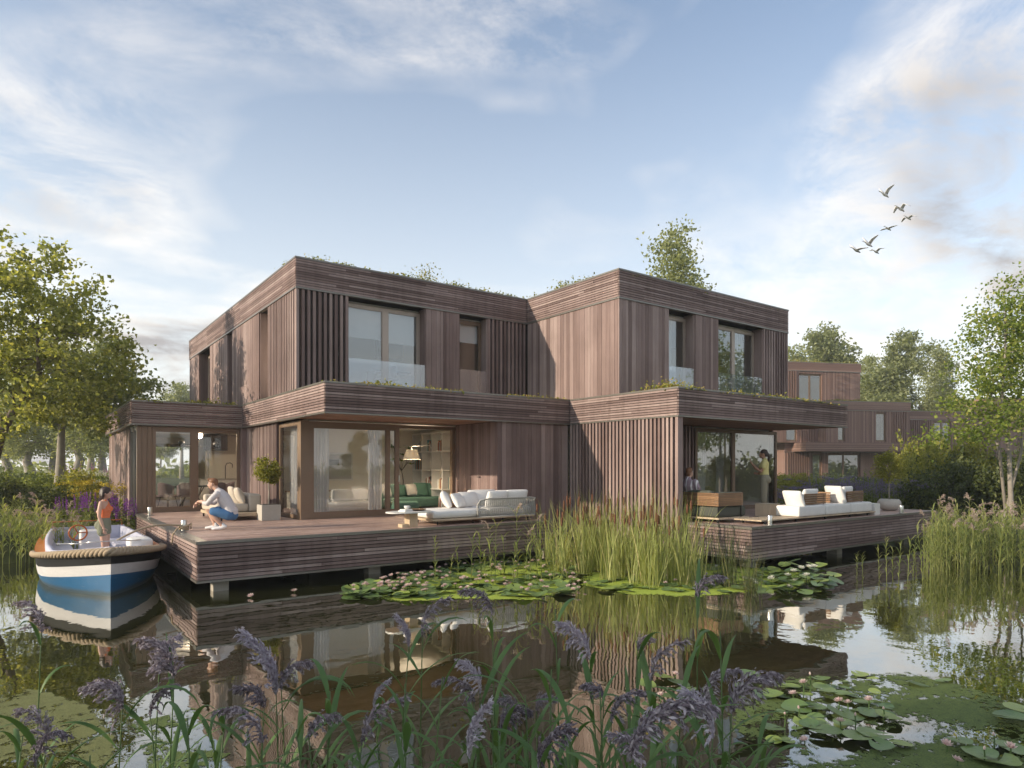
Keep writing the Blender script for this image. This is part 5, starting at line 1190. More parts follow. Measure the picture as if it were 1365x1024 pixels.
def glow(parent, loc, watt, r=.05, col=(1.0, .80, .56)):  # point light added inside a lamp to brighten the room
    l = bpy.data.lights.new('added_room_light', 'POINT'); l.energy = watt; l.color = col; l.shadow_soft_size = r; o = bpy.data.objects.new('added_room_light', l); COL.objects.link(o); o.parent = parent; o.location = loc; return o
_m = MT('lamp_shade'); _m.set(Base_Color=(.78, .74, .66, 1), Roughness=.9); _t = _m.n('ShaderNodeBsdfTranslucent'); _t.inputs[0].default_value = (.8, .74, .62, 1); _x = _m.n('ShaderNodeMixShader'); _x.inputs[0].default_value = .07
_m.l(_m.b.outputs[0], _x.inputs[1]); _m.l(_t.outputs[0], _x.inputs[2]); _m.l(_x.outputs[0], _m.out.inputs[0]); M['shade'] = _m.mat
_m = MT('added_glow_globe'); _m.set(Base_Color=(.8, .78, .72, 1)); _m.b.inputs['Emission Color'].default_value = (1, .82, .6, 1); _m.b.inputs['Emission Strength'].default_value = .5; M['added_glow_globe'] = _m.mat; M['white_paint'] = plain('white_lacquer', (0.72, 0.70, 0.66), .5); M['stone_bowl'] = plain('stone_bowl', (0.50, 0.46, 0.42), .9, 0, 10, .15, .3)  # globe emission is added, to go with the added kitchen light
def rot(ax, d): return Matrix.Rotation(R(d), 4, ax)
def T(x, y, z): return Matrix.Translation((x, y, z))
def pillow(label, loc, size, rotv, mat, name='cushion', group=None, cat='cushion'):
    w, h, t = size; b = MB(); b.rbox(-w/2, w/2, -h/2, h/2, -t/2, t/2, min(w, h) * .10, None, .72, 6); o = b.build(name, M[mat], None, True, loc=loc, rot=rotv); return tag(o, label, cat, group)
# ---- mooring posts
def bollard(p, label, ropewrap=False):
    t = thing('mooring_post', label, 'mooring post', p, 0, 'steel mooring posts on the deck edges')
    b = MB(); b.lathe([(.058, .012), (.06, .02), (.06, .225), (.055, .235), (.02, .238)], 18); b.build('post', M['steel'], t, True); b = MB(); b.box(-.10, .10, -.10, .10, .004, .013); b.build('base_plate', M['steel'], t)
    return t
bollard((2.72, 21.3, 1.006), 'short steel mooring post at the far end of the left deck'); bollard((2.66, 15.75, 1.006), 'short steel mooring post wound with rope before the crouching man')
bollard((14.15, 9.07, 1.006), 'short steel mooring post near the corner of the right deck'); bollard((20.9, 9.07, 1.006), 'short steel mooring post at the reed end of the right deck')
# ---- topiary trees
def topiary(label, loc, kind, r, zs, seed, leafm):
    t = thing('topiary_tree', label, 'tree', loc)
    if kind == 'cube':
        s = .24; b = MB(); b.box(-s, s, -s, s, 0, .40); b.box(-s + .02, s - .02, -s + .02, s - .02, .40, .402); b.build('planter', M['concrete'], t); boxpart('soil', M['soil'], t, -s + .03, s - .03, -s + .03, s - .03, .403, .41)
    else: b = MB(); b.lathe([(.16, 0), (.27, .06), (.34, .18), (.33, .29), (.27, .36), (.25, .36), (.24, .31), (.02, .30)], 24); b.build('planter', M['stone_bowl'], t, True)
    b = MB(); b.tube([(0, 0, .3), (.01, .01, .7), (-.01, 0, zs), (0, 0, zs + r * .6)], [.022, .018, .018, .01], 7); rs = np.random.RandomState(seed)
    for k in range(9): d = rs.normal(size=3); d[2] = abs(d[2]); d /= np.linalg.norm(d); b.tube([(0, 0, zs), tuple(np.array([0, 0, zs + r * .4]) + d * r * .7)], [.010, .004], 5)
    b.build('trunk', M['bark_pale'], t, True)
    cen = []
    for k in range(30):
        d = rs.normal(size=3); d /= np.linalg.norm(d); c = np.array([0, 0, zs + r * .75]) + d * r * rs.uniform(.55, .95); cen.append(c + rs.normal(0, r * .17, (80, 3)))
    c = np.concatenate(cen); v, f = leaf_cloud(c, rs.uniform(.045, .085, len(c)), rs, 1, 1.7); link('crown', np_mesh('crown', v, f, M[leafm]), t); return t
topiary('clipped round tree in a square concrete planter on the left deck', (5.02, 17.75, 1.003), 'cube', .34, 1.08, 3, 'leaf_gold'); topiary('loose round tree in a pale stone bowl on the right deck', (22.1, 9.95, 1.003), 'bowl', .46, 1.05, 5, 'leaf_gold')

# ---- beige sofa on the left deck
t = thing('garden_sofa', 'beige low sofa with wooden platform behind the crouching man', 'sofa', (3.85, 18.35, 1.0))
b = MB(); b.box(0, 1.16, -.42, 1.9, .11, .19); b.build('platform', M['pale_wood'], t)
for x, y in ((.06, -.36), (1.1, -.36), (.06, 1.8), (1.1, 1.8)): boxpart('leg', M['dark_metal'], t, x - .02, x + .02, y - .02, y + .02, 0, .11)
b = MB(); b.rbox(0.02, .82, 0, 1.88, .195, .42, .06, None, .0); b.build('seat_cushion', M['beige_fab'], t, True); b = MB(); b.rbox(.83, 1.14, .0, 1.88, .195, .66, .05); b.build('backrest', M['beige_fab'], t, True); b = MB(); b.rbox(.05, .82, 1.60, 1.88, .425, .62, .05); b.build('armrest', M['beige_fab'], t, True)
for k, (x, y, s) in enumerate(((4.50, 18.62, .46), (4.46, 19.05, .50), (4.55, 19.5, .46))): pillow('beige cushion on the low sofa, ' + ('nearest', 'middle', 'farthest')[k] + ' of three', (x, y, 1.62), (s, s, .15), (R(8 * k - 5), R(68), R(-8 + 9 * k)), 'beige_fab', group='cushions on the beige sofa')
# ---- coffee table
t = thing('coffee_table', 'white slab coffee table on a wooden pedestal before the daybed', 'table', (7.05, 13.75, 1.0))
b = MB(); pts = [(.55 * math.copysign(abs(math.cos(a)) ** .8, math.cos(a)), .34 * math.copysign(abs(math.sin(a)) ** .8, math.sin(a))) for a in np.linspace(0, 2 * math.pi, 33)[:-1]]; b.prism(pts, .335, .365); b.build('table_top', M['white_stone'], t)
b = MB(); b.box(-.05, .16, -.13, .13, 0, .335); b.build('pedestal', M['pale_wood'], t); boxpart('foot', M['pale_wood'], t, -.22, -.052, -.10, .12, 0, .08)
b = MB(); b.box(-.14, .14, -.10, .10, 0, .03); b.box(-.11, .12, -.085, .085, .031, .055); tag(b.build('books', M['white_paint'], None, loc=(6.95, 13.72, 1.366), rot=(0, 0, .4)), 'two white books lying on the coffee table', 'books')
b = MB(); b.lathe([(.035, 0), (.06, .03), (.068, .075), (.062, .075), (.055, .035), (.01, .02)], 16); b.tube([(.065, 0, .06), (.095, 0, .055), (.09, 0, .03), (.055, 0, .025)], .007, 6); tag(b.build('cup', M['white_paint'], None, True, loc=(6.98, 13.72, 1.422)), 'white cup standing on the books', 'cup')
b = MB(); b.lathe([(.06, 0), (.19, .018), (.21, .04), (.195, .036), (.06, .012)], 20); tag(b.build('bowl', M['wenge'], None, True, loc=(7.32, 13.85, 1.366)), 'flat dark bowl on the coffee table', 'bowl')
# ---- white daybed with rope back
t = thing('daybed', 'white outdoor daybed with grey rope backrest on the left deck', 'daybed', (7.6, 13.62, 1.0))
b = MB(); b.rbox(0, 3.05, .0, 1.25, .10, .15, .025); b.build('base', M['pale_wood'], t)
for x, y in ((.2, .12), (1.2, .12), (2.1, .12), (2.9, .12), (.2, 1.1), (1.5, 1.1), (2.9, 1.1)): b = MB(); b.tube([(x, y, 0), (x, y, .10)], .015, 6); b.build('leg', M['dark_metal'], t)
b = MB(); b.rbox(.04, 1.62, .06, 1.2, .155, .35, .08); b.build('seat_cushion', M['white_fab'], t, True); b = MB(); b.rbox(1.63, 3.0, .08, 1.2, .155, .37, .08); b.build('seat_cushion', M['white_fab'], t, True)
fr_ = MB(); path = [(1.28, .02, .14), (1.26, .015, .45), (1.34, .01, .56), (1.6, .0, .60), (2.9, .0, .60), (3.08, .03, .58), (3.1, .12, .5), (3.1, .9, .56), (3.1, 1.2, .5), (3.09, 1.22, .14)]
fr_.tube(path, .018, 8); fr_.tube([(1.28, .02, .15), (3.05, .02, .15), (3.09, .06, .15), (3.09, 1.2, .15)], .016, 8); fr_.build('back_frame', M['grey_fab'], t, True)
rp = MB()
for k in range(58):
    x = 1.31 + k * .0305; z1 = .54 + min(.05, (x - 1.3) * .3); rp.tube([(x, .02, .15), (x + .02, .004 + .012 * (k % 2), .15 + (z1 - .15) * .35), (x - .015, .004 + .012 * ((k + 1) % 2), .15 + (z1 - .15) * .7), (x, .01, z1)], .0085, 5, cap=False)
for k in range(30): y = .08 + k * .037; rp.tube([(3.09, y, .15), (3.10 + .01 * (k % 2), y + .01, .35), (3.1, y, .55)], .0085, 5, cap=False)
o = rp.build('rope_weave', M['rope_grey'], t, True); o['kind'] = 'stuff'
PW = [((8.55, 14.62, 1.56), (.62, .46, .17), (R(62), 0, R(60)), 'leaning at the left arm'), ((8.78, 14.40, 1.54), (.50, .40, .15), (R(58), 0, R(35)), 'small, second from the left'), ((9.25, 14.66, 1.54), (.6, .42, .16), (R(64), 0, R(5)), 'low in the middle'), ((9.75, 14.74, 1.58), (.85, .42, .18), (R(66), 0, R(-4)), 'long at the back'),
      ((9.62, 13.92, 1.56), (.62, .46, .19), (R(-68), 0, R(3)), 'rolled over the rope back, left'), ((10.25, 13.95, 1.57), (.66, .48, .19), (R(-66), 0, R(-3)), 'rolled over the rope back, right'), ((10.45, 14.72, 1.56), (.5, .42, .16), (R(62), 0, R(-25)), 'in the far right corner')]
for lo, sz, ro, nm in PW: pillow('white cushion on the daybed, ' + nm, lo, sz, ro, 'white_fab', group='cushions on the daybed')
# a floor lamp stands in the room behind, see below
# ---- right deck: slatted corner armchair with the seated man
t = thing('slatted_armchair', 'brown slatted corner armchair with dark cushions where a man sits', 'armchair', (13.62, 10.12, 1.0))
b = MB(); b.box(0, 1.25, 0, 1.45, .09, .13); b.build('base', M['pale_wood'], t)
for x, y in ((.05, .05), (1.2, .05), (.05, 1.4), (1.2, 1.4)): boxpart('leg', M['dark_metal'], t, x - .02, x + .02, y - .02, y + .02, 0, .09)
for k in range(8):
    z = .42 + k * .041; boxpart('slat', M['wenge'], t, .0, .02, .0, 1.25, z, z + .034); boxpart('slat', M['wenge'], t, .022, 1.0, .0, .02, z, z + .034)
for x, y in ((.024, .024), (.024, 1.2), (.96, .024)): boxpart('bracket', M['dark_metal'], t, x, x + .025, y, y + .025, .13, .74)
b = MB(); b.rbox(.06, 1.22, .06, 1.4, .135, .40, .06); b.build('seat_cushion', M['dark_fab'], t, True); b = MB(); b.rbox(.06, .26, .28, 1.3, .41, .80, .08); b.build('back_cushion', M['dark_fab'], t, True); b = MB(); b.rbox(.3, 1.1, .06, .24, .41, .76, .07); b.build('back_cushion', M['dark_fab'], t, True)
M['teak_pale'] = wood_mat('bleached_oak', [(0.1, (0.58, 0.45, 0.29)), (0.5, (0.68, 0.54, 0.37)), (0.9, (0.76, 0.63, 0.45))], (2, 25, 25), rough=.55, grey=(.6, .5, .38))
# ---- side table, platform and white lounge modules
t = thing('side_table', 'square light wooden side table in front of the standing woman', 'table', (16.5, 10.65, 1.0)); b = MB(); b.box(-.23, .23, -.23, .23, .02, .36); b.build('body', M['teak_pale'], t); boxpart('plinth', M['dark_metal'], t, -.2, .2, -.2, .2, 0, .02); boxpart('table_top', M['pale_wood'], t, -.235, .235, -.235, .235, .362, .375)
t = thing('lounge', 'white modular lounge on a long low wooden platform on the right deck', 'lounge', (14.05, 9.20, 1.0))
for k in range(5): boxpart('platform_board', M['pale_wood'], t, 0, 5.6, .02 + k * .155, .165 + k * .155, .085, .115)
for x in (.25, 1.6, 3.0, 4.3, 5.3):
    for y in (.1, .7): boxpart('leg', M['dark_metal'], t, x - .02, x + .02, y - .02, y + .02, 0, .085)
for x0, x1 in ((1.65, 2.95), (2.96, 4.25), (4.26, 5.45)): b = MB(); b.rbox(x0, x1, .04, .70, .118, .39, .045); b.build('seat_cushion', M['white_fab'], t, True)
def slatback(t, x0, x1, y, z0, z1, n=5):
    for k in range(n): z = z0 + (z1 - z0) * k / n; boxpart('backrest_slat', M['wenge'], t, x0, x1, y, y + .035, z, z + (z1 - z0) / n - .012)
    for x in (x0 + .03, x1 - .06): boxpart('backrest_post', M['dark_metal'], t, x, x + .03, y + .037, y + .05, z0 - .1, z1 - .02)
slatback(t, 2.15, 3.15, .16, .41, .70); slatback(t, 4.28, 5.18, .16, .41, .72)
for k in range(5): boxpart('backrest_slat', M['wenge'], t, 3.62, 3.655, .3, .68, .41 + k * .06, .458 + k * .06)
boxpart('end_block', M['white_paint'], t, 5.62, 5.95, .06, .75, 0, .33); boxpart('end_block', M['white_paint'], t, 5.62, 5.85, .5, .85, .331, .40)
for lo, sz, ro, nm in [((15.98, 9.55, 1.56), (.58, .46, .16), (R(66), 0, R(80)), 'leftmost, sunlit and leaning'), ((16.6, 9.50, 1.60), (.7, .44, .15), (R(-72), 0, R(2)), 'flat behind the left slatted back'), ((18.05, 9.55, 1.62), (.62, .52, .17), (R(68), 0, R(70)), 'large and upright between the slatted backs'), ((18.6, 9.55, 1.62), (.62, .46, .16), (R(-74), 0, R(6)), 'behind the right slatted back')]: pillow('white cushion on the lounge, ' + nm, lo, sz, ro, 'white_fab', group='cushions on the lounge')
t = thing('ottoman', 'white ottoman behind the slatted armchair', 'ottoman', (15.9, 11.7, 1.0)); b = MB(); b.rbox(-.45, .45, -.4, .4, .13, .40, .07); b.build('cushion', M['white_fab'], t, True); boxpart('base', M['teak'], t, -.44, .44, -.39, .39, .09, .128)
for x in (-.38, .38):
    for y in (-.33, .33): boxpart('leg', M['dark_metal'], t, x - .015, x + .015, y - .015, y + .015, 0, .09)

# ================================================================== inside the rooms
# living room of the left house (house origin 5.5, 17.06)
hx, hy = 5.5, 17.06
t = thing('indoor_sofa', 'green sofa inside the open sliding door', 'sofa', (hx + 3.3, hy + 1.75, 1.0))
b = MB(); b.rbox(0, 2.25, 0, .95, .1, .42, .06); b.build('seat', M['green_fab'], t, True); b = MB(); b.rbox(0, 2.25, .72, .98, .42, .80, .08); b.build('backrest', M['green_fab'], t, True); b = MB(); b.rbox(-.28, -.01, 0, .98, .1, .58, .06); b.build('armrest', M['green_fab'], t, True)
for x in (.1, 2.1): boxpart('leg', M['dark_metal'], t, x - .02, x + .02, .1, .14, 0, .1)
for k, (x, s, mm, rz, nm) in enumerate([(.25, .46, 'grey_fab', 8, 'large grey'), (.62, .42, 'green_dk', -6, 'dark green, left'), (1.2, .40, 'grey_fab', 4, 'small grey'), (1.55, .48, 'green_dk', -5, 'dark green, middle'), (2.0, .46, 'green_dk', 6, 'dark green, right')]):
    pillow(nm + ' cushion on the indoor sofa', (hx + 3.3 + x, hy + 2.25, 1.64), (s, s, .14), (R(66), 0, R(rz)), mm, group='cushions on the indoor sofa')
t = thing('pouf', 'low green pouf just inside the sliding door', 'pouf', (hx + 3.55, hy + .95, 1.0)); b = MB(); b.rbox(-.42, .42, -.3, .3, .03, .36, .12); b.build('cushion', M['green_fab'], t, True); boxpart('base', M['dark_metal'], t, -.3, .3, -.2, .2, 0, .028)
t = thing('floor_lamp', 'floor lamp with angled arm and white conical shade indoors', 'lamp', (hx + 4.9, hy + .95, 1.0))
b = MB(); b.tube([(0, 0, .02), (0, 0, 1.35)], .012, 8); b.tube([(0, 0, 1.35), (-.42, .05, 2.05), (-1.02, .1, 2.02)], .010, 8); b.build('arm', M['white_paint'], t, True); b = MB(); b.lathe([(.14, 0), (.14, .02), (.02, .025)], 18); b.build('base', M['white_paint'], t, True)
b = MB(); b.lathe([(.27, 0), (.16, .30), (.155, .30), (.262, 0)], 24, (-1.02, .1, 1.62), cap=False); b.tube([(-1.02, .1, 1.92), (-1.02, .1, 2.02)], .008, 6); b.build('lamp_shade', M['shade'], t, True); glow(t, (-1.02, .1, 1.72), 20)  # light in the lamp is added to brighten the living room
t = thing('house_plant', 'indoor tree with drooping green leaves behind the lamp', 'plant', (hx + 4.55, hy + 3.05, 1.0)); b = MB(); b.lathe([(.16, 0), (.2, .34), (.18, .34), (.17, .3), (.01, .3)], 16); b.build('pot', M['white_paint'], t, True)
b = MB(); b.tube([(0, 0, .3), (.05, 0, .9), (-.02, .0, 1.3)], [.02, .016, .012], 6); rs = np.random.RandomState(4); parts = []
for k in range(9):
    a = rs.uniform(0, 6.28); e = (.35 * math.cos(a), .3 * math.sin(a), 1.5 + rs.uniform(-.1, .6)); b.tube([(-.02, 0, 1.25), (e[0] * .5, e[1] * .5, 1.5), e], [.010, .007, .004], 5)
    for j in range(8): parts.append(blade(e, rs.uniform(0, 6.28), rs.uniform(.2, .34), rs.uniform(.8, 1.3), rs.uniform(.6, 1.4), .07, rs, 4, .2))
b.build('trunk', M['bark'], t, True); v, f = join_np(parts); link('leaves', np_mesh('leaves', v, f, M['leaf_birch'], smooth=True), t)
# bookcase on the right wall
t = thing('bookcase', 'white bookcase filled with books on the right wall indoors', 'bookcase', (hx + 5.14, hy + .7, 1.0))
b = MB(); D_, Lb, Hb = .34, 2.75, 2.52
for k in range(5): b.box(0, D_, 0, Lb, .04 + k * .612, .07 + k * .612)
for k in range(5): b.box(.001, D_, k * (Lb - .03) / 4, k * (Lb - .03) / 4 + .03, .0, Hb)
b.box(D_ - .02, D_, 0, Lb, 0, Hb); b.build('case', M['white_paint'], t)
rb = random.Random(8); BC = [plain('book_' + n_, c_, .7) for n_, c_ in (('cream', (.6, .55, .45)), ('tan', (.4, .27, .15)), ('teal', (.06, .2, .22)), ('grey', (.3, .3, .3)), ('black', (.03, .03, .03)), ('white', (.7, .68, .65)), ('rust', (.3, .1, .05)))]
for sh in range(4):
    for c_ in range(4):
        y = c_ * .68 + .06; z = .072 + sh * .612; tt = rb.random()
        if tt < .25: continue
        ye = y + rb.uniform(.25, .56); 
        while y < ye:
            w_ = rb.uniform(.025, .055); hgt = rb.uniform(.24, .40); boxpart('book', rb.choice(BC), t, .06, .27, y, y + w_ - .003, z, z + hgt); y += w_
# pictures and sideboard along the back wall
for k, (x0, x1, z0, z1, lb_) in enumerate([(.95, 1.55, 2.0, 2.75, 'left framed picture on the wall behind the fixed pane'), (1.75, 3.0, 1.95, 2.85, 'wide framed picture on the wall behind the fixed pane')]):
    t = thing('framed_picture', lb_, 'picture', (hx + x0, hy + 3.5, z0)); boxpart('frame', M['white_paint'], t, 0, x1 - x0, .0, .04, 0, z1 - z0); boxpart('print', M['grey_fab'], t, .05, x1 - x0 - .05, -.004, -.001, .05, z1 - z0 - .05)
    boxpart('dark_shape', M['dark_fab'], t, .2 * (x1 - x0), .62 * (x1 - x0), -.009, -.006, .55 * (z1 - z0), .75 * (z1 - z0))
t = thing('sideboard', 'low pale sideboard behind the fixed pane', 'sideboard', (hx + .8, hy + 2.95, 1.0)); boxpart('body', M['plaster'], t, 0, 2.3, 0, .5, .12, .62); boxpart('top', M['teak'], t, -.02, 2.32, -.02, .5, .622, .65)
for k in range(3): boxpart('door', M['white_paint'], t, .02 + k * .765, .765 + k * .765, -.018, -.001, .14, .60)
t = thing('indoor_lounge', 'white low lounge seat behind the fixed pane', 'sofa', (hx + 1.0, hy + 1.35, 1.0)); b = MB(); b.rbox(0, 1.9, 0, .9, .08, .36, .06); b.build('seat', M['white_fab'], t, True); b = MB(); b.rbox(.75, 1.9, .62, .9, .362, .72, .08); b.build('backrest', M['white_fab'], t, True); boxpart('plinth', M['teak'], t, .05, 1.85, .05, .85, 0, .078)
b = MB(); b.box(-.2, .2, -.12, .12, 0, .05); b.box(-.17, .18, -.10, .10, .051, .09); tag(b.build('books', M['dark_fab'], None, loc=(hx + 1.35, hy + 1.7, 1.362)), 'dark books lying on the white lounge indoors', 'books')
# kitchen and dining corner in the wing
t = thing('kitchen_island', 'white kitchen island seen through the wing window', 'kitchen island', (hx - .55, hy + 9.0, 1.0)); boxpart('body', M['white_paint'], t, 0, 2.6, 0, .9, 0, .90); boxpart('worktop', M['concrete'], t, -.02, 2.62, -.02, .92, .902, .94)
b = MB(); b.tube([(.95, .45, .94), (.95, .45, 1.42), (1.0, .45, 1.52), (1.12, .45, 1.54), (1.2, .45, 1.48), (1.2, .45, 1.36)], .016, 8); b.build('tap', M['dark_metal'], t, True)
boxpart('tall_cabinet', M['plaster'], t, .5, 2.9, 1.05, 1.3, 0, 2.55); b = MB(); b.box(.25, 1.0, .3, .8, 2.0, 2.6); b.build('extractor_hood', M['dark_metal'], t)
t = thing('dining_table', 'dark dining table inside the wing window', 'table', (hx - 1.15, hy + 7.3, 1.0)); b = MB(); b.prism([(.95 * math.cos(a), .55 * math.sin(a)) for a in np.linspace(0, 2 * math.pi, 29)[:-1]], .72, .75); b.build('table_top', M['dark_metal'], t)
for s_ in (-1, 1): b = MB(); b.tube([(s_ * .35, -.2, 0), (s_ * .2, 0, .36), (s_ * .35, -.2, .72)], .02, 6); b.tube([(s_ * .35, .2, 0), (s_ * .2, 0, .36), (s_ * .35, .2, .72)], .02, 6); b.build('leg', M['dark_metal'], t)
def chair(loc, rz, label):
    t = thing('dining_chair', label, 'chair', loc, rz, 'dining chairs in the wing'); b = MB(); n = 15
    rows = []
    for i in range(8):
        s_ = i / 7; row = []
        for j in range(n):
            a = (j / (n - 1) - .5) * 2.6; rr_ = .27
            x = -math.cos(a) * rr_ * (1 + .12 * s_) + .03; y = math.sin(a) * rr_ * 1.02; z = .46 + (.42 * (max(0, math.cos(a * .62)) ** .9)) * s_
            row.append((x, y, z))
        rows.append(row)
    b.grid(rows); o = b.build('backrest', M['mauve_fab'], t, True); md = o.modifiers.new('s', 'SOLIDIFY'); md.thickness = .03
    b = MB(); b.rbox(-.24, .24, -.25, .25, .42, .49, .03); b.build('seat', M['mauve_fab'], t, True)
    for sx in (-1, 1):
        for sy in (-1, 1): b = MB(); b.tube([(sx * .15, sy * .15, .42), (sx * .23, sy * .22, 0)], [.012, .009], 6); b.build('leg', M['dark_metal'], t)
    return t
for k, (x, y, rz, nm) in enumerate([(-1.95, 6.75, 40, 'nearest the left corner post'), (-1.45, 6.45, 80, 'with its back to the window, left of the mullion'), (-.55, 6.5, 110, 'right of the mullion'), (-.1, 7.2, 185, 'farthest right in the wing window')]): chair((hx + x, hy + y, 1.0), R(rz), 'mauve shell dining chair ' + nm)
t = thing('pendant_lamp', 'black pendant lamp with glass globes over the dining table', 'lamp', (hx - .9, hy + 7.3, 3.6)); b = MB(); b.tube([(0, 0, 0), (0, 0, -.5)], .008, 6); b.tube([(-.55, 0, -.5), (.5, .1, -.52)], .010, 6); b.build('rod', M['dark_metal'], t)
for x, z in ((-.55, -.42), (.0, -.15), (.5, -.45)): b = MB(); b.ball((x, 0, z), .11, 14, 9); b.build('globe', M['dark_metal'] if x else M['added_glow_globe'], t, True)
glow(t, (.0, -.18, -.22), 24)  # light added at the pendant to brighten the kitchen
# upper room chair, dining set of the right house
chair((hx + 3.0, hy + .95, 4.53), R(200), 'pale chair behind the large upper window')
t = thing('desk', 'desk with shelf behind the large upper window', 'desk', (hx + 3.05, hy + 1.5, 4.53)); boxpart('desk_top', M['dark_fab'], t, -.3, .9, -.25, .35, .72, .76); boxpart('side', M['dark_fab'], t, -.3, -.26, -.25, .35, 0, .719); boxpart('shelf', M['dark_fab'], t, 0.0, .8, .1, .35, 1.2, 1.9)
gx_, gy_ = 13.0, 12.9
t = thing('round_table', 'round wooden table inside the right house', 'table', (gx_ + 5.1, gy_ + 1.7, 1.0)); b = MB(); b.lathe([(.62, .72), (.64, .735), (.62, .75)], 30); b.build('table_top', M['teak'], t, True); b = MB(); b.lathe([(.3, 0), (.28, .03), (.06, .08), (.05, .6), (.1, .719)], 16); b.build('pedestal', M['dark_metal'], t, True)
b = MB(); b.lathe([(.07, 0), (.13, .10), (.14, .22), (.07, .32), (.05, .36), (.07, .40)], 16); tag(b.build('vase', M['dark_metal'], None, True, loc=(gx_ + 4.75, gy_ + 1.55, 1.751)), 'dark vase on the round table in the right house', 'vase')
t = thing('indoor_armchair', 'dark blue armchair inside the right house', 'armchair', (gx_ + 4.35, gy_ + 1.3, 1.0)); M['navy'] = fabric('navy_fabric', (.03, .04, .07)); b = MB(); b.rbox(-.38, .38, -.38, .38, .12, .45, .08); b.build('seat', M['navy'], t, True); b = MB(); b.rbox(-.38, .38, .2, .4, .45, .95, .09); b.build('backrest', M['navy'], t, True)
for x in (-.3, .3): boxpart('leg', M['dark_metal'], t, x - .02, x + .02, -.3, -.26, 0, .12)

# ================================================================== sloop
M['hull_blue'] = plain('hull_blue_paint', (0.012, 0.115, 0.265), .4, 0, 3, .18); M['hull_white'] = plain('hull_white_paint', (0.70, 0.68, 0.68), .35, 0, 3, .06); M['hull_black'] = plain('hull_black_paint', (0.010, 0.010, 0.011), .6, spec=.2); M['varnish'] = wood_mat('varnished_wood', [(0.1, (0.42, 0.11, 0.025)), (0.5, (0.54, 0.15, 0.035)), (0.9, (0.62, 0.20, 0.05))], (20, 3, 20), rough=.25, grey=(.4, .14, .05)); M['lav'] = plain('pale_lavender_gelcoat', (0.52, 0.52, 0.62), .4, 0, 3, .04)
for _n, _col in (('hull_blue', (0.012, 0.115, 0.265)), ('hull_white', (0.70, 0.68, 0.68))):
    m = MT(_n + '_worn'); v_ = m.obj; sp_ = m.n('ShaderNodeSeparateXYZ'); m.l(v_, sp_.inputs[0])
    c = m.mix(m.noise(m.mapv(v_, (2, 2, 9)), 1, 6, .7), tuple(x * .72 for x in _col), tuple(min(1, x * 1.22) for x in _col))
    sc_ = m.ramp(m.noise(m.mapv(v_, (3, 3, 26)), 1, 5, .75), [(.60, (0, 0, 0)), (.68, (1, 1, 1))]); c = m.mix(m.math('MULTIPLY', sc_, .28), c, (.42, .45, .47))
    wl_ = m.math('SUBTRACT', m.math('ADD', .07, m.math('MULTIPLY', m.noise(v_, 7, 4, .6), .10)), sp_.outputs[2]); c = m.mix(m.math('MULTIPLY', m.math('MULTIPLY', wl_, 14.0, clamp=True), .75), c, (.055, .06, .035))
    m.l(c, m.b.inputs['Base Color']); m.set(Roughness=.42); M[_n] = m.mat
BT = thing('sloop', 'blue and white open sloop with rope fender moored at the left deck', 'boat', (1.17, 14.25, 0), R(-90))
# local: x from bow (0) to stern is -x... built with bow at x=0 looking +x, stern at x=-6
LB = 6.0
def hb(s): return 1.13 * (1 - (1 - min(s / .36, 1)) ** 2.3) * (1 - .16 * max(0, (s - .45) / .55) ** 2)
def zs(s): return .66 + .20 * max(0, 1 - s / .42) ** 1.7 + .05 * max(0, (s - .6) / .4)
def xo(s, zf): return -LB * s + .14 * zf * max(0, 1 - s * 6)
SS = [0, .008, .02, .04, .07, .11, .16, .22, .3, .4, .5, .6, .7, .8, .9, 1.0]
def section(s):
    """half section from keel to sheer: list of (half breadth, z)"""
    z = zs(s); b_ = hb(s); wl = b_ * (.62 + .30 * min(1, s / .45)); kz = -.32 + .1 * s
    return [(0.0 if s < .9 else .05, kz), (wl * .5, kz * .75), (wl * .88, -.12), (wl, .02), (wl + (b_ - wl) * .55, z - .45), (wl + (b_ - wl) * .82, z - .255), (b_, z - .05), (b_ * 1.0 + .005, z)]
def hull_rows(i0, i1):
    mb = MB()
    for sd in (-1, 1):
        rows = []
        for i in range(i0, i1 + 1):
            row = []
            for s in SS: h, z = section(s)[i]; row.append((xo(s, (z + .3) / 1.2), sd * h, z))
            rows.append(row if sd > 0 else row[::-1])
        mb.grid(rows)
    sec = section(1.0); n_ = i1 - i0
    for i in range(i0, i1):
        a, c = sec[i], sec[i + 1]; mb.add([(-LB, -a[0], a[1]), (-LB, a[0], a[1]), (-LB, c[0], c[1]), (-LB, -c[0], c[1])], [(0, 1, 2, 3)])
    return mb
hull_rows(0, 4).build('hull', M['hull_blue'], BT, True); hull_rows(4, 5).build('white_strake', M['hull_white'], BT, True); hull_rows(5, 7).build('black_strake', M['hull_black'], BT, True)
def ring(off, s_): h = max(0.0, hb(s_) - off); return h
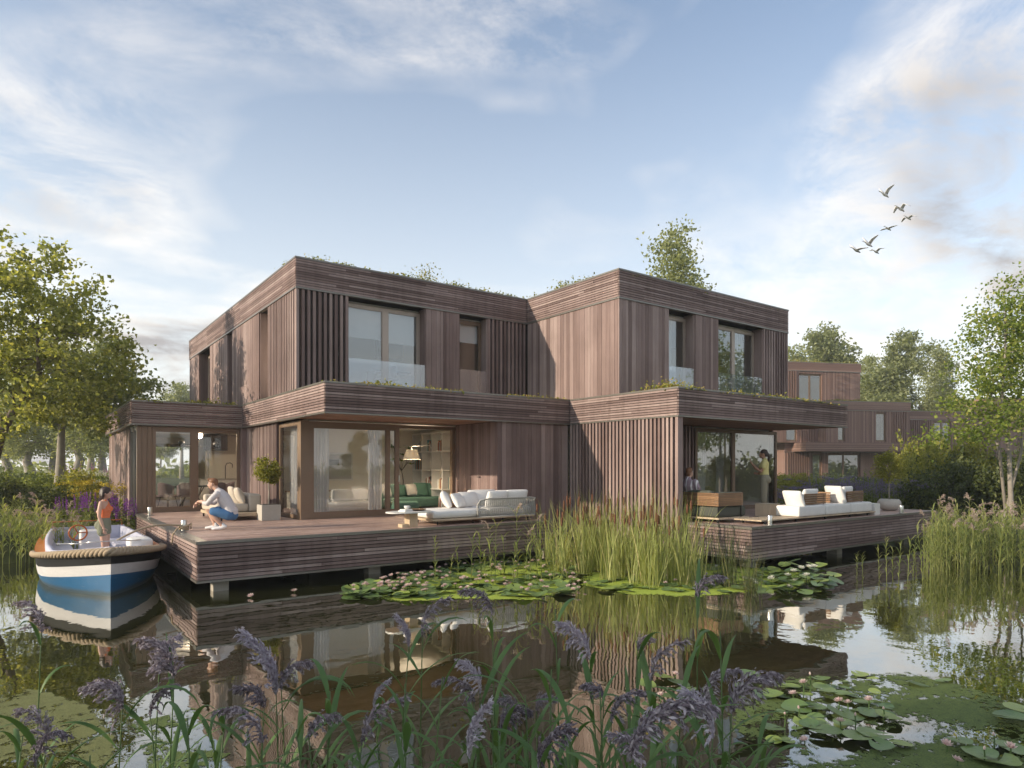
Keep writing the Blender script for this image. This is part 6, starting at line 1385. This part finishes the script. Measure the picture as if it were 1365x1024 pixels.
# gunwale in varnished wood, coaming and inner sides
def inset_curve(off, zoff, s0=0.0, s1=1.0, n=30):
    P = []
    for k in range(n + 1):
        s = s0 + (s1 - s0) * (k / n) ** 1.5; e = 1e-3; h = hb(s); dh = (hb(s + e) - h) / (e * LB) if s > 1e-6 else 4.0
        nx_, ny_ = -1.0 * dh, -1.0; L = math.hypot(nx_, ny_); P.append((-LB * s + off * nx_ / L * 1.0 if s > 1e-6 else -off * 1.0, max(0.0, h + off * ny_ / L) if s > 1e-6 else 0.0, zs(s) + zoff))
    return P
gw = MB()
for sd in (-1, 1):
    o_ = inset_curve(0, .003); i_ = inset_curve(.20, .012)
    r1 = [(x, sd * y, z) for x, y, z in o_]; r2 = [(x, sd * y, z) for x, y, z in i_]; gw.grid([r1, r2] if sd > 0 else [r1[::-1], r2[::-1]])
gw.build('gunwale', M['varnish'], BT, True)
cm = MB()
for sd in (-1, 1):
    base = inset_curve(.18, .0); ztop = []
    def hgt(k): s = (k / 30) ** 1.5; return .045 + (.10 if .30 < s < .97 else .10 * max(0, min(1, (s - .25) / .05)) if s <= .30 else .07)
    a = [(x, sd * y, z) for x, y, z in base]; b1 = [(x, sd * y, z + hgt(k)) for k, (x, y, z) in enumerate(base)]
    inn = inset_curve(.27, .0); c1 = [(x, sd * y, z + hgt(k)) for k, (x, y, z) in enumerate(inn)]; d1 = [(x, sd * y, .19) for x, y, z in inset_curve(.30, .0)]
    cm.grid([a, b1, c1, d1] if sd > 0 else [a[::-1], b1[::-1], c1[::-1], d1[::-1]])
cm.build('coaming', M['lav'], BT, True)
fl = MB(); P = inset_curve(.28, 0); poly = [(x, y) for x, y, z in P] + [(x, -y) for x, y, z in P[::-1][:-1]]; fl.add([(x, y, .20) for x, y in poly], [tuple(range(len(poly)))]); fl.build('floor', M['lav'], BT)
tr = MB(); tr.box(-LB + .02, -LB + .16, -.80, .80, .3, .86); tr.build('transom', M['lav'], BT)
for sd in (-1, 1):
    b = MB(); y0, y1 = (.42, .80) if sd > 0 else (-.80, -.42); b.rbox(-5.6, -2.6, y0, y1, .201, .56, .03); b.build('bench', M['lav'], BT, True)
b = MB(); b.rbox(-5.82, -5.2, -.41, .41, .201, .56, .03); b.build('bench', M['lav'], BT, True)
b = MB(); b.rbox(-3.9, -3.4, -.30, .22, .201, .95, .05); b.build('console', M['hull_white'], BT, True)
b = MB(); b.rbox(-1.75, -1.15, .42, .86, .70, .92, .07); b.build('cushion', M['white_fab'], BT, True)
wh = MB(); wh.tube([(-3.35 - .05, -.34 + .17 * math.cos(a), .92 + .17 * math.sin(a)) for a in np.linspace(0, 2 * math.pi, 25)], .018, 6, cap=False)
for k in range(3): a = k * 2.09; wh.tube([(-3.4, -.34, .92), (-3.4, -.34 + .17 * math.cos(a), .92 + .17 * math.sin(a))], .012, 5)
wh.build('steering_wheel', M['varnish'], BT, True)
b = MB()
for sd in (-1, 1): b.tube([(-.75, sd * .42, .93), (-.55, sd * .28, .97), (-.42, 0, .98)], .012, 6); b.tube([(-1.5, sd * .78, .88), (-.75, sd * .42, .93)], .012, 6)
b.build('bow_rail', M['steel'], BT, True)
b = MB(); b.tube([(-5.9, -.75, .86), (-5.95, -.75, 1.0), (-5.95, .75, 1.0), (-5.9, .75, .86)], .014, 6); b.build('stern_rail', M['varnish'], BT, True)
# thick three-strand rope fender round the bow
def sheer_pt(q):  # q -1..1 round the bow
    s = abs(q) ** 1.6 * .40; h = hb(s); return Vector((xo(s, .9) + .05 * max(0, 1 - abs(q) * 3), math.copysign(h + .035, q) if abs(q) > 1e-3 else 0, zs(s) - .02))
Q = [sheer_pt(q) for q in np.linspace(-1, 1, 241)]
acc = [0]
for i in range(1, len(Q)): acc.append(acc[-1] + (Q[i] - Q[i-1]).length)
tot = acc[-1]; rp = MB()
for st in range(3):
    pts = []; rad = []
    for i in range(0, len(Q)):
        tdir = (Q[min(i + 1, len(Q) - 1)] - Q[max(i - 1, 0)]).normalized(); up = Vector((0, 0, 1)); sdv = tdir.cross(up).normalized(); upv = sdv.cross(tdir)
        u_ = acc[i] / tot; R_r = .044 + .030 * math.sin(math.pi * u_) ** 1.5; ph = acc[i] / .30 * 2 * math.pi + st * 2 * math.pi / 3
        pts.append(Q[i] + (sdv * math.cos(ph) + upv * math.sin(ph)) * R_r * .56); rad.append(R_r * .62)
    rp.tube(pts, rad, 8)
rp.build('rope_fender', M['rope'], BT, True)
# mooring rope from the bow cleat to the post
b = MB(); pts = []
A_, B_ = Vector((1.62, 15.35, .93)), Vector((2.66, 15.75, 1.10))
A_ = Vector((1.35, 15.1, .92))
for k in range(15): s = k / 14; p = A_.lerp(B_, s); p.z += .16 * math.sin(math.pi * s) * (1 - .3 * s) + .02; pts.append(p)
b.tube(pts, .020, 7)
for k in range(3): b.tube([(2.66 + .085 * math.cos(a) * (1 + .1 * k), 15.75 + .085 * math.sin(a) * (1 + .1 * k), 1.05 + .035 * k + .012 * math.sin(2 * a + k)) for a in np.linspace(0, 2 * math.pi, 17)], .020, 6, cap=False)
b.tube([(2.58, 15.7, 1.1), (2.5, 15.66, 1.05), (2.42, 15.6, .95), (2.40, 15.58, .75)], .016, 6); b.tube([(2.75, 15.72, 1.12), (2.80, 15.7, 1.17), (2.78, 15.66, 1.05)], .018, 6)
tag(b.build('mooring_rope', M['rope'], None, True), 'slack hemp rope from the sloop to the mooring post', 'rope')

# ================================================================== birds
M['bird'] = plain('white_plumage', (0.72, 0.70, 0.68), .8); M['bird_dark'] = plain('dark_bill', (0.03, 0.03, 0.03), .6)
def bird(u, v, dep, s, wl, wr, label):
    p = at(u, v, dep); t = thing('flying_swan', label, 'bird', tuple(p), AZ_R + math.pi + .5, 'white birds in the sky'); t.scale = (s,) * 3
    b = MB(); b.tube([(-.5, 0, -.10), (-.35, 0, -.06), (0, 0, 0), (.3, 0, .06), (.55, 0, .13), (.95, 0, .20), (1.05, 0, .21), (1.12, 0, .20)], [.05, .11, .16, .13, .06, .04, .06, .03], 10); b.build('body', M['bird'], t, True)
    b = MB(); b.tube([(1.10, 0, .205), (1.24, 0, .18)], [.03, .01], 6); b.build('bill', M['bird_dark'], t); b = MB(); b.box(-.62, -.42, -.05, .05, -.17, -.11); b.build('foot', M['bird_dark'], t)
    for sd, (a1, a2) in ((1, wl), (-1, wr)):
        a1, a2 = R(a1), R(a2); e = (math.cos(a1) * .5, math.sin(a1) * .5); f_ = (e[0] + math.cos(a2) * .7, e[1] + math.sin(a2) * .7); b = MB(); rows = []
        for (y, z, c0, c1) in ((.08, .05, .28, -.30), (e[0] + .08, e[1] + .05, .30, -.26), ((e[0] + f_[0]) / 2 + .08, (e[1] + f_[1]) / 2 + .05, .22, -.22), (f_[0] + .08, f_[1] + .05, -.02, -.16)): rows.append([(c0, sd * y, z), ((c0 + c1) / 2, sd * y, z + .035), (c1, sd * y, z)])
        b.grid(rows if sd > 0 else [r_[::-1] for r_ in rows]); o = b.build('wing', M['bird'], t, True); md = o.modifiers.new('s', 'SOLIDIFY'); md.thickness = .02
for k, (u, v, wl, wr, nm) in enumerate([(1180, 260, (55, 30), (60, 50), 'topmost with wings raised'), (1201, 279, (50, -35), (45, -50), 'second from the top with arched wings'), (1211, 291, (20, -30), (20, -40), 'rightmost, smallest and arched'), (1184, 305, (5, 0), (8, 0), 'middle one with flat wings'), (1158, 326, (45, 30), (60, 50), 'lower one with raised wing'), (1142, 334, (0, -8), (55, 40), 'leftmost with one wing level'), (1168, 336, (35, -10), (40, 10), 'lowest, right of the leftmost')]):
    bird(u, v, 40, .54 if k not in (2, 6, 3) else .41, wl, wr, 'white bird in flight, ' + nm)
# ================================================================== people
def skin_mat(name, col):
    m = MT(name); g = m.noise(m.obj, 9, 4, .6); m.l(m.mix(g, tuple(c * .88 for c in col), tuple(min(1, c * 1.08) for c in col)), m.b.inputs['Base Color']); m.set(Roughness=.5); m.b.inputs['Subsurface Weight'].default_value = .12; m.b.inputs['Subsurface Radius'].default_value = (.02, .008, .004); m.b.inputs['Subsurface Scale'].default_value = .3; return m.mat
M['skin'] = skin_mat('fair_skin', (0.56, 0.34, 0.25)); M['skin_tan'] = skin_mat('tanned_skin', (0.40, 0.22, 0.15))
M['hair_dark'] = plain('dark_brown_hair', (0.035, 0.018, 0.013), .45, 0, 25, .5, .6); M['hair_ginger'] = plain('ginger_brown_hair', (0.20, 0.085, 0.035), .5, 0, 25, .4, .6)
M['orange'] = fabric('coral_knit', (0.72, 0.20, 0.085)); M['shorts_grn'] = fabric('sage_shorts', (0.215, 0.225, 0.165)); M['denim'] = fabric('blue_shorts', (0.075, 0.17, 0.33)); M['shirt'] = fabric('pale_shirt', (0.62, 0.58, 0.58)); M['yellow_tee'] = fabric('pale_yellow_tee', (0.62, 0.55, 0.24)); M['khaki'] = fabric('khaki_trousers', (0.255, 0.235, 0.175)); M['shoe'] = plain('white_shoe', (0.72, 0.72, 0.73), .6)
m = MT('striped_shirt'); sp = m.n('ShaderNodeSeparateXYZ'); m.l(m.obj, sp.inputs[0]); w = m.math('FRACT', m.math('MULTIPLY', sp.outputs[1], 8.5)); m.l(m.ramp(w, [(0.0, (.30, .225, .26)), (.68, (.30, .225, .26)), (.72, (.72, .68, .70)), (.92, (.72, .68, .70)), (.96, (.30, .225, .26))]), m.b.inputs['Base Color']); m.set(Roughness=.9); M['striped'] = m.mat
DG = None
def solid(name, prims, voxel, mat, parent, it=5):
    """one continuous skin over overlapping limbs: remeshed and smoothed"""
    b = MB()
    for p in prims:
        if p[0] == 't':
            pts, rad = p[1], p[2]; b.tube(pts, rad, 14)
            for i in (0, len(pts) - 1): r = rad[i]; rm = min(r) if isinstance(r, tuple) else r; b.ball(pts[i], rm * .98, 12, 8)
        else: b.ball(p[1], p[2], 16, 11, p[3] if len(p) > 3 else None)
    me = b.mesh(name + '_rough', mat); o = bpy.data.objects.new('tmp', me); COL.objects.link(o)
    r = o.modifiers.new('r', 'REMESH'); r.mode = 'VOXEL'; r.voxel_size = voxel; s = o.modifiers.new('s', 'SMOOTH'); s.factor = .5; s.iterations = it
    dg = bpy.context.evaluated_depsgraph_get(); nm = bpy.data.meshes.new_from_object(o.evaluated_get(dg)); bpy.data.objects.remove(o); bpy.data.meshes.remove(me)
    nm.name = name; nm.materials.clear(); nm.materials.append(mat); nm.polygons.foreach_set('use_smooth', [True] * len(nm.polygons)); return link(name, nm, parent)
def V3(*a): return Vector(a)
def head_prims(c, tilt=0.0, yaw=0.0):
    """head centred at c looking +x; returns prims and transform"""
    Mx = Matrix.Translation(c) @ Matrix.Rotation(yaw, 4, 'Z') @ Matrix.Rotation(tilt, 4, 'Y'); M3 = Mx.to_3x3(); q = lambda *a: Mx @ Vector(a)
    pr = [('b', q(-.012, 0, .02), (.098, .076, .098), M3), ('b', q(.03, 0, -.045), (.062, .058, .075), M3), ('b', q(.055, 0, -.088), (.026, .030, .022), M3),
          ('t', [q(.085, 0, .012), q(.108, 0, -.028)], [.010, .014]), ('b', q(.083, 0, -.062), (.014, .024, .010), M3), ('b', q(.078, 0, .028), (.016, .05, .010), M3)]
    for s in (-1, 1): pr += [('b', q(-.008, s * .076, -.01), (.018, .010, .030), M3), ('b', q(.062, s * .036, -.035), (.02, .018, .02), M3)]
    return pr, Mx
def eyes(parent, Mx):
    for s in (-1, 1):
        b = MB(); b.ball(Mx @ Vector((.078, s * .032, .006)), .0125, 10, 7); b.build('eye', M['white_paint'], parent, True); b = MB(); b.ball(Mx @ Vector((.0885, s * .033, .006)), .0055, 8, 6); b.build('pupil', M['hair_dark'], parent, True)
        b = MB(); b.tube([Mx @ Vector((.090, s * .016, .033)), Mx @ Vector((.089, s * .034, .038)), Mx @ Vector((.078, s * .050, .031))], .0045, 5); b.build('eyebrow', M['hair_dark'], parent, True)
    b = MB(); b.tube([Mx @ Vector((.090, -.022, -.062)), Mx @ Vector((.097, 0, -.061)), Mx @ Vector((.090, .022, -.062))], .0055, 6); b.build('lips', M['lip'], parent, True)
M['lip'] = plain('lips', (.40, .15, .12), .5)
def hand_prims(w, d, n, curl=.35, L=.17, thumb=1):
    """palm at wrist w, fingers along d, n = back of the hand"""
    d = Vector(d).normalized(); n = (Vector(n) - d * Vector(n).dot(d)).normalized(); s = d.cross(n); w = Vector(w)
    pr = [('t', [w, w + d * L * .25, w + d * L * .5], [(.026, .018), (.034, .015), (.036, .013)])]
    for k, ln in enumerate((.40, .46, .43, .34)):
        o = w + d * L * .48 + s * (-.027 + .018 * k); a = o + d * L * ln * .45 - n * L * ln * curl * .15; b_ = a + d * L * ln * .32 - n * L * ln * curl * .5; c = b_ + d * L * ln * .18 - n * L * ln * curl * .55; pr.append(('t', [o, a, b_, c], [.0095, .009, .008, .007]))
    o = w + d * L * .14 - s * .026 * thumb; a = o - s * .025 * thumb + d * L * .2 - n * .012; b_ = a + d * L * .19 - n * .012; pr.append(('t', [o, a, b_], [.012, .011, .008])); return pr
def foot_prims(a, d, L=.25, r=.04):
    d = Vector(d).normalized(); a = Vector(a); return [('t', [a - d * .05 + V3(0, 0, -.045), a + d * L * .35 + V3(0, 0, -.045), a + d * L * .68 + V3(0, 0, -.055)], [(.038, .036), (.044, .033), (.040, .022)])]
def up_fix(p): return p

# ---- woman standing in the sloop, seen in profile facing right
P1 = at(139, 622, 14.3); t = thing('person', 'woman in coral halter top and sage shorts standing in the sloop', 'person', (P1.x, P1.y, .205), AZ_R + .25); t.scale = (1.03,) * 3
hp, HM = head_prims(V3(.045, 0, 1.575), .05, 0)
body = [('t', [V3(0, 0, .93), V3(.0, 0, 1.08), V3(.015, 0, 1.22), V3(.0, 0, 1.36), V3(.0, 0, 1.41)], [(.155, .115), (.120, .092), (.138, .105), (.150, .088), (.09, .06)]), ('t', [V3(.0, 0, 1.38), V3(.025, 0, 1.50)], [.05, .045])] + hp
body += [('b', V3(-.055, s * .07, .90), (.10, .085, .10)) for s in (-1, 1)] + [('b', V3(.085, s * .065, 1.24), (.055, .055, .055)) for s in (-1, 1)]
for s in (-1, 1): body += [('t', [V3(0, s * .085, .90), V3(.015, s * .085, .68), V3(.02, s * .075, .46), V3(-.005, s * .075, .30), V3(-.015, s * .075, .08)], [.085, .072, .050, .050, .032])] + foot_prims((-.015, s * .075, .085), (1, .15 * s, 0), .22)
# right arm (towards the viewer) hangs down, left hand on the hip behind
e1, h1 = V3(-.03, -.215, 1.10), V3(.055, -.225, .86); body += [('t', [V3(-.01, -.155, 1.375), V3(-.025, -.19, 1.25), e1, V3(.015, -.225, .98), h1], [.046, .043, .036, .034, .022])] + hand_prims(h1, (.25, .0, -1), (.1, -1, 0), .5, .16)
e2, h2 = V3(-.20, .23, 1.16), V3(-.07, .17, 1.02); body += [('t', [V3(-.01, .155, 1.375), V3(-.10, .2, 1.27), e2, V3(-.14, .21, 1.08), h2], [.046, .042, .036, .032, .022])] + hand_prims(h2, (.9, -.3, -.3), (0, 1, .3), .5, .16)
solid('body', body, .009, M['skin'], t); eyes(t, HM)
solid('top', [('t', [V3(0.004, 0, 1.05), V3(.004, 0, 1.10), V3(.02, 0, 1.22), V3(.02, 0, 1.33)], [(.129, .101), (.128, .101), (.146, .112), (.118, .085)]), ('t', [V3(.05, -.06, 1.33), V3(.03, -.035, 1.43)], [.03, .018]), ('t', [V3(.05, .06, 1.33), V3(.03, .035, 1.43)], [.03, .018])] + [('b', V3(.088, s * .065, 1.24), (.060, .060, .060)) for s in (-1, 1)], .009, M['orange'], t)
solid('shorts', [('t', [V3(0, 0, 1.06), V3(-.005, 0, .97), V3(-.01, 0, .88)], [(.130, .105), (.168, .128), (.172, .135)])] + [('t', [V3(-.005, s * .085, .90), V3(.0, s * .09, .76)], [.105, .108]) for s in (-1, 1)] + [('b', V3(-.058, s * .07, .90), (.108, .092, .105)) for s in (-1, 1)], .010, M['shorts_grn'], t)
q = lambda *a: HM @ Vector(a)
solid('hair', [('b', q(-.025, 0, .035), (.108, .092, .100)), ('b', q(-.075, 0, -.03), (.062, .088, .10)), ('t', [q(-.04, .075, .02), q(-.035, .083, -.07), q(-.02, .072, -.13)], [.030, .030, .016]), ('t', [q(-.04, -.075, .02), q(-.05, -.083, -.07), q(-.04, -.072, -.13)], [.030, .030, .016]), ('t', [q(-.09, 0, 0), q(-.085, 0, -.12)], [.055, .05])], .009, M['hair_dark'], t, 4)

# ---- man crouching at the mooring post, facing left
P2 = Vector((3.33, 15.62, 1.003)); t = thing('person', 'man in pale shirt and blue shorts crouching beside the rope-wound mooring post', 'person', tuple(P2), AZ_R + math.pi + .12)
hp, HM = head_prims(V3(.12, 0, 1.015), .12, 0)
legs = []
for s, kx, kz, ax in ((1, .17, .45, -.12), (-1, .28, .40, .10)):
    legs += [('t', [V3(-.24, s * .10, .33), V3(-.02, s * .14, .40), V3(kx, s * .17, kz), V3((kx + ax) / 2 - .02, s * .15, .26), V3(ax, s * .12, .10)], [.10, .085, .062, .060, .038])]
body = [('t', [V3(-.26, 0, .36), V3(-.20, 0, .52), V3(-.10, 0, .70), V3(-.03, 0, .82)], [(.165, .12), (.155, .115), (.185, .125), (.12, .08)]), ('t', [V3(-.01, 0, .84), V3(.08, 0, .95)], [.062, .058])] + hp + legs
hw = [V3(.40, .05, .63), V3(.42, -.04, .60)]
body += [('t', [V3(-.03, .20, .80), V3(.07, .23, .70), V3(.17, .21, .60), V3(.30, .13, .63), hw[0]], [.055, .048, .042, .037, .027]), ('t', [V3(-.03, -.20, .80), V3(.06, -.24, .69), V3(.15, -.23, .57), V3(.30, -.13, .59), hw[1]], [.055, .048, .042, .037, .027])]
body += hand_prims(hw[0], (.6, -.45, -.35), (.3, .2, 1), .8, .18, -1) + hand_prims(hw[1], (.6, .5, -.3), (.2, -.3, 1), .8, .18)
body += [('t', [V3(.10, -.12, .10), V3(.16, -.12, .06)], [.04, .03]), ('t', [V3(-.12, .12, .10), V3(-.08, .12, .06)], [.04, .03])]
solid('body', body, .010, M['skin'], t); eyes(t, HM)
sh = [('t', [V3(-.285, 0, .37), V3(-.215, 0, .52), V3(-.105, 0, .70), V3(-.03, 0, .83), V3(.02, 0, .875)], [(.185, .145), (.178, .135), (.205, .145), (.135, .095), (.075, .07)])]
sh += [('t', [V3(-.03, s * .19, .80), V3(.065, s * .235, .695), V3(.16, s * .22, .585), V3(.24, s * .175, .60)], [.072, .064, .058, .050]) for s in (1, -1)]
solid('shirt', sh, .010, M['shirt'], t, 3)
solid('shorts', [('t', [V3(-.30, 0, .33), V3(-.24, 0, .38)], [(.175, .13), (.17, .13)])] + [('t', [V3(-.25, s * .10, .33), V3(-.05, s * .14, .395), V3(.06, s * .15, .41)], [.122, .108, .102]) for s in (1, -1)], .011, M['denim'], t)
for s, ax, up in ((1, -.12, 0.03), (-1, .10, 0.0)):
    solid('shoe', [('t', [V3(ax - .06, s * .12, .055 + up), V3(ax + .04, s * .12, .05), V3(ax + .15, s * .13, .038), V3(ax + .20, s * .13, .034)], [(.042, .048), (.048, .045), (.048, .034), (.036, .028)]), ('t', [V3(ax - .03, s * .12, .07), V3(ax - .01, s * .12, .12)], [.045, .044])], .009, M['shoe'], t)
q = lambda *a: HM @ Vector(a)
solid('hair', [('b', q(-.022, 0, .052), (.100, .083, .078)), ('b', q(-.07, 0, .0), (.045, .072, .06)), ('t', [q(.055, .03, .105), q(.07, -.03, .10)], [.032, .032]), ('b', q(.02, 0, .095), (.07, .062, .04))], .008, M['hair_ginger'], t, 3)

# ---- woman standing by the terrace window, facing left with raised hand
P3 = at(1019, 622, 19.3); t = thing('person', 'woman in pale yellow tee and khaki trousers standing by the terrace window', 'person', (P3.x, P3.y, 1.003), AZ_R + math.pi - .5); t.scale = (1.12,) * 3
hp, HM = head_prims(V3(.03, 0, 1.575), .02, 0)
body = [('t', [V3(0, 0, .93), V3(.0, 0, 1.08), V3(.01, 0, 1.22), V3(-.01, 0, 1.36), V3(-.01, 0, 1.41)], [(.155, .115), (.120, .092), (.135, .10), (.150, .088), (.09, .06)]), ('t', [V3(-.01, 0, 1.38), V3(.015, 0, 1.50)], [.05, .045])] + hp
for s in (-1, 1): body += [('t', [V3(0, s * .085, .90), V3(.01, s * .085, .68), V3(.02, s * .075, .46), V3(-.01, s * .07, .28), V3(-.015, s * .07, .08)], [.085, .070, .050, .048, .032])] + foot_prims((-.015, s * .07, .085), (1, .15 * s, 0), .22)
h1 = V3(.27, .15, 1.30); body += [('t', [V3(-.02, .155, 1.375), V3(.0, .20, 1.25), V3(.06, .21, 1.12), V3(.18, .18, 1.2), h1], [.054, .050, .046, .042, .030])] + hand_prims(h1, (.6, 0, .8), (.8, 0, -.6), .4, .16)
h2 = V3(.20, .05, 1.06); body += [('t', [V3(-.02, -.155, 1.375), V3(-.02, -.20, 1.25), V3(.0, -.20, 1.10), V3(.11, -.09, 1.07), h2], [.054, .050, .046, .042, .030])] + hand_prims(h2, (.4, .9, .1), (.9, -.4, 0), .5, .16)
solid('body', body, .010, M['skin_tan'], t); eyes(t, HM)
solid('tee', [('t', [V3(0, 0, 1.03), V3(.004, 0, 1.10), V3(.012, 0, 1.22), V3(-.008, 0, 1.35), V3(-.01, 0, 1.42)], [(.150, .118), (.142, .110), (.152, .116), (.165, .104), (.085, .066)])] + [('t', [V3(-.02, s * .15, 1.365), V3(-.005, s * .205, 1.235)], [.066, .064]) for s in (1, -1)] + [('b', V3(.08, s * .06, 1.24), (.056, .058, .058)) for s in (1, -1)], .010, M['yellow_tee'], t)
solid('trousers', [('t', [V3(0, 0, 1.06), V3(-.005, 0, .97), V3(-.01, 0, .88)], [(.132, .105), (.168, .125), (.165, .125)])] + [('t', [V3(-.0, s * .085, .90), V3(.01, s * .085, .68), V3(.018, s * .08, .46), V3(-.008, s * .075, .16)], [.100, .090, .074, .062]) for s in (-1, 1)] + [('b', V3(-.055, s * .07, .90), (.105, .09, .105)) for s in (-1, 1)], .010, M['khaki'], t)
q = lambda *a: HM @ Vector(a)
solid('hair', [('b', q(-.022, 0, .038), (.102, .084, .088)), ('b', q(-.07, 0, -.01), (.05, .072, .07)), ('t', [q(-.10, 0, .0), q(-.15, -.01, -.07), q(-.13, -.01, -.16), q(-.11, 0, -.22)], [.040, .044, .036, .015])], .009, M['hair_dark'], t, 4)

# ---- man seated in the slatted armchair, facing right and looking up
P4 = Vector((13.98, 11.2, 1.42)); t = thing('person', 'man in striped mauve shirt seated in the slatted armchair', 'person', tuple(P4), .10); t.scale = (1.08,) * 3
hp, HM = head_prims(V3(-.12, 0, .755), -.28, 0)
body = [('t', [V3(-.06, 0, .10), V3(-.12, 0, .28), V3(-.17, 0, .46), V3(-.19, 0, .58)], [(.165, .12), (.155, .115), (.185, .12), (.11, .075)]), ('t', [V3(-.18, 0, .58), V3(-.14, 0, .69)], [.062, .058])] + hp
for s in (-1, 1):
    body += [('t', [V3(-.04, s * .10, .10), V3(.2, s * .12, .11), V3(.40, s * .12, .09), V3(.42, s * .12, -.10), V3(.40, s * .12, -.30)], [.10, .085, .062, .058, .038])]
    h = V3(.16, s * .14, .22); body += [('t', [V3(-.18, s * .20, .54), V3(-.16, s * .25, .40), V3(-.10, s * .26, .27), V3(.03, s * .2, .23), h], [.055, .048, .042, .036, .026])] + hand_prims(h, (.9, -.3 * s, -.1), (0, 0, 1), .6, .17, s)
    body += foot_prims((.40, s * .12, -.32), (1, 0, 0), .25)
solid('body', body, .011, M['skin'], t); eyes(t, HM)
solid('shirt', [('t', [V3(-.06, 0, .10), V3(-.12, 0, .28), V3(-.175, 0, .46), V3(-.19, 0, .58), V3(-.17, 0, .615)], [(.185, .145), (.178, .138), (.205, .142), (.125, .092), (.075, .07)])] + [('t', [V3(-.18, s * .19, .54), V3(-.165, s * .255, .40), V3(-.10, s * .265, .27), V3(.05, s * .195, .235)], [.074, .064, .056, .046]) for s in (1, -1)], .011, M['striped'], t, 3)
solid('trousers', [('t', [V3(-.09, 0, .08), V3(-.02, 0, .10)], [(.17, .13), (.17, .12)])] + [('t', [V3(-.04, s * .10, .10), V3(.2, s * .12, .11), V3(.41, s * .12, .09), V3(.43, s * .12, -.10), V3(.41, s * .12, -.28)], [.118, .10, .08, .072, .06]) for s in (-1, 1)], .012, M['khaki'], t)
for s in (-1, 1): solid('shoe', [('t', [V3(.34, s * .12, -.365), V3(.46, s * .12, -.37), V3(.58, s * .12, -.38)], [(.042, .045), (.046, .04), (.038, .026)])], .010, M['shoe'], t)
q = lambda *a: HM @ Vector(a)
solid('hair', [('b', q(-.025, 0, .052), (.102, .085, .080)), ('b', q(-.075, 0, .0), (.045, .074, .07)), ('b', q(.02, 0, .092), (.07, .062, .04))], .008, M['hair_ginger'], t, 3)
# ================================================================== hedgerow at the end of the fields, and the air
rs = np.random.RandomState(77); cen = []
for k in range(900):
    a = rs.uniform(0, 2 * math.pi); d_ = rs.uniform(100, 118); h = (3.0 + 2.6 * (.5 + .5 * math.sin(a * 9) * math.sin(a * 23 + 1))) * rs.uniform(.6, 1.1)
    c = np.array([d_ * math.cos(a) + 10, d_ * math.sin(a) + 10, 0]); m_ = 26; q = rs.normal(size=(m_, 3)) * np.array([1.6, 1.6, h * .33]) + c; q[:, 2] = np.abs(q[:, 2]) + .4; cen.append(q)
c = np.concatenate(cen); v, f = leaf_cloud(c, rs.uniform(.7, 1.3, len(c)), rs, 1, 1.4)
tag(link('hedgerow', np_mesh('hedgerow', v, f, M['leaf_grey'])), 'distant hedgerow along the horizon', 'hedge', kind='stuff')
hz = MB(); hz.box(-200, 210, -194, 210, -2.0, 21); mt = bpy.data.materials.new('haze_air'); mt.use_nodes = True; n_ = mt.node_tree; n_.nodes.remove(n_.nodes['Principled BSDF'])
pv = n_.nodes.new('ShaderNodeVolumePrincipled'); pv.inputs['Color'].default_value = (.90, .94, 1.0, 1); pv.inputs['Density'].default_value = 0.0009; pv.inputs['Anisotropy'].default_value = 0.3
n_.links.new(pv.outputs[0], n_.nodes['Material Output'].inputs['Volume']); tag(hz.build('haze', mt), kind='stuff')
